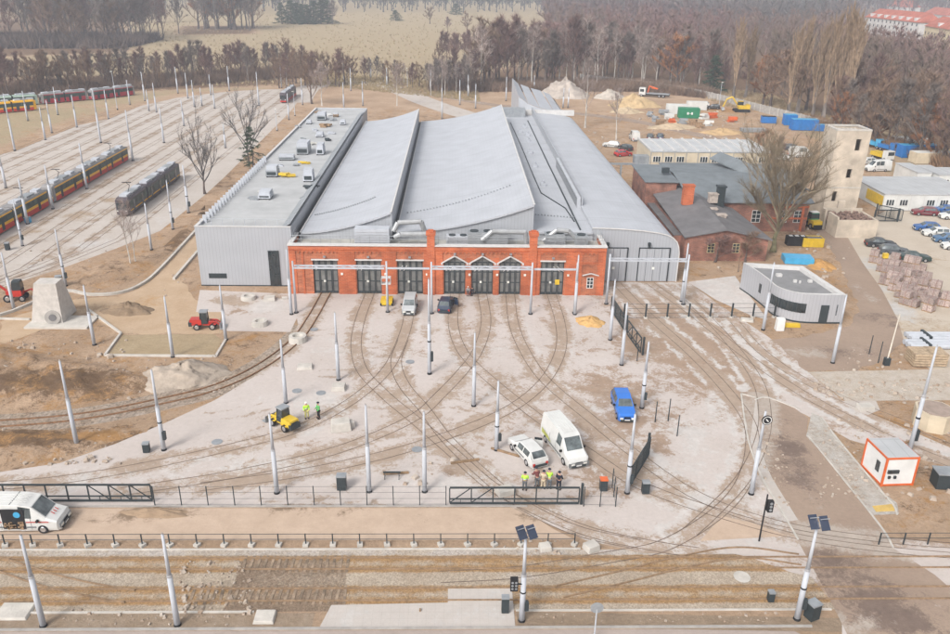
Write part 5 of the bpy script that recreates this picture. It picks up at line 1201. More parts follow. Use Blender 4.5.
x,y=at(409,316); car('small_van','silver grey small van parked before the third brick door','van',x,y+1.8,R(-92),[(1.9,.7,.8,.74,.66,''),(1.7,.85,.95,.82,.74,''),(1.1,.98,1.1,.86,.74,'w'),(.5,1.0,1.75,.87,.68,'g'),(-.6,1.02,1.85,.87,.68,'g'),(-1.85,1.02,1.83,.86,.67,''),(-1.95,.7,.8,.84,.76,'')],1.7,silver,(1.2,-1.2))
x,y=at(445.5,314); t=car('hatchback_car','dark blue car with an open door before the first arched door','car',x,y+1.9,R(84),[(a*.95,b,c+.1,d,e,k) for a,b,c,d,e,k in HATCH],1.7,navy,(1.2,-1.3))
d=MB().box(.45,-1.25,.78,.8,.06,.75,R(55)).build('open_door',navy,t); MB().box(.45,-1.25,1.25,.65,.04,.3,R(55)).build('glass',M['glass'],d)
# white service van lower left, open side door
x,y=G(30,531); x-=.6
v=car('service_van','white service van with open side door and red stripe at the lower left','van',x-.25,52.1,0,[(a*1.1,b*.98,c*.97,d*1.05,e*1.08,k) for a,b,c,d,e,k in VANL],2.2,white,(2.05,-2.2),r=.38)
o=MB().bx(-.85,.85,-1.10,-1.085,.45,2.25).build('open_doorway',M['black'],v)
l=MB(); q=random.Random(4)
for i in range(16): l.box(q.uniform(-.7,.7),-1.11,.5+q.random()*.65,q.uniform(.1,.35),.06,q.uniform(.1,.3),0)
l.build('tool_clutter',M['wood'],v); MB().tube((.35,-1.13,1.75),(.35,-1.09,1.75),.26,.26,12).build('cable_reel',M['lightblue'],v)
s=MB().bx(-3.3,-.9,-1.095,-1.083,1.02,1.10).bx(.9,2.6,-1.095,-1.083,1.02,1.10); s.build('red_stripe',M['red'],v)
s=MB(); 
for i in range(3): s.box(2.62+i*.02,-.28+i*.28,1.36-.0,.35,.06,.02,R(-20),0,R(18))
s.build('red_emblem',M['red'],v); MB().box(3.28,0,.62,.08,1.9,.34).build('lower_bumper',M['greymetal'],v)
MB().bx(-.2,-.17,-.86,.86,2.40,2.52).build('roof_seam',M['rubberline'],v)
# parking rows
def pcar(px,py,ang,label,col,st=HATCH,grp='cars in the car park',dy=0):
    x,y=at(px,py); return car('parked_car',label,'car',x,y+dy,R(ang),st,1.8,col,(1.3,-1.35),group=grp)
pcar(880,246.5,-8,'black car at the left end of the dark trio above the pallets',black,SEDAN)
pcar(893.5,254,-12,'dark grey car in the middle of the dark trio above the pallets',paint('graphite',(.09,.10,.11)),WAGON)
pcar(914,260.5,-8,'dark green car at the right end of the dark trio above the pallets',dgreen,SEDAN)
pcar(926,230.5,172,'bright blue car first in the row at the right edge',dblue)
pcar(936,236,172,'white car second in the row at the right edge',white,WAGON)
pcar(946,242,172,'mid blue car third in the row at the right edge',paint('mid_blue',(.06,.13,.24)))
pcar(955,249,172,'white car last in the row at the right edge',white)
pcar(924,215,172,'maroon car behind the fence below the white office',maroon,WAGON)
pcar(944,213,172,'blue car behind the maroon one at the right edge',dblue)
pcar(952,219,172,'white car at the right edge beside the blue one',white,WAGON)
t=pcar(877,171,185,'white van parked beyond the concrete tower',white,VAN,'vehicles beyond the tower'); pcar(866,164,185,'white car partly behind the concrete tower',white,WAGON,'vehicles beyond the tower')
pcar(800,157,10,'white van seen through the big bare tree',white,VAN,'vehicles beyond the workshop'); pcar(782,160,-20,'white car left of the van behind the big bare tree',white,WAGON,'vehicles beyond the workshop'); pcar(792,150,5,'dark blue car above the white van behind the big bare tree',navy,WAGON,'vehicles beyond the workshop')
pcar(611,147,160,'white car at the back left of the cream block',white,HATCH,'cars at the cream block'); pcar(625,150,120,'dark car at the back left of the cream block',black,HATCH,'cars at the cream block'); pcar(623,156,20,'red car at the left corner of the cream block',paint('bright_red',(.5,.03,.03)),HATCH,'cars at the cream block'); pcar(634,140,90,'white van standing upright end on at the cream block',white,VAN,'cars at the cream block')
pcar(650,139,75,'black car behind the cream block roof, left one',black,HATCH,'cars at the cream block'); pcar(660,139,75,'dark blue car behind the cream block roof, right one',navy,WAGON,'cars at the cream block')
pcar(702,106,170,'white and dark car near the green spruce by the wall',white,WAGON,'vehicles by the wall'); pcar(713,109,170,'dark small car right of the white one by the wall',black,HATCH,'vehicles by the wall')
# truck with red crane by the wall
x,y=at(652,97); t=thing('crane_truck','white flatbed truck with folded red crane beside the perimeter wall','truck',(x,y,0),R(-22))
MB().bx(-4.5,-2.3,-1.2,1.2,.7,3.0).build('cab',white,t); MB().bx(-4.55,-4.5,-1.05,1.05,1.7,2.6).build('windscreen',M['glass'],t); MB().bx(-4.2,-2.8,-1.23,-1.2,1.7,2.6).build('side_window',M['glass'],t)
MB().bx(-2.0,6,-1.25,1.25,1.1,1.35).build('flatbed',M['greymetal'],t); MB().path([(-1.6,0,1.4),(-1.2,0,3.6),(1.8,0,2.8),(-.4,0,3.0)],.25,6).build('crane_arm',M['orange'],t)
MB().bx(-4.3,6,-.6,.6,.6,1.1).build('chassis',M['black'],t)
for a in(-3.6,2.6,4.0):
    for s in(-1,1): wheel(t,a,s*1.2,.5,.35)
# yellow tracked excavator by the wall
def excavator(px,py,rz,label,col,s=1,grp='diggers'):
    x,y=at(px,py); t=thing('excavator',label,'excavator',(x,y,0),rz,grp); t.scale=(s,s,s)
    for q in(-1,1): 
        tr=MB().box(0,q*1.1,.45,3.6,.5,.7).tube((1.8,q*1.35,.45),(1.8,q*.85,.45),.38,None,10).tube((-1.8,q*1.35,.45),(-1.8,q*.85,.45),.38,None,10).build('track_unit',M['black'],t)
    MB().box(-.5,0,1.35,3.0,2.3,.9).box(-1.7,0,1.7,.8,2.2,.7).build('engine_housing',col,t)
    c=MB().box(.6,.65,2.3,1.4,.95,1.5,0,0,0,.88).build('cab',col,t); MB().box(.62,.65,2.4,1.44,.99,.9).build('glass',M['glass'],c)
    MB().path([(.9,-.3,1.6),(2.8,-.3,3.9),(4.3,-.3,3.2)],.24,6).build('boom',col,t); MB().path([(4.2,-.3,3.3),(5.0,-.3,1.2)],.18,6).build('dipper_arm',col,t)
    MB().box(5.0,-.3,.75,.9,1.1,.8,0,0,.4,.7).build('bucket',M['greymetal'],t)
    return t
excavator(741,112,R(175),'yellow excavator standing by the perimeter wall',M['yellow'],1.15)
# flat trailer and waste containers
def skip(px,py,sx,sy,h,rz,label,col,name='skip_container',lid=None,ribs=True,cat='container',grp=None):
    x,y=at(px,py); t=thing(name,label,cat,(x,y,0),rz,grp); b=MB()
    b.bx(-sx/2,sx/2,-sy/2,-sy/2+.1,.15,h).bx(-sx/2,sx/2,sy/2-.1,sy/2,.15,h).bx(-sx/2,-sx/2+.1,-sy/2+.1,sy/2-.1,.15,h).bx(sx/2-.1,sx/2,-sy/2+.1,sy/2-.1,.15,h).bx(-sx/2,sx/2,-sy/2,sy/2,.05,.15); b.build('body',col,t)
    if ribs:
        r=MB(); n=int(sx/.8)
        for i in range(n+1): x_=-sx/2+sx*i/n; r.bx(x_-.05,x_+.05,-sy/2-.06,-sy/2,.15,h)
        r.bx(-sx/2-.06,sx/2+.06,-sy/2-.09,-sy/2-.061,h-.12,h); r.build('rib',col,t)
    MB().bx(-sx/2+.02,sx/2-.02,-sy/2+.1,sy/2-.1,h-.12,h+.04 if lid else h-.1).build('lid' if lid else 'load',lid or M['roof_dark'],t)
    return t
def ccont(px,py,sx,sy,h,rz,label,col,roof=None,grp='shipping containers',writing=None):
    x,y=at(px,py); t=thing('shipping_container',label,'container',(x,y,0),rz,grp); b=MB().bx(-sx/2,sx/2,-sy/2,sy/2,.1,h); b.build('body',col,t)
    r=MB(); n=max(4,int(sx/.35))
    for i in range(n): x_=-sx/2+sx*(i+.5)/n; r.bx(x_-.05,x_+.05,-sy/2-.05,-sy/2,.2,h-.12)
    for i in range(int(sy/.35)): y_=-sy/2+.2+i*.35; r.bx(-sx/2-.05,-sx/2,y_-.05,y_+.05,.2,h-.12)
    r.build('corrugation',col,t)
    f=MB(); 
    for a in(-1,1):
        for b_ in(-1,1): f.bx(a*(sx/2-.0)-.08,a*(sx/2)+.08,b_*sy/2-.08,b_*sy/2+.08,.05,h+.03)
    f.build('corner_post',col,t); MB().bx(-sx/2+.05,sx/2-.05,-sy/2+.05,sy/2-.05,h+.001,h+.05).build('roof',roof or col,t)
    if writing:
        w=MB()
        for i,x_ in enumerate(writing): w.box(x_,-sy/2-.07,1.5,.5,.02,.7 if i!=1 else .12)
        w.build('lettering',M['white'],t)
    return t
ccont(688,118,6,2.5,3,R(-5),'dark green container among the site clutter',M['green'],writing=(-.4,.2,.8))
ccont(676,114,6,2.5,2.9,R(-5),'white container left of the green one',M['offwhite']); ccont(696,110,6,2.4,2.6,R(-5),'white container behind the green one',M['offwhite'])
ccont(803,130,7,2.6,3,R(-4),'long blue container with open white roof edge by the wall',M['blue'],M['lightblue'])
ccont(789,125,3.4,2.6,3,R(-8),'short blue container left of the long blue one',M['blue'],M['lightblue']); ccont(768,123,4,2.2,1.9,R(-12),'low blue skip at the left end of the blue containers',M['blue'],M['black']); ccont(820,131,4.2,2,1.8,R(-12),'low blue skip between the long blue container and the tower',M['blue'],M['lightblue'])
ccont(871,138,3.2,2.6,3.2,R(-5),'blue container just right of the tower top',M['blue']); ccont(916,157,9,2.6,3,R(4),'long bright blue container right of the parked trucks',M['blue'],M['lightblue']); ccont(908,147,8,3,2.4,R(-3),'long white container behind the bright blue one',M['offwhite']); 
ccont(930,163,9,3,2.6,R(2),'long cream container in front of the bright blue one',M['cream'],M['offwhite'])
ccont(753,132,6.5,2.6,.9,R(3),'low grey flatbed load on the sandy lot',M['greymetal'],M['greymetal'])
for px,py,l,c in((875,148,'light blue truck right of the tower',M['lightblue']),(889,152,'blue skip lorry in the row right of the tower',M['blue']),(882,160,'white and yellow small truck right of the tower',M['yellow'])):
    x,y=at(px,py); t=thing('small_truck',l,'truck',(x,y,0),R(-75),'trucks right of the tower')
    MB().bx(.9,2.5,-1,1,.6,2.5).build('cab',white if c is M['yellow'] else c,t); MB().bx(2.5,2.54,-.85,.85,1.5,2.3).build('windscreen',M['glass'],t); MB().bx(-3,.7,-1.1,1.1,.8,1.7).build('load_bed',c,t); MB().bx(-3,2.4,-.5,.5,.4,.8).build('chassis',M['black'],t)
    for a in(1.7,-2):
        for s in(-1,1): wheel(t,a,s*1.05,.42,.28)
skip(795,245,3.0,1.4,1.5,R(-4),'black waste bin with three pale lids beneath the big bare tree',M['black'],'waste_bin',M['black'],cat='bin'); 
x,y=at(795,245); bn=bpy.data.objects['waste_bin']; 
for i in(-1,0,1): MB().box(i*.95,-.1,1.6,.55,.6,.06).build('lid_hatch',M['white'],bn)
skip(811,246,3.2,1.6,1.5,R(-4),'yellow skip beside the black bin',M['yellow'],lid=None,cat='skip'); skip(797,262,4.2,2.6,.9,R(-8),'light blue flat tarpaulin covered skip by the gatehouse',M['lightblue'],lid=M['lightblue'],cat='skip',ribs=False)
# forklift
x,y=at(813,228); t=thing('telehandler','small green and yellow loader at the end of the service road','loader',(x,y,0),R(-85))
MB().box(.4,0,1.0,1.8,1.6,1.0).build('engine_hood',M['yellow'],t); c=MB().box(-.5,0,1.9,1.3,1.5,1.6,taper=.85).build('cab',M['green'],t); MB().box(-.5,0,2.1,1.33,1.53,.8,taper=.92).build('glass',M['glass'],c); MB().box(-.5,0,2.72,1.2,1.4,.1).build('roof',M['white'],c)
MB().box(1.2,0,.55,.7,1.5,.7).build('counterweight',M['black'],t); MB().path([(-1.2,.5,1.0),(-2.2,.5,.5)],.12,5).path([(-1.2,-.5,1.0),(-2.2,-.5,.5)],.12,5).build('lift_arm',M['green'],t)
for a in(.6,-1.0):
    for s in(-1,1): wheel(t,a,s*.95,.5,.35)
# red wheel loader
def loader(px,py,rz,label,col,grey_cab,grp='wheel loaders',s=1):
    x,y=at(px,py); t=thing('wheel_loader',label,'wheel loader',(x,y,0),rz,grp); t.scale=(s,s,s)
    b=MB().box(-1.5,0,1.25,1.9,1.5,.9,taper=.9).box(.3,0,.9,1.5,1.0,.5); b.build('engine_hood',col,t)
    MB().box(-2.35,0,.95,.5,1.5,.7).box(-2.4,-.0,1.35,.25,1.0,.25).build('counterweight',M['anthracite'],t)
    MB().box(-2.46,0,1.35,.06,.8,.3).build('rear_grille',M['black'],t)
    c=MB(); 
    for u in(-.55,.55):
        for w in(-.62,.62): c.tube((-.25+u,w,1.1),(-.25+u*.85,w*.9,2.85),.06,.05,5)
    c.box(-.25,0,1.25,1.2,1.35,.5); c=c.build('cab',M['anthracite'],t)
    MB().box(-.25,0,2.1,1.02,1.18,1.3,taper=.9).build('glass',M['glass'],c); MB().box(-.25,0,2.9,1.25,1.35,.12).build('roof',M['greymetal'] if grey_cab else M['pole'],c)
    for w in(-.45,.45): MB().path([(.5,w,1.3),(1.6,w,1.25),(2.3,w,.5)],.12,6).build('lift_arm',col,t)
    k=MB(); prof_=[(2.2,.1),(3.0,.05),(3.05,.15),(2.35,.3),(2.3,.95),(2.2,1.0)]
    kk=len(k.v)
    for yy in(-1.0,1.0): k.v+=[(a,yy,b) for a,b in prof_]
    n=len(prof_); k.f+=[tuple(range(n)),tuple(range(2*n-1,n-1,-1))]+[(i,(i+1)%n,n+(i+1)%n,n+i) for i in range(n)]
    k.build('bucket',M['greymetal'],t)
    for a in(-1.35,1.05):
        for s_ in(-1,1): wheel(t,a,s_*.95,.52,.38)
        MB().box(a,0,.95,1.2,1.9,.06).build('fender',col,t)
    return t
loader(207,328,R(4),'red wheel loader with a dark glass cab on the sandy track',M['red'],True,s=.76)
loader(283,426,R(140),'yellow wheel loader seen from behind on the yard',M['yellow'],True,s=.74)
x,y=at(17,300); t=thing('mini_digger','red compact digger left of the white ramp block','digger',(x,y,0),R(10))
MB().box(0,0,1.1,1.8,1.4,.8).build('engine_housing',M['red'],t); c=MB().box(.4,0,2.0,1.1,1.2,1.4,taper=.85).build('cab',M['anthracite'],t); MB().box(.4,0,2.1,1.13,1.23,.8,taper=.9).build('glass',M['glass'],c)
MB().path([(-.9,0,1.3),(-2.2,0,2.6),(-3.3,0,.8)],.16,6).build('boom',M['red'],t); MB().box(-3.3,0,.45,.7,.8,.6).build('bucket',M['greymetal'],t); MB().path([(.8,.4,.9),(1.9,.4,1.3),(2.3,.4,.4)],.12,5).build('loader_arm',M['red'],t); MB().box(2.4,0,.4,.5,1.8,.6).build('front_bucket',M['greymetal'],t)
for a in(-.8,.9):
    for s in(-1,1): wheel(t,a,s*.85,.5 if a<0 else .4,.3)
# lifting platform behind the portal leg at the doors
x,y=at(387,304); t=thing('scissor_lift','small yellow lifting platform with a white basket behind the portal leg','lift',(x,y,0))
MB().box(0,0,.5,1.5,1.7,.6).build('chassis',M['yellow'],t); MB().path([(0,-.3,.8),(0,.4,2.1),(0,-.3,2.8)],.12,5).build('lift_arm',M['yellow'],t); MB().box(0,-.3,3.0,1.2,.8,.1).box(0,-.3,3.8,1.2,.8,.06).box(-.58,-.3,3.4,.05,.8,.8).box(.58,-.3,3.4,.05,.8,.8).build('basket',M['white'],t)
for a in(-.6,.6):
    for s in(-1,1): MB().tube((s*.8,a,.3),(s*.62,a,.3),.3,.3,12).build('wheel',M['black'],t)
# ---------------------------------------------------------------- trams
def tram(label,x,y0,secs,cols,group=None,grey=False,W=2.3,z=3.2,rz=0,pant=(0,)):
    """secs: lengths of the articulated sections; tram runs along +Y from y0"""
    t=thing('tram',label,'tram',(x,y0,0),rz,group); Y=0; hw=W/2; low,mid,glassb,top=cols
    for i,L in enumerate(secs):
        a=Y+.25; b=Y+L-.25; f=i==0; l=i==len(secs)-1
        def ring(y,k=1.,zt=z): return [(-hw*k*.97,y,.35),(-hw*k,y,.7),(-hw*k,y,2.9),(-hw*k*.84,y,zt),(hw*k*.84,y,zt),(hw*k,y,2.9),(hw*k,y,.7),(hw*k*.97,y,.35)]
        rs=[ring(a,.86,z-.35) if f else ring(a)]+([ring(a+.8)] if f else [])+([ring(b-.8)] if l else [])+[ring(b,.86,z-.35) if l else ring(b)]
        m=MB()
        for A_,B_ in zip(rs[:-1],rs[1:]):
            for j in range(8): k=(j+1)%8; m.quad(A_[j],A_[k],B_[k],B_[j])
        m.f.append(tuple(len(m.v)+q for q in range(8))); m.v+=rs[0]; m.f.append(tuple(len(m.v)+q for q in range(8))); m.v+=rs[-1]
        sec=m.build('car_body',top,t)
        y_0=a+(.8 if f else 0); y_1=b-(.8 if l else 0)
        for nm,zz0,zz1,mt,off in ([('skirt',.30,.80,low,.02),('side_stripe',.82,1.0,tr_yel,.02),('window_band',1.40,2.62,glassb,.02)] if grey else [('skirt',.30,1.12,low,.02),('side_stripe',1.14,1.58,mid,.02),('window_band',1.60,2.62,glassb,.02),('upper_stripe',2.64,2.88,mid,.018)]):
            q=MB()
            for s in(-1,1): xx=sorted((s*(hw-.02),s*(hw+off))); q.bx(xx[0],xx[1],y_0,y_1,zz0,zz1)
            q.build(nm,mt,sec)
        q=MB(); n=max(2,int((y_1-y_0)/1.25))
        for s in(-1,1):
            for j in range(n+1): yy=y_0+(y_1-y_0)*j/n; xx=sorted((s*(hw+.02),s*(hw+.035))); q.bx(xx[0],xx[1],yy-.05,yy+.05,1.6,2.62)
        q.build('window_pillar',M['anthracite'],sec)
        q=MB(); 
        for s in(-1,1):
            for fr_ in(.22,.72):
                yy=y_0+(y_1-y_0)*fr_; xx=sorted((s*(hw+.02),s*(hw+.05))); q.bx(xx[0],xx[1],yy-.42,yy+.42,.5,2.5)
        q.build('door',M['anthracite'] if not grey else M['glass'],sec)
        for j,(u,wd,ln,hh) in enumerate(((.25,1.3,2.2,.35),(.55,1.5,2.6,.28),(.82,1.2,1.6,.4))):
            yy=a+(b-a)*u; MB().box(0,yy,z+hh/2,wd,min(ln,(b-a)*.28),hh).build('roof_unit',M['pole'] if j!=1 else M['greymetal'],sec)
        if i in pant:
            yy=a+(b-a)*.4; p=MB(); p.path([(0,yy,z+.3),(0,yy+1.0,z+1.2),(0,yy-.2,z+2.0)],.05,5).tube((-.8,yy-.2,z+2.0),(.8,yy-.2,z+2.0),.05,.05,5).tube((-.8,yy-.0,z+2.0),(.8,yy-.0,z+2.0),.04,.04,5); p.build('pantograph',M['black'],t)
        if f or l:
            for e,ok in((a,f),(b,l)):
                if ok:
                    s=-1 if e==a else 1
                    MB().box(0,e+s*.02,1.9,W*.72,.06,1.05).build('windscreen',M['glass'],sec); MB().box(0,e+s*.03,1.05,W*.8,.06,.35).build('front_stripe',mid,sec); MB().box(0,e+s*.03,.6,W*.8,.06,.4).build('front_skirt',low,sec)
                    for q in(-1,1): MB().box(q*.75,e+s*.07,1.05,.25,.05,.18).build('headlight',M['lamp'],sec)
        if not l: MB().box(0,b+.25,1.75,W*.86,.5,2.4).build('bellows',M['black'],t)
        for u in(.2,.8):
            for s in(-1,1): MB().tube((s*.55,a+(b-a)*u,.3),(s*.75,a+(b-a)*u,.3),.3,.3,12).build('wheel',M['black'],t)
        Y+=L
    return t
tr_red=mat('tram_red',(.48,.03,.02),.4,0,.08); tr_yel=mat('tram_yellow',(.75,.40,.02),.4,0,.06); tr_win=mat('tram_glass',(.045,.075,.06),.35,0,.5,.8,spec=.35); tr_roof=mat('tram_roof',(.26,.25,.25),.6,0,.12); tr_dark=mat('tram_graphite',(.085,.07,.08),.4,0,.12)
tr_mint=mat('tram_mint',(.32,.42,.36),.5,0,.08); tr_crim=mat('tram_crimson',(.36,.02,.035),.45,0,.08)
tram('near red and yellow articulated tram entering from the left edge',-73.6,105,[13,12.5,13],(tr_red,tr_yel,tr_win,tr_roof),'red and yellow trams',pant=(0,2))
tram('far red and yellow articulated tram coupled behind the near one',-73.6,144.5,[12.5,12,12.5],(tr_red,tr_yel,tr_win,tr_roof),'red and yellow trams',pant=(0,2))
tram('dark grey tram with a thin yellow waist stripe',-57.2,136.3,[9.6,9.8,9.6],(tr_dark,tr_dark,tr_win,tr_dark),grey=True,pant=(0,))
a=math.atan2
def tram_px(label,p0,p1,cols,n,group,pant=(0,)):
    (x0,y0),(x1,y1)=G(*p0),G(*p1); L=math.hypot(x1-x0,y1-y0); tram(label,x0,y0,[L/n]*n,cols,group,rz=math.atan2(y1-y0,x1-x0)-PI/2,pant=pant)
tram_px('yellow over red tram at the left edge of the far siding',(-40,117),(37,110),(tr_red,tr_yel,tr_win,tr_yel),3,'trams on the far siding')
tram_px('pale mint green tram behind the yellow one at the left edge',(-40,110),(39,104.5),(tr_mint,tr_mint,tr_win,tr_mint),3,'trams on the far siding')
tram_px('crimson and silver tram, left one of the pair on the far siding',(40,104.5),(88,100),(tr_crim,tr_crim,tr_win,tr_roof),2,'trams on the far siding')
tram_px('crimson and silver tram, right one of the pair on the far siding',(90,100.5),(134,95),(tr_crim,tr_crim,tr_win,tr_roof),2,'trams on the far siding')
tram('oncoming red and dark tram on the track behind the annex',-55,266,[9,9],(tr_red,tr_dark,tr_win,tr_dark),pant=(1,))
# ---------------------------------------------------------------- small things
def ringblock(px,py,r,h,label):
    x,y=at(px,py); t=MB(); n=14
    k=0
    for i in range(n):
        a0,a1=2*PI*i/n,2*PI*(i+1)/n
        for (ra,za,rb,zb) in((r,0,r*.92,h),(r*.92,h,r*.55,h),(r*.55,h,r*.5,h*.5)):
            t.quad((ra*math.cos(a0),ra*math.sin(a0),za),(ra*math.cos(a1),ra*math.sin(a1),za),(rb*math.cos(a1),rb*math.sin(a1),zb),(rb*math.cos(a0),rb*math.sin(a0),zb))
    t.quad(*[(r*.5*math.cos(2*PI*i/n),r*.5*math.sin(2*PI*i/n),h*.5) for i in range(n)])
    o=t.build('concrete_ring',M['concrete_light']); o.location=(x,y,.01); tag(o,label,'concrete ring','round concrete weights')
for a in((248.5,299,1.0,.5,'round concrete ring on the pale patch before the annex'),(260,325,1.0,.6,'round concrete ring above the grassy plot edge'),(298,341,1.1,.7,'round concrete ring at the curved kerb')): ringblock(*a)
def block(px,py,sx,sy,h,rz,label,m=None,name='concrete_block',cat='concrete block',grp='concrete blocks on the yard',z=.01):
    x,y=at(px,py); o=MB().box(0,0,h/2,sx,sy,h,0,0,0,.9).build(name,m or M['concrete_light']); o.location=(x,y,z); o.rotation_euler=(0,0,rz)
    b=o.modifiers.new('bevel','BEVEL'); b.width=.04; b.segments=2; tag(o,label,cat,grp); return o
for a in((270,300,1.5,1.2,.5,.1,'square pale block right of the ring before the annex'),(285,299,.8,.6,.3,.3,'small pale block by the brick corner'),(305,368,1.7,1.2,.35,.1,'flat pale block on the yard left of the crossing'),(339,389,1.4,1.2,.5,.0,'pale block at the foot of the pole on the yard'),
         (341,429,1.9,1.3,.9,.2,'big pale block in the middle of the yard'),(349,427,1.0,.8,.6,.5,'small pale block against the big one in the yard'),(865,409,1.6,1.0,.5,.1,'pale block on the corner slab at right'),(747,321,1.6,.9,.3,-.3,'pale block before the small grey office'),
         (265,618,1.4,1.2,.25,0,'pale block on the verge left of the platform'),(15,612,2.3,1.6,.18,0,'pale slab on the verge at lower left'),(545,549,.9,.8,.4,.2,'pale block by the end of the railing'),(591,549,1.1,.9,.5,.5,'angular pale stone by the switch'),(505,493,1.5,1.1,.5,.4,'white wrapped bundle behind the sliding gate')): block(*a)
for a in((342,489,.75,.65,1.35,.0,'grey cabinet by the fence in the middle'),(147,452,.55,.5,.9,.1,'small dark cabinet beside the pole at left'),(645,493,.6,.5,1.1,0,'dark bin right of the pole by the gate'),(603,490,.6,.55,1.1,0,'dark bin with reddish top by the gate'),(505,612,.5,.4,1.3,0,'dark cabinet on the platform'),(811,618,.75,.7,1.3,.4,'dark cabinet beside the solar pole at lower right'),(943,486,1.8,1.3,1.5,-.1,'dark green container at the right edge'),(60,286,.8,.7,1.4,.3,'dark cabinet beside the pole behind the ramp block'),(8,250,.6,.6,1.1,.2,'dark cabinet beside the storage track at left'),(28.5,223,.8,.7,1.0,0,'turquoise bin at the foot of the pole by the tram'),(770,601,.4,.4,.8,0,'small dark box left of the solar pole at lower right')):
    x,y=at(a[0],a[1]); t=thing('cabinet',a[6],'cabinet',(x,y,.03),a[5],'cabinets and bins')
    mm=M['lightblue'] if 'turquoise' in a[6] else M['anthracite']
    MB().box(0,0,a[4]/2,a[2],a[3],a[4]-.1).build('body',mm,t); MB().box(0,0,a[4],a[2]*1.08,a[3]*1.08,.1).build('lid',M['greymetal'] if 'reddish' not in a[6] else M['orange'],t)
for a in((314,329.6),(321,393),(417,449.5),(217,442),(410,362),(297,391)):
    x,y=at(*a); o=MB().tube((0,0,0),(0,0,.03),.5,.5,16).tube((0,0,.03),(0,0,.045),.36,.36,16).build('manhole_cover',M['greymetal']); o.location=(x,y,.014); tag(o,'round manhole cover %s'%{314:'near the curved kerb at the top left of the yard',321:'right of the vest wearing workers',417:'below the centre of the yard',217:'on the left part of the yard',410:'near the left switch',297:'left of the yard pole'}[a[0]],'manhole cover','manhole covers')
o=MB().tube((0,0,0),(0,0,.03),.6,.6,16).build('manhole_cover',M['concrete_light']); x,y=at(742,577); o.location=(x,y,.02); tag(o,'pale round cover in the ballast left of the crossing','manhole cover','manhole covers')
# piles
def pile(px,py,rx,ry,h,c,label,name='sand_heap',c2=None,seed=1,cat='heap'):
    x,y=at(px,py); q=random.Random(seed); mb=MB(); nr,na=22,64
    from mathutils import noise as _N
    for i in range(nr+1):
        for j in range(na):
            a_=2*PI*j/na; u=i/nr; fq=_N.fractal(Vector((u*math.cos(a_)*2.6+seed,u*math.sin(a_)*2.6,seed)),.7,2.1,6); wob=1+.12*fq+.13*math.sin(2*a_+seed)+.08*math.sin(5*a_+seed*2)+.04*math.sin(9*a_)
            hh=h*max(0,(1-u**1.25))*(1+.06*math.sin(3*a_+u*7+seed)+.22*fq)+h*.05*fq*(1-u)-(.05 if i==nr else 0)
            mb.v.append((rx*u*wob*math.cos(a_)+q.uniform(-.05,.05)*rx*.3,ry*u*wob*math.sin(a_)+q.uniform(-.05,.05)*ry*.3,hh))
    for i in range(nr):
        for j in range(na): k=(j+1)%na; mb.f.append((i*na+j,i*na+k,(i+1)*na+k,(i+1)*na+j))
    o=mb.build(name,mat('heap_%d_%d'%(px,py),c,.95,0,.14,.6,c2=c2,bump=.9,bs=2.5),None,True); o.location=(x,y,0); tag(o,label,cat)
pile(564,96,8.5,8,5.6,(.40,.35,.31),'big grey gravel heap at the edge of the wood',seed=3)
pile(610,98,6.5,4.5,2.8,(.44,.39,.34),'small grey gravel heap left of the yellow sand heap',seed=5)
pile(634,106,7.5,6,3.6,(.47,.345,.20),'yellow sand heap left of the white truck lot',seed=8)
pile(626,112,6,3.5,1.4,(.47,.37,.25),'low pale sand heap in front of the yellow one',seed=11)
pile(128,311,3.0,1.9,1.1,(.23,.165,.11),'dark brown soil heap on the sandy track',seed=2)
pile(590,322,1.9,1.7,.7,(.55,.34,.14),'orange sand heap beside the pole at the brick corner',seed=4)
pile(183,376,4.6,3.4,1.5,(.37,.31,.255),'grey gravel heap between the dug earth and the grassy plot',seed=6)
pile(155,513,2.6,.75,.45,(.30,.215,.145),'long low soil heap on the sandy path',seed=9)
pile(722,133,6,3.5,1.2,(.48,.33,.18),'low ochre heap in front of the flatbed load',seed=12)
pile(672,128,7,3,1.3,(.46,.36,.25),'pale clutter heap in front of the green container',seed=13)
pile(820,265,1.8,3.5,.7,(.45,.25,.09),'orange soil heap behind the gatehouse',seed=14)
# ramp block with ring
def R0(): pass
sx0,sy0=G(26,328); t=thing('ramp_block','white stepped concrete block tapering upward on a pale slab','concrete block',(sx0,sy0,0))
w=MB(); 
k=0
w.v+=[(.2,1.1,.2),(3.9,1.1,.2),(3.9,5,.2),(.2,5,.2),(1.3,1.2,5.2),(3.9,1.2,5.2),(3.8,3.2,5.2),(1.2,3.2,5.2)]; w.f+=[(3,2,1,0),(4,5,6,7),(0,1,5,4),(1,2,6,5),(2,3,7,6),(3,0,4,7)]
w.build('block',mat('block_render',(.50,.47,.44),.9,0,.1,1.5,bump=.3),t); MB().bx(-.1,7.3,-.3,3.4,0,.22).build('base_slab',M['concrete_light'],t)
x,y=G(53,325); t=thing('concrete_ring','round grey concrete ring leaning on the ramp block','concrete ring',(x,y+.9,.2)); t.scale=(.85,.85,.85)
MB().tube((0,0,.75),(.15,-1.1,.9),.95,1.05,20).build('ring',M['concrete_grey'],t,False); MB().tube((.15,-1.08,.9),(.16,-1.16,.91),.5,.5,16).build('opening',M['roof_dark'],t)
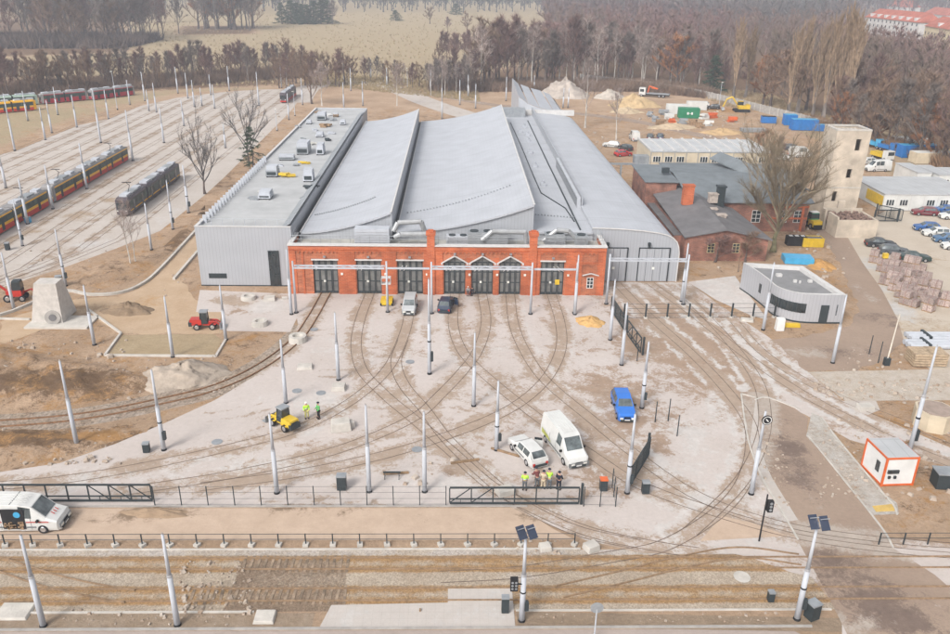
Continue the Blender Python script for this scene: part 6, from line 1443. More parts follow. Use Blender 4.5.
# kiosk
x0,y0=G(881,486); t=thing('site_kiosk','white cabin with red frame standing right of the access road','cabin',(x0,y0,0))
kx,ky=2.75,3.1; KH=2.75
sh=-.3
MB().prism([(0,0),(kx,.15),(kx-.25,ky+.1),(-.25,ky)],.1,KH).build('wall',M['white'],t)
f=MB()
C4=[(0,0),(kx,.15),(kx-.25,ky+.1),(-.25,ky)]
for (a_,b_) in zip(C4,C4[1:]+C4[:1]):
    for z in(.12,KH): f.tube((*a_,z),(*b_,z),.11,.11,4)
    f.tube((*a_,0),(*a_,KH+.05),.11,.11,4)
f.build('frame',M['orange'],t); MB().prism([(-.0,.0),(kx,.15),(kx-.25,ky+.1),(-.25,ky)],KH+.05,KH+.12).build('roof',M['controof'],t)
MB().box(.75,-.02,1.45,1.0,.12,.32,.05).box(.5,-.02,.9,.22,.12,.25,.05).box(1.0,-.01,.9,.22,.12,.25,.05).build('window',M['glass'],t)
MB().box(-.08,1.0,1.4,.1,.5,1.0,R(5)).build('side_window',M['glass'],t)
# octagonal tank, pipes, planks by right bank
x,y=G(930,428); t=thing('concrete_tank','cream octagonal concrete shaft ring at the right edge','shaft ring',(x+.5,y+.6,0))
MB().tube((0,0,0),(0,0,1.8),1.9,1.9,8).build('shell',M['cream'],t); MB().tube((0,0,1.8),(0,0,1.86),1.65,1.65,8).build('lid',mat('tank_lid',(.33,.26,.22)),t)
for px,py,rr,l in((909,349,.32,'stack of grey pipes at the right edge, lower'),(910,341,.3,'stack of grey pipes at the right edge, upper')):
    x,y=G(px,py); t=thing('pipe_stack',l,'pipes',(x,y,.0),0,'stacked grey pipes')
    for i in range(3): MB().tube((0,i*.66,.34),(5.6,i*.66,.34),rr,rr,12).build('pipe',M['pole'],t)
    MB().bx(2.1,2.4,-.4,1.8,.0,.75).build('strap',M['anthracite'],t)
for px,py,l in((917,363,'stack of planks, left one on the right bank'),(933,363,'stack of planks, right one on the right bank')):
    x,y=G(px,py); t=thing('plank_stack',l,'planks',(x,y,.02),R(-4),'plank stacks')
    for i in range(5): MB().bx(-.95,.95,-1.1,1.1,.1+i*.3,.34+i*.3).build('plank_layer',mat('pine_planks',(.42,.32,.22),.9,0,.2,3) if 'pine_planks' not in bpy.data.materials else bpy.data.materials['pine_planks'],t)
# small boxes by the gatehouse
block(779,330,1.0,.8,1.6,.0,'white upright cabinet before the gatehouse',M['white'],'upright_cabinet','cabinet',None); block(791,327,2.2,.5,.5,R(-2),'yellow bundle lying before the gatehouse',M['yellow'],'yellow_bundle','bundle',None)
# pallets of paving blocks
pal=thing('block_pallet','x','pallet',(0,-60,0)); MB().bx(-.62,.62,-.62,.62,0,.14).build('pallet_base',M['wood'],pal)
MB().bx(-.6,.6,-.6,.6,.15,.95).build('block_load',mat('paver_blocks',(.38,.30,.27),.9,0,.25,6,rand=.25),pal)
MB().bx(-.05,.05,-.62,.62,.14,.97).bx(-.62,.62,-.04,.04,.14,.965).build('strap',mat('pink_strap',(.27,.17,.15),.8),pal)
first=True; q=random.Random(9)
rows=[((873,258),(948,258+30),0),]
cnt=0
base0=G(874,262); 
def palrow(p0,p1,n,rowname,h2=.5):
    global first,cnt
    (ax,ay),(bx_,by_)=G(*p0),G(*p1)
    for i in range(n):
        if q.random()<.07: continue
        u=i/max(1,n-1); x=ax+(bx_-ax)*u+q.uniform(-.05,.05); y=ay+(by_-ay)*u+q.uniform(-.05,.05); rz=math.atan2(by_-ay,bx_-ax)+q.uniform(-.03,.03)
        for k in range(2 if q.random()<h2 else 1):
            lab='pallet of pale paving blocks, %s in the %s row%s'%(ordn[i],rowname,', upper one' if k else '')
            if first: o=pal; o.location=(x,y,.02); o.rotation_euler=(0,0,rz); o['label']=lab; first=False
            else: o=copytree(pal,(x,y,.02+k*.97),rz,(1,1,1),lab)
            o['group']='pallets of paving blocks'
for j,(p0,p1,n) in enumerate((((873,262),(921,271),8),((881,271),(922,279),8),((878,277),(932,287),9),((884,284),(934,294),9),((893,290),(942,301),9),((899,297),(944,306),8),((905,304),(928,311),4))): palrow(p0,p1,n,'%s'%(ordn[j]+' (from the dark cars)'))
o=MB().box(0,0,1.4,.7,.5,.7).tube((0,0,0),(0,0,1.1),.08,.08,6).build('yellow_box',M['yellow']); x,y=G(882,271); o.location=(x,y,1.0); tag(o,'bright yellow box standing on the pallets','box')
# site clutter, upper right
q=random.Random(21)
for i,(px,py) in enumerate(((655,122),(661,125),(668,119),(672,124),(682,124),(692,125),(704,119),(712,118),(664,115),(700,128),(708,126),(731,122),(650,117))):
    x,y=G(px,py); t=thing('material_stack','%s pile of building material, %s from left in the clutter by the green container'%(['grey','brown','pale','orange'][i%4],ordn[i]),'materials',(x,y,0),q.uniform(-.5,.5),'building material by the green container')
    mm=[M['greymetal'],M['wood'],M['offwhite'],M['orange']][i%4]
    for k in range(3): MB().box(q.uniform(-.4,.4),q.uniform(-.3,.3),.3+k*.5,q.uniform(1.4,3),q.uniform(1,1.8),.5,q.uniform(-.3,.3)).build('bundle',mm,t)
# ================================================================ PEOPLE
def person(px,py,rz,label,top,legs,head=None,pose='stand',s=1.):
    x,y=at(px,py); t=thing('person',label,'person',(x,y,.02),rz,'workers on the site'); t.scale=(s,s,s)
    bend=.0 if pose=='stand' else .35
    J=dict(pel=(0,0,.92),sp=(0,-bend*.3,1.18),ch=(0,-bend*.6,1.40),nk=(0,-bend*.75,1.53),hd=(0,-bend*.85,1.66))
    def skin(name,pts,edges,rad,m,root=0):
        me=bpy.data.meshes.new(name); me.from_pydata(pts,edges,[]); o=bpy.data.objects.new(name,me); COL.objects.link(o); o.parent=t
        md=o.modifiers.new('skin','SKIN'); 
        for i,v in enumerate(me.skin_vertices[0].data): v.radius=(rad[i],rad[i]); v.use_root=(i==root)
        md.use_smooth_shade=True; sb=o.modifiers.new('sub','SUBSURF'); sb.levels=1; sb.render_levels=1; me.materials.append(m); return o
    ar=.28 if pose=='stand' else .45
    P=[J['pel'],J['sp'],J['ch'],J['nk'],(-.2,J['ch'][1],1.42),(-.27,J['ch'][1]-.02,1.16),(-.24,J['ch'][1]-ar,.98),(.2,J['ch'][1],1.42),(.27,J['ch'][1]-.02,1.16),(.22,J['ch'][1]-ar,.96),
       (-.1,0,.86),(-.12,-.04,.48),(-.13,0,.08),(-.13,-.14,.04),(.1,0,.86),(.13,-.03,.48),(.15,.03,.08),(.15,-.11,.04),J['hd'],(0,J['hd'][1]-.01,1.74),(-.235,J['ch'][1]-ar-.07,.93),(.215,J['ch'][1]-ar-.07,.91)]
    E=[(0,1),(1,2),(2,3),(2,4),(4,5),(5,6),(2,7),(7,8),(8,9),(0,10),(10,11),(11,12),(12,13),(0,14),(14,15),(15,16),(16,17),(3,18),(18,19),(6,20),(9,21)]
    rad=[.13,.14,.16,.06,.075,.055,.04,.075,.055,.04,.10,.07,.05,.04,.10,.07,.05,.04,.095,.07,.03,.03]
    body=skin('body',P,E,rad,M['skin'])
    skin('jacket',[J['pel'],J['sp'],J['ch'],(-.2,J['ch'][1],1.42),(-.27,J['ch'][1]-.02,1.16),(-.24,J['ch'][1]-ar*.9,1.0),(.2,J['ch'][1],1.42),(.27,J['ch'][1]-.02,1.16),(.22,J['ch'][1]-ar*.9,.98)],[(0,1),(1,2),(2,3),(3,4),(4,5),(2,6),(6,7),(7,8)],[.16,.175,.19,.1,.075,.06,.1,.075,.06],top)
    skin('trousers',[J['pel'],(-.1,0,.86),(-.12,-.04,.48),(-.13,0,.12),(.1,0,.86),(.13,-.03,.48),(.15,.03,.12)],[(0,1),(1,2),(2,3),(0,4),(4,5),(5,6)],[.15,.12,.09,.07,.12,.09,.07],legs)
    hx_,hy_,hz_=J['hd']
    h=MB(); n=10
    for i in range(5):
        for j in range(n):
            a_=2*PI*j/n; f_=i/4*PI/2; h.v.append((hx_+.135*math.cos(f_)*math.cos(a_),hy_+.145*math.cos(f_)*math.sin(a_),hz_+.05+.13*math.sin(f_)))
    for i in range(4):
        for j in range(n): k=(j+1)%n; h.f.append((i*n+j,i*n+k,(i+1)*n+k,(i+1)*n+j))
    h.build('helmet' if head is not None and head is not M['navycloth'] else 'hair',head or M['navycloth'],t,True)
    b=MB(); 
    for s_ in(-1,1): b.box(s_*.14,-.04,.05,.11,.28,.1)
    b.build('boots',M['black'],t)
    if top is M['hivis']:
        r=MB(); r.tube((0,J['sp'][1],1.12),(0,J['sp'][1],1.17),.20,.20,10).build('reflective_band',M['pole'],t)
    return t
whv=M['helmet']; yl=mat('pale_yellow_trousers',(.55,.52,.2),.9); gy=mat('grey_cloth',(.12,.13,.14),.9); gr_=mat('green_jacket',(.10,.4,.12),.9); be=mat('beige_cloth',(.5,.42,.3),.9); mr=mat('maroon_cloth',(.16,.05,.05),.9)
person(307,418.5,R(20),'worker in full yellow-green high visibility clothing right of the yellow loader',M['hivis'],yl,whv)
person(319,418.5,R(-60),'worker in a green vest and black trousers right of the other at the loader',gr_,M['black'],None)
person(524.5,490,R(170),'worker in a bright vest standing left of the estate car behind the gate',M['hivis'],gy,None)
person(537,487,R(200),'person in maroon clothes leaning at the estate car boot',mr,gy,None,'bend')
person(543,488.5,R(160),'person in beige clothes between the maroon and the vest wearing ones',be,be,None)
person(549,488.5,R(180),'worker in a bright vest bending at the estate car boot',M['hivis'],gy,None,'bend')
person(558.5,489.5,R(150),'person in dark clothes at the right of the group by the estate car',M['navycloth'],M['navycloth'],None)
person(822,226,R(90),'worker in a green vest right of the small loader on the service road',gr_,M['navycloth'],None)
person(468,296,R(0),'crouched worker in pale clothes at the second arched door',M['greymetal'],gy,whv,'bend',.8)
person(471.5,296,R(30),'worker in dark clothes at the pillar of the second arched door',M['navycloth'],M['navycloth'],None,'bend',.75)
# traffic lights and signs
x,y=G(759,541); t=thing('traffic_signal','black tram signal on a thin dark post by the crossing','signal',(x,y,0))
MB().tube((0,0,0),(0,0,4.3),.07,.06,8).build('post',M['black'],t); MB().box(.32,-.05,3.3,.4,.35,.95).build('signal_head',M['black'],t)
for z in(3.05,3.35,3.62): MB().tube((.32,-.23,z),(.32,-.26,z),.11,.11,10).build('lens',M['greymetal'],t)
o=bpy.data.objects
x,y=G(521.7,620.5); t=thing('tram_signal','double black signal head fixed to the bottom centre solar pole','signal',(x-.62,y-.1,0))
MB().box(0,0,3.2,.5,.35,.95).build('signal_head',M['black'],t); MB().box(.3,0,3.2,.4,.08,.08).build('bracket',M['black'],t)
for z in(2.95,3.2,3.45): 
    for s in(-.12,.12): MB().tube((s,-.18,z),(s,-.2,z),.08,.08,8).build('lens',M['greymetal'],t)
x,y=G(765,452); 
o=MB().tube((0,0,5.9),(0,.09,5.9),.42,.42,20).build('sign_disc',M['black']); tag(o,'round black disc sign with a white arrow ring high on the yard exit pole','sign'); o.location=(x,y-.25,0)
w=MB(); n=20
for i in range(n):
    a0,a1=2*PI*i/n,2*PI*(i+1)/n; w.quad(*[(r_*math.cos(a_),-.01,5.9+r_*math.sin(a_)) for r_,a_ in((.3,a0),(.3,a1),(.36,a1),(.36,a0))])
w.box(0,-.012,5.9,.32,.01,.08,0,0,.8); w.build('sign_marking',M['white'],o)
putpole(751,494,410,'carrying the round black sign at the right of the yard')
o.location=(G(751,494)[0]+.1,G(751,494)[1]-.35,HT(765,416,G(751,494)[1])-6.1)
x,y=G(594,640); t=thing('road_sign','back of a blue-grey rounded road sign at the bottom edge','sign',(x,y,0)); MB().tube((0,0,0),(0,0,2.6),.05,.05,6).build('post',M['pole'],t); MB().tube((0,-.02,2.7),(0,.03,2.7),.42,.42,16).build('sign_disc',M['greymetal'],t)
x,y=G(640,365); 
# scattered rubble and debris, uncountable
mb=MB(); q=random.Random(31)
def scatter(px0,py0,px1,py1,n,s0,s1,poly=None):
    for _ in range(n):
        px,py=q.uniform(px0,px1),q.uniform(py0,py1); x,y=G(px,py); s=q.uniform(s0,s1)*(q.random()**1.5+.35)
        mb.box(x,y,s*.25+.01,s,s*q.uniform(.5,1),s*.5,q.uniform(0,3),q.uniform(-.3,.3),q.uniform(-.3,.3),.75)
scatter(0,340,130,400,170,.1,.5);scatter(0,430,120,465,120,.1,.5);scatter(140,355,240,395,90,.1,.4);scatter(820,420,890,500,150,.1,.35);scatter(760,430,790,510,60,.1,.3);scatter(180,560,250,615,130,.1,.3);scatter(0,240,200,300,60,.1,.4)
scatter(640,105,750,140,140,.2,.8);scatter(770,225,850,280,70,.15,.6);scatter(900,380,950,500,80,.1,.5);scatter(500,540,560,556,40,.1,.3);scatter(400,455,470,485,14,.2,.5);scatter(560,130,640,170,60,.2,.7);scatter(690,200,760,270,20,.2,.5);scatter(440,300,600,330,14,.1,.3);scatter(840,350,905,372,40,.1,.35)
scatter(60,610,230,625,60,.08,.25);scatter(540,612,780,622,60,.06,.2);scatter(240,112,300,200,80,.2,.6);scatter(810,380,940,400,160,.1,.4)
o=mb.build('rubble',mat('broken_concrete',(.44,.39,.34),.95,0,.3,.5,c2=(.30,.22,.16))); o['kind']='stuff'
# tyre marks / churned ridges are in the ground sheets; loose timbers and pipes by the kerbs
def timber(px,py,L,rz,label,m=None,w=.18,h=.16):
    x,y=at(px,py); o=MB().box(0,0,h/2,L,w,h).build('timber_beam',m or M['wood']); o.location=(x,y,.03); o.rotation_euler=(0,0,rz); tag(o,label,'beam','loose beams')
for a in((465,462,2.6,.25,'short timber frame lying right of the middle of the yard'),(396,474,2.2,.1,'short beam on the yard behind the fence, left of the trestle'),(505,453,2.8,-.5,'pale beam lying at the foot of the pole by the estate car'),(420,611,.1,0,'thin bar on the platform'),(715,557,3.2,0,'dark bar lying by the railing end at right'),(900,445,2.5,.4,'beam lying by the cabin')): timber(*a)
t=thing('trestle','small dark trestle standing behind the fence in the middle','trestle',(*at(392,478),0)); MB().box(0,0,.6,1.5,.12,.1).build('top_bar',M['anthracite'],t)
for s in(-.6,.6): MB().tube((s,-.25,0),(s,0,.6),.04,.04,4).tube((s,.25,0),(s,0,.6),.04,.04,4).build('leg',M['anthracite'],t)
# ================================================================ TREES
def barkmat(name,c,var=.25): return mat(name,c,.95,0,var,.8,rand=.18,stretch='obj')
TB={'brown':barkmat('bark_brown',(.12,.095,.085)),'grey':barkmat('bark_grey',(.18,.155,.14)),'white':mat('bark_birch',(.50,.47,.43),.9,0,.2,3,stretch=(1,1,.4)),'olive':barkmat('bark_mossy',(.17,.155,.09))}
TC={'purple':barkmat('twigs_purple',(.20,.125,.11)),'brown':barkmat('twigs_brown',(.23,.155,.11)),'grey':barkmat('twigs_grey',(.20,.165,.145)),'tan':barkmat('twigs_tan',(.30,.215,.145)),'rust':barkmat('twigs_rust',(.33,.16,.08)),'pale':barkmat('twigs_pale',(.36,.29,.26)),'green':barkmat('needles_green',(.055,.085,.05),.3),'olive':barkmat('twigs_olive',(.20,.16,.11)),'mist':barkmat('twigs_dark',(.13,.12,.12))}
def grow(seed,H_,kind,ntw,twl,tww,limbs=12,sub=3):
    """returns trunk MB, crown MB of one leafless (or needled) tree of height H_, standing at the origin"""
    q=random.Random(seed); T=MB(); C=MB()
    lean=q.uniform(-.04,.04),q.uniform(-.04,.04); r0={'poplar':.03,'birch':.014,'alder':.016,'bare':.025,'big':.024,'spruce':.02}[kind]*H_
    tp=[]; n=7
    top={'bare':.8,'big':.45}.get(kind,.93)
    for i in range(n+1):
        u=i/n*top; tp.append(Vector((lean[0]*u*H_+q.uniform(-1,1)*.008*H_*(i>0),lean[1]*u*H_+q.uniform(-1,1)*.008*H_*(i>0),u*H_)))
    for i in range(n):
        T.tube(tp[i],tp[i+1],r0*(1-.85*i/n)*(1.35 if i==0 else 1),r0*(1-.85*(i+1)/n),7 if H_>10 and kind=='big' else 5,False)
    def tpt(u):
        s=min(n-1e-6,u/top*n); i=int(s); return tp[i].lerp(tp[i+1],s-i)
    tips=[]
    for k in range(limbs):
        f=(k+.5)/limbs
        if kind=='poplar': u=.1+.8*f; out=.13*(1-f*.3); up=1.0; L=H_*(.42*(1-f)+.16)
        elif kind=='alder': u=.14+.8*f; out=.55*(1-f*.5); up=.85; L=H_*(.30*(1-f)+.12)
        elif kind=='birch': u=.25+.68*f; out=.6*(1-f*.5); up=.9; L=H_*(.28*(1-f)+.10)
        elif kind=='spruce': u=.08+.88*f; out=1; up=-.12; L=H_*(.30*(1-f)+.03)
        elif kind=='big': u=.16+.29*f; out=.75-.35*f; up=.85; L=H_*(.50+.12*q.random())
        else: u=.12+.64*f; out=.85*(1-f*.5); up=.8; L=H_*(.36-.10*f)
        az=k*2.4+q.uniform(-.5,.5); p=tpt(min(u,top)); d=Vector((math.cos(az)*out,math.sin(az)*out,up)).normalized(); L*=q.uniform(.8,1.15)
        def limb(p,d,L,r,depth):
            m=3 if depth else 4; pts=[p]
            for i in range(m):
                d=(d+Vector((q.uniform(-1,1),q.uniform(-1,1),q.uniform(-.4,.9) if kind!='spruce' else q.uniform(-.4,.1)))*.16).normalized(); pts.append(pts[-1]+d*(L/m))
            for i in range(m): C.tube(pts[i],pts[i+1],r*(1-.75*i/m),r*(1-.75*(i+1)/m),3 if r<.12 else 5,False)
            tips.append((pts[0] if depth else pts[1],pts[-1],d,L))
            if depth<2 and sub:
                for j in range(sub if depth==0 else 2):
                    s=q.uniform(.3,.95)*m; i=min(m-1,int(s)); b=pts[i].lerp(pts[i+1],s-i)
                    nd=(d+Vector((q.uniform(-1,1),q.uniform(-1,1),q.uniform(-.3,.8)))*(.75 if kind!='poplar' else .15)).normalized()
                    limb(b,nd,L*q.uniform(.35,.6),r*.5,depth+1)
        limb(p,d,L,r0*(.42 if kind!='big' else .55)*(1-.5*f),0 if kind not in('spruce','poplar') else 1)
    per=max(1,ntw//len(tips))
    for a,b,d,L in tips:
        for _ in range(per):
            p=a.lerp(b,q.random()**.7*1.0); 
            if kind=='spruce':
                nd=Vector((q.uniform(-1,1),q.uniform(-1,1),q.uniform(-.9,.15))); l=twl*q.uniform(.5,1.2)
            else:
                nd=(d*.7+Vector((q.uniform(-1,1),q.uniform(-1,1),q.uniform(-.5,1)))*(.8 if kind!='poplar' else .35)+Vector((0,0,.5 if kind=='poplar' else .15 if kind!='birch' else -.1))); l=twl*q.uniform(.5,1.3)
            nd.normalize(); s=nd.orthogonal().normalized(); s=Matrix.Rotation(q.uniform(0,PI),3,nd)@s
            w=tww*q.uniform(.6,1.3); e=p+nd*l; k=len(C.v); C.v+=[tuple(p-s*w),tuple(p+s*w),tuple(e)]; C.f.append((k,k+1,k+2))
    return T,C
def quick(mb,name,m):
    me=bpy.data.meshes.new(name); me.from_pydata(mb.v,[],mb.f); me.update(); me.materials.append(m); return me
def add(name,me,parent):
    o=bpy.data.objects.new(name,me); COL.objects.link(o); o.parent=parent; return o
PR={}
def proto(key,kind,tb,tc,n,H_,ntw,twl,tww,limbs,sub):
    L=[]
    for s in range(n):
        T_,C_=grow(hash_(key)+s*17,H_,kind,ntw,twl,tww,limbs,sub); L.append((quick(T_,'trunk',TB[tb]),quick(C_,'crown',TC[tc]),H_,C_,T_))
    PR[key]=L
def hash_(s): return sum(ord(c)*(i+3) for i,c in enumerate(s))
proto('purple','alder','brown','purple',3,15,2200,1.6,.05,18,3)
proto('brown','bare','brown','brown',3,15,1700,1.6,.055,12,3)
proto('grey','alder','grey','grey',2,16,2200,1.7,.05,18,3)
proto('birch','birch','white','pale',3,15,1200,1.4,.04,14,3)
proto('poplar','poplar','grey','tan',2,24,3200,2.0,.06,46,2)
proto('rust','bare','brown','rust',2,13,2200,1.1,.08,12,3)
proto('spruce','spruce','brown','green',2,14,3800,1.0,.11,46,2)
proto('shrub','bare','brown','purple',2,6,700,.9,.04,10,2)
def tree(key,x,y,h,label,group=None,var=None,rz=None,wide=1.,cat='tree'):
    L=PR[key]; me1,me2,H_,_,_=L[(var if var is not None else rnd.randrange(len(L)))%len(L)]
    nm={'purple':'alder_tree','brown':'bare_tree','grey':'bare_tree','birch':'birch_tree','poplar':'poplar_tree','rust':'bare_tree','spruce':'spruce_tree','shrub':'bare_shrub'}[key]
    t=thing(nm,label,cat,(x,y,0),rz if rz is not None else rnd.uniform(0,6.28),group); s=h/H_; t.scale=(s*wide,s*wide,s)
    add('trunk',me1,t); add('crown',me2,t); return t
# --- single trees near the depot, modelled finer
def solo(px,py,kind,tb,tc,h,seed,ntw,twl,tww,limbs,sub,label,name,wide=1.,z=0):
    x,y=G(px,py); T_,C_=grow(seed,h,kind,ntw,twl,tww,limbs,sub); t=thing(name,label,'tree',(x,y,0)); t.scale=(wide,wide,1)
    add('trunk',quick(T_,'trunk',TB[tb]),t); add('crown',quick(C_,'crown',TC[tc]),t)
solo(773,252,'big','olive','olive',17.0,5,17000,1.6,.011,18,7,'large spreading bare tree with mossy trunk beside the brick workshop','bare_tree',1.05)
solo(205,194,'big','brown','mist',12.5,12,3200,.9,.014,11,5,'tall bare tree with dark forked limbs beside the grey tram','bare_tree',.8)
solo(249,163,'big','brown','mist',13.5,18,3000,.9,.015,10,5,'bare tree rising out of the spruce left of the annex','bare_tree',.8)
solo(254,168,'spruce','brown','green',9.5,4,2600,.8,.05,26,3,'dark green spruce against the left edge of the annex','spruce_tree',.95)
solo(131,266,'birch','white','pale',9.5,7,900,.8,.012,10,3,'slender white birch with several stems before the grey tram','birch_tree',.8)
solo(136,264,'birch','white','pale',9.0,9,700,.8,.012,9,3,'second thin birch stem right beside the first before the grey tram','birch_tree',.7)
solo(322,106,'birch','white','pale',12.5,27,3500,1.0,.018,16,3,'pinkish birch just behind the annex, right one','birch_tree',1.2); solo(312,104,'bare','brown','brown',14,28,4000,1.2,.025,12,3,'brown bare tree just behind the annex, left one','bare_tree')
solo(397,106,'birch','white','pale',12,33,2500,1.0,.018,14,3,'pale bare birch standing in the oval of the loop road','birch_tree',1.0)
solo(585,128,'birch','white','pale',18,41,3000,1.2,.018,16,3,'tall pale birch right of the hall before the gravel heaps','birch_tree',1.0); solo(616,140,'birch','white','pale',13,43,1600,1.0,.018,12,3,'small pale birch at the left of the cream block','birch_tree',1.0)
solo(745,262,'bare','brown','brown',4.5,51,1600,.7,.014,9,3,'low leafless bush against the workshop front wall','bare_shrub',1.6); solo(715,262,'bare','brown','purple',4.2,52,1700,.7,.014,9,3,'leafless bush under the workshop window','bare_shrub',1.9); solo(738,272,'bare','brown','brown',3.2,53,500,.5,.012,7,2,'stubby tree with sawn limbs before the workshop','bare_shrub',.7)
solo(775,168,'bare','brown','purple',6.5,54,1600,.8,.02,9,3,'dark bush behind the workshop roof','bare_shrub',1.4); solo(745,172,'bare','brown','rust',7,55,1800,.8,.02,9,3,'reddish bush at the right end of the cream block','bare_shrub',1.5); solo(760,160,'bare','brown','rust',7,56,1800,.8,.02,9,3,'reddish bush behind the right end of the cream block','bare_shrub',1.4)
# --- named belts: individually placed
def belt(px0,px1,f,n,keys,hh,labelfmt,group,depth=8,cat='tree',wide=1.,seed=0):
    q=random.Random(seed+n)
    for i in range(n):
        u=(i+.5)/n; px=px0+(px1-px0)*u+q.uniform(-.35,.35)*(px1-px0)/n; x,y=G(px,f(px)); y+=q.uniform(0,depth)+(i%3)*depth*.4
        k=keys[q.randrange(len(keys))]
        adj={'purple':'purplish alder','brown':'brown bare tree','grey':'grey bare tree','birch':'pale stemmed birch','poplar':'tall tan poplar','rust':'rust leaved tree','spruce':'dark green spruce','shrub':'purplish shrub'}[k]
        big=ordn[i] if i<20 else ('twenty','thirty','forty')[i//10-2]+('-'+ordn[i%10-1] if i%10 else 'th').replace('y-th','ieth')
        big=big.replace('twentyth','twentieth').replace('thirtyth','thirtieth').replace('fortyth','fortieth')
        tree(k,x,y,hh*q.uniform(.75,1.2),labelfmt%(adj,big),group,wide=wide*q.uniform(.85,1.15),cat=cat)
belt(-40,300,lambda p:100-p*.072,50,['purple','purple','purple','brown','grey'],11,'%s, %s from the left in the belt behind the storage yard','trees in the belt behind the storage yard',10,seed=1,wide=.9)
belt(-40,290,lambda p:93-p*.06,34,['purple','brown','grey','purple'],10.5,'%s, %s from the left in the rear row of the left belt','rear trees of the left belt',14,seed=2)
belt(-40,125,lambda p:48,44,['grey','purple','grey','purple','brown'],25,'%s, %s from the left in the dark clump at top left','trees of the dark clump at top left',60,seed=3,wide=1.1)
belt(188,252,lambda p:31,16,['grey','brown','grey','rust'],32,'%s, %s from the left in the clump on the meadow edge','trees of the clump on the meadow',25,seed=4,wide=1.1)
belt(138,158,lambda p:24,3,['purple','brown'],30,'%s, %s from the left in the tiny clump left of the meadow','tiny clump left of the meadow',10,seed=5)
belt(280,330,lambda p:24.5,8,['spruce'],19,'%s, %s from the left in the green row on the meadow','green row on the meadow',6,seed=6,wide=1.4)
belt(330,337,lambda p:24.5,1,['grey'],20,'%s, %s one ending the green row on the meadow','green row on the meadow',6,seed=6,wide=1.2)
for px,py,k,h,l in((396,21,'spruce',9,'dark low evergreen clump in the middle of the meadow'),(430,24,'brown',12,'lone brown bush on the right of the meadow'),(456,15,'spruce',11,'dark evergreen clump right in the meadow, upper'),(467,33,'brown',13,'brown tree on the meadow near the right wood'),(448,32,'purple',9,'small purple shrub on the meadow near the right wood')):
    x,y=G(px,py); tree(k,x,y,h,l,wide=2.2 if k=='spruce' else 1.3)
belt(270,345,lambda p:92-(p-270)*.02,12,['brown','purple','grey','brown'],10.5,'%s, %s from the left behind the oncoming tram','trees behind the oncoming tram',12,seed=7)
belt(345,475,lambda p:82+(p-345)*.12,24,['purple','grey','brown','birch'],8.5,'%s, %s from the left along the loop road','trees along the loop road',12,seed=8)
belt(430,480,lambda p:96,12,['purple','grey','brown','birch'],12,'%s, %s from the left of the low trees behind the middle roof','low trees behind the middle roof',10,seed=19)
belt(435,548,lambda p:72-(p-435)*.13,22,['purple','grey','brown','purple'],13,'%s, %s from the left at the meadow end of the wood','trees at the meadow end of the wood',22,seed=20)
belt(478,600,lambda p:90,28,['purple','grey','brown','birch','birch','brown'],20,'%s, %s from the left at the wood edge behind the hall','trees at the wood edge behind the hall',12,seed=9)
belt(590,720,lambda p:78+(p-590)*.12,30,['purple','birch','brown','grey','birch','purple','birch'],17,'%s, %s from the left behind the perimeter wall','trees behind the perimeter wall',10,seed=10)
for i,(px,py,h) in enumerate(((733,101,27),(745,98,24),(788,118,26),(797,117,29),(812,120,27),(823,121,30),(833,122,33),(843,124,31))):
    x,y=G(px,py); tree('poplar',x,y,h*.88,'tall tan poplar, %s from the left above the perimeter wall'%ordn[i],'tall poplars above the wall',wide=.8)
x,y=G(712,93); tree('spruce',x,y,14,'dark green spruce just behind the wall right of the white truck',wide=1.1)
for i,(px,py,h,k) in enumerate(((787,117,19,'brown'),(806,112,17,'brown'),(676,88,19,'rust'),(770,108,17,'brown'),(762,106,15,'rust'))):
    x,y=G(px,py); tree(k,x,y,h,'broad spreading tree, %s of the five thick trees by the poplars'%ordn[i],'thick trees by the poplars',wide=1.2)
belt(842,985,lambda p:138+(p-842)*.30,26,['rust','brown','purple','brown','grey'],14,'%s, %s from the left behind the wall at the right edge','trees behind the wall at the right edge',10,seed=12)
belt(850,985,lambda p:120+(p-850)*.30,20,['rust','purple','brown','brown'],15,'%s, %s from the left in the second row at the right edge','second row trees at the right edge',12,seed=13)
belt(720,850,lambda p:93+(p-720)*.13,12,['purple','brown','grey'],9,'%s, %s from the left on the open ground behind the poplars','trees behind the poplars',20,seed=14)
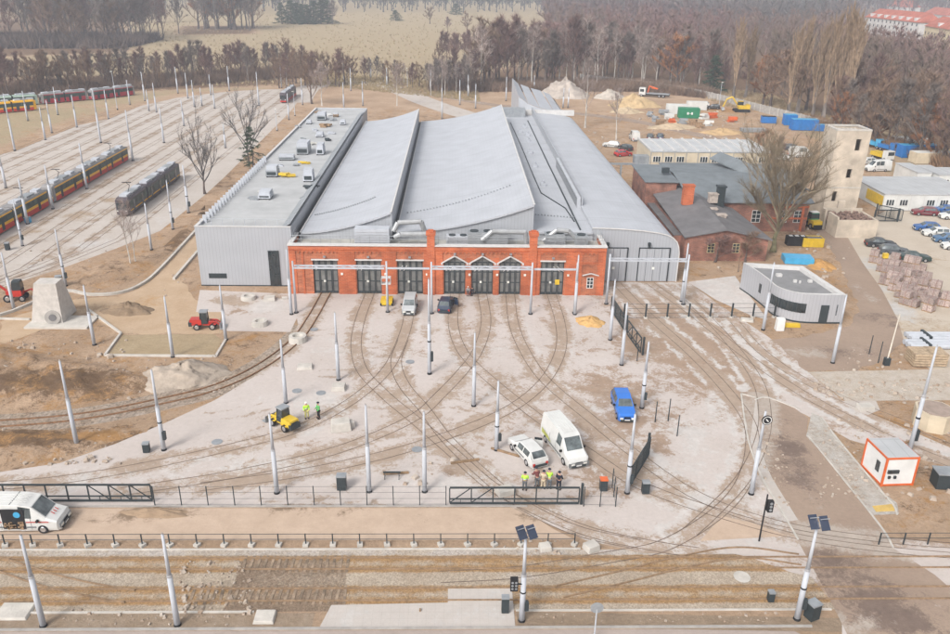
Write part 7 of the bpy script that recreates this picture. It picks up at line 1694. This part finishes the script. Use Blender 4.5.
# --- the wood beyond: one mass
def mass(name,pts,keys,hs,m_by,seed,low=None):
    """pts: (x,y,h,key) ; merges cheap crowns into one mesh per tint"""
    q=random.Random(seed); src={}
    for key in keys:
        kind,nt,tl,tw,lm,sb,H_=keys[key]
        src[key]=[]
        for s in range(3):
            T_,C_=grow(seed*7+s+hash_(key),H_,kind,nt,tl,tw,lm,sb)
            V=np.array(T_.v+C_.v); o=len(T_.v); Fq=[f for f in T_.f]+[tuple(i+o for i in f) for f in C_.f]
            idx=np.concatenate([np.array(f) for f in Fq]); ln=np.array([len(f) for f in Fq]); src[key].append((V,idx,ln,H_))
    vs=[];ids=[];lns=[];off=0
    for (x,y,h,key) in pts:
        V,idx,ln,H_=src[key][q.randrange(3)]; s=h/H_; a=q.uniform(0,6.28); w=s*q.uniform(.9,1.3); c_,s_=math.cos(a),math.sin(a)
        W_=np.empty_like(V); W_[:,0]=(V[:,0]*c_-V[:,1]*s_)*w+x; W_[:,1]=(V[:,0]*s_+V[:,1]*c_)*w+y; W_[:,2]=V[:,2]*s
        vs.append(W_); ids.append(idx+off); lns.append(ln); off+=len(V)
    V=np.concatenate(vs); I=np.concatenate(ids); L=np.concatenate(lns)
    me=bpy.data.meshes.new(name); me.vertices.add(len(V)); me.vertices.foreach_set('co',V.astype(np.float32).ravel())
    me.loops.add(len(I)); me.loops.foreach_set('vertex_index',I.astype(np.int32)); me.polygons.add(len(L))
    st=np.concatenate([[0],np.cumsum(L)[:-1]]); me.polygons.foreach_set('loop_start',st.astype(np.int32))
    try: me.polygons.foreach_set('loop_total',L.astype(np.int32))
    except Exception: pass
    me.update(calc_edges=True); me.materials.append(m_by); o=bpy.data.objects.new(name,me); COL.objects.link(o); o['kind']='stuff'; return o
def woodmat(name,c,c2,sc=.012):
    m=mat(name,c,.95,0,.2,sc,c2=c2,detail=3); return m
KB=dict(a=('bare',330,2.3,.11,9,1,15),b=('alder',300,2.2,.11,9,1,15))
KF=dict(a=('bare',150,3.2,.26,7,1,17))
q=random.Random(77); P_=[]; P2_=[]; P3_=[]
from math import hypot
# right wood boundary in pixels (front edge) -> world points are accepted when behind it
front=[G(430,70),G(470,84),G(520,84),G(560,76),G(600,70),G(650,78),G(700,86),G(745,86),G(790,92),G(850,108),G(900,134),G(950,158),G(1000,180)]
def inwood(x,y):
    px,py=PIX(x,y)
    if px<420 or px>1080: return False
    lim=[(420,52),(470,60),(530,74),(560,78),(600,72),(650,78),(700,86),(760,76),(850,96),(900,124),(950,148),(1080,200)]
    for (a,b),(c,d) in zip(lim[:-1],lim[1:]):
        if a<=px<=c: L_=b+(d-b)*(px-a)/(c-a)
    if px<545 and py<80: return False
    if 715<px<775 and 55<py<72: return False      # clearings between the poplars
    if px>850 and px<1000 and 18<py<56+(px-845)*.16: return False # the apartment houses
    return py<L_
y=160.
while y<1900:
    step=9.5 if y<450 else 13 if y<800 else 22
    x=-900.
    while x<1400:
        xx=x+q.uniform(-.45,.45)*step; yy=y+q.uniform(-.45,.45)*step
        px,py=PIX(xx,yy) if yy>50 else (0,0)
        if -60<px<1020:
            if inwood(xx,yy):
                far=hypot(xx,yy)>640
                (P2_ if far else P_).append((xx,yy,q.uniform(13,19) if not far else q.uniform(15,23),'a' if far or q.random()<.5 else 'b'))
            elif py<(13 if px>200 else 9) and px<560: P3_.append((xx,yy,q.uniform(15,24),'a'))
        x+=step
    y+=step
print('wood',len(P_),len(P2_),len(P3_))
mass('woodland_trees_foliage',P_,KB,1,woodmat('wood_purple',(.235,.13,.125),(.165,.135,.10),.011),3)
mass('distant_forest_foliage',P2_,KF,1,woodmat('wood_far',(.19,.12,.115),(.10,.105,.095),.006),5)
mass('horizon_forest_foliage',P3_,KF,1,woodmat('wood_horizon',(.08,.085,.085),(.11,.095,.09),.006),6)
# undergrowth and dry grass tufts
def tufts(name,n,fn,l,w,m,seed):
    q=random.Random(seed); mb=MB()
    for _ in range(n):
        x,y=fn(q)
        for k in range(5):
            a=q.uniform(0,6.28); e=Vector((x+q.uniform(-.6,.6)*l,y+q.uniform(-.6,.6)*l,l*q.uniform(.4,1.1))); b=Vector((x+q.uniform(-.3,.3)*l,y+q.uniform(-.3,.3)*l,0)); s=Vector((math.cos(a)*w,math.sin(a)*w,0)); kk=len(mb.v)
            mb.v+=[tuple(b-s),tuple(b+s),tuple(e)]; mb.f.append((kk,kk+1,kk+2))
    me=quick(mb,name,m); o=bpy.data.objects.new(name,me); COL.objects.link(o); o['kind']='stuff'
def along(px0,px1,f,dep):
    def g(q): px=q.uniform(px0,px1); x,y=G(px,f(px)); return x,y+q.uniform(0,dep)
    return g
tufts('undergrowth',2500,along(-60,125,lambda p:49,60),6,.3,mat('undergrowth_dark',(.14,.105,.09),.95,0,.3,.05),9)
um=mat('undergrowth_twigs',(.24,.165,.12),.95,0,.3,.15)
tufts('undergrowth',11000,along(-60,310,lambda p:99-p*.07,30),3.4,.10,um,1)
tufts('undergrowth',8000,along(430,720,lambda p:92+max(0,p-640)*.1-max(0,560-p)*.0,22),3.4,.10,um,2)
tufts('undergrowth',5000,along(840,1000,lambda p:138+(p-842)*.30,26),3.0,.10,mat('undergrowth_rust',(.27,.165,.095),.95,0,.3,.15),3)
tufts('dry_grass',5000,along(300,480,lambda p:84+(p-300)*.10,40),.8,.08,mat('dry_grass_blades',(.36,.28,.16),.95,0,.2,.2),4)
tufts('dry_grass',3500,along(720,850,lambda p:106+(p-720)*.15,60),1.0,.08,mat('dry_grass_blades2',(.38,.29,.18),.95,0,.2,.2),5)
def onmeadow(q):
    while 1:
        px,py=q.uniform(100,545),q.uniform(14,86)
        if px>430 and py>30+(px-420)*.3: continue
        return G(px,py)
tufts('dry_grass',2600,onmeadow,1.3,.16,mat('meadow_tussock',(.33,.26,.16),.95,0,.3,.02,c2=(.37,.295,.185)),15)
# ================================================================ AIR
hz=MB().bx(-2200,2200,-60,2600,-1.,62).build('haze',None); hz['kind']='stuff'
m=bpy.data.materials.new('haze'); m.use_nodes=True; n=m.node_tree.nodes; n.clear(); pv=n.new('ShaderNodeVolumePrincipled'); pv.inputs['Color'].default_value=(.78,.85,.98,1); pv.inputs['Density'].default_value=.00037; pv.inputs['Anisotropy'].default_value=0
ou=n.new('ShaderNodeOutputMaterial'); m.node_tree.links.new(pv.outputs[0],ou.inputs['Volume']); hz.data.materials.append(m)
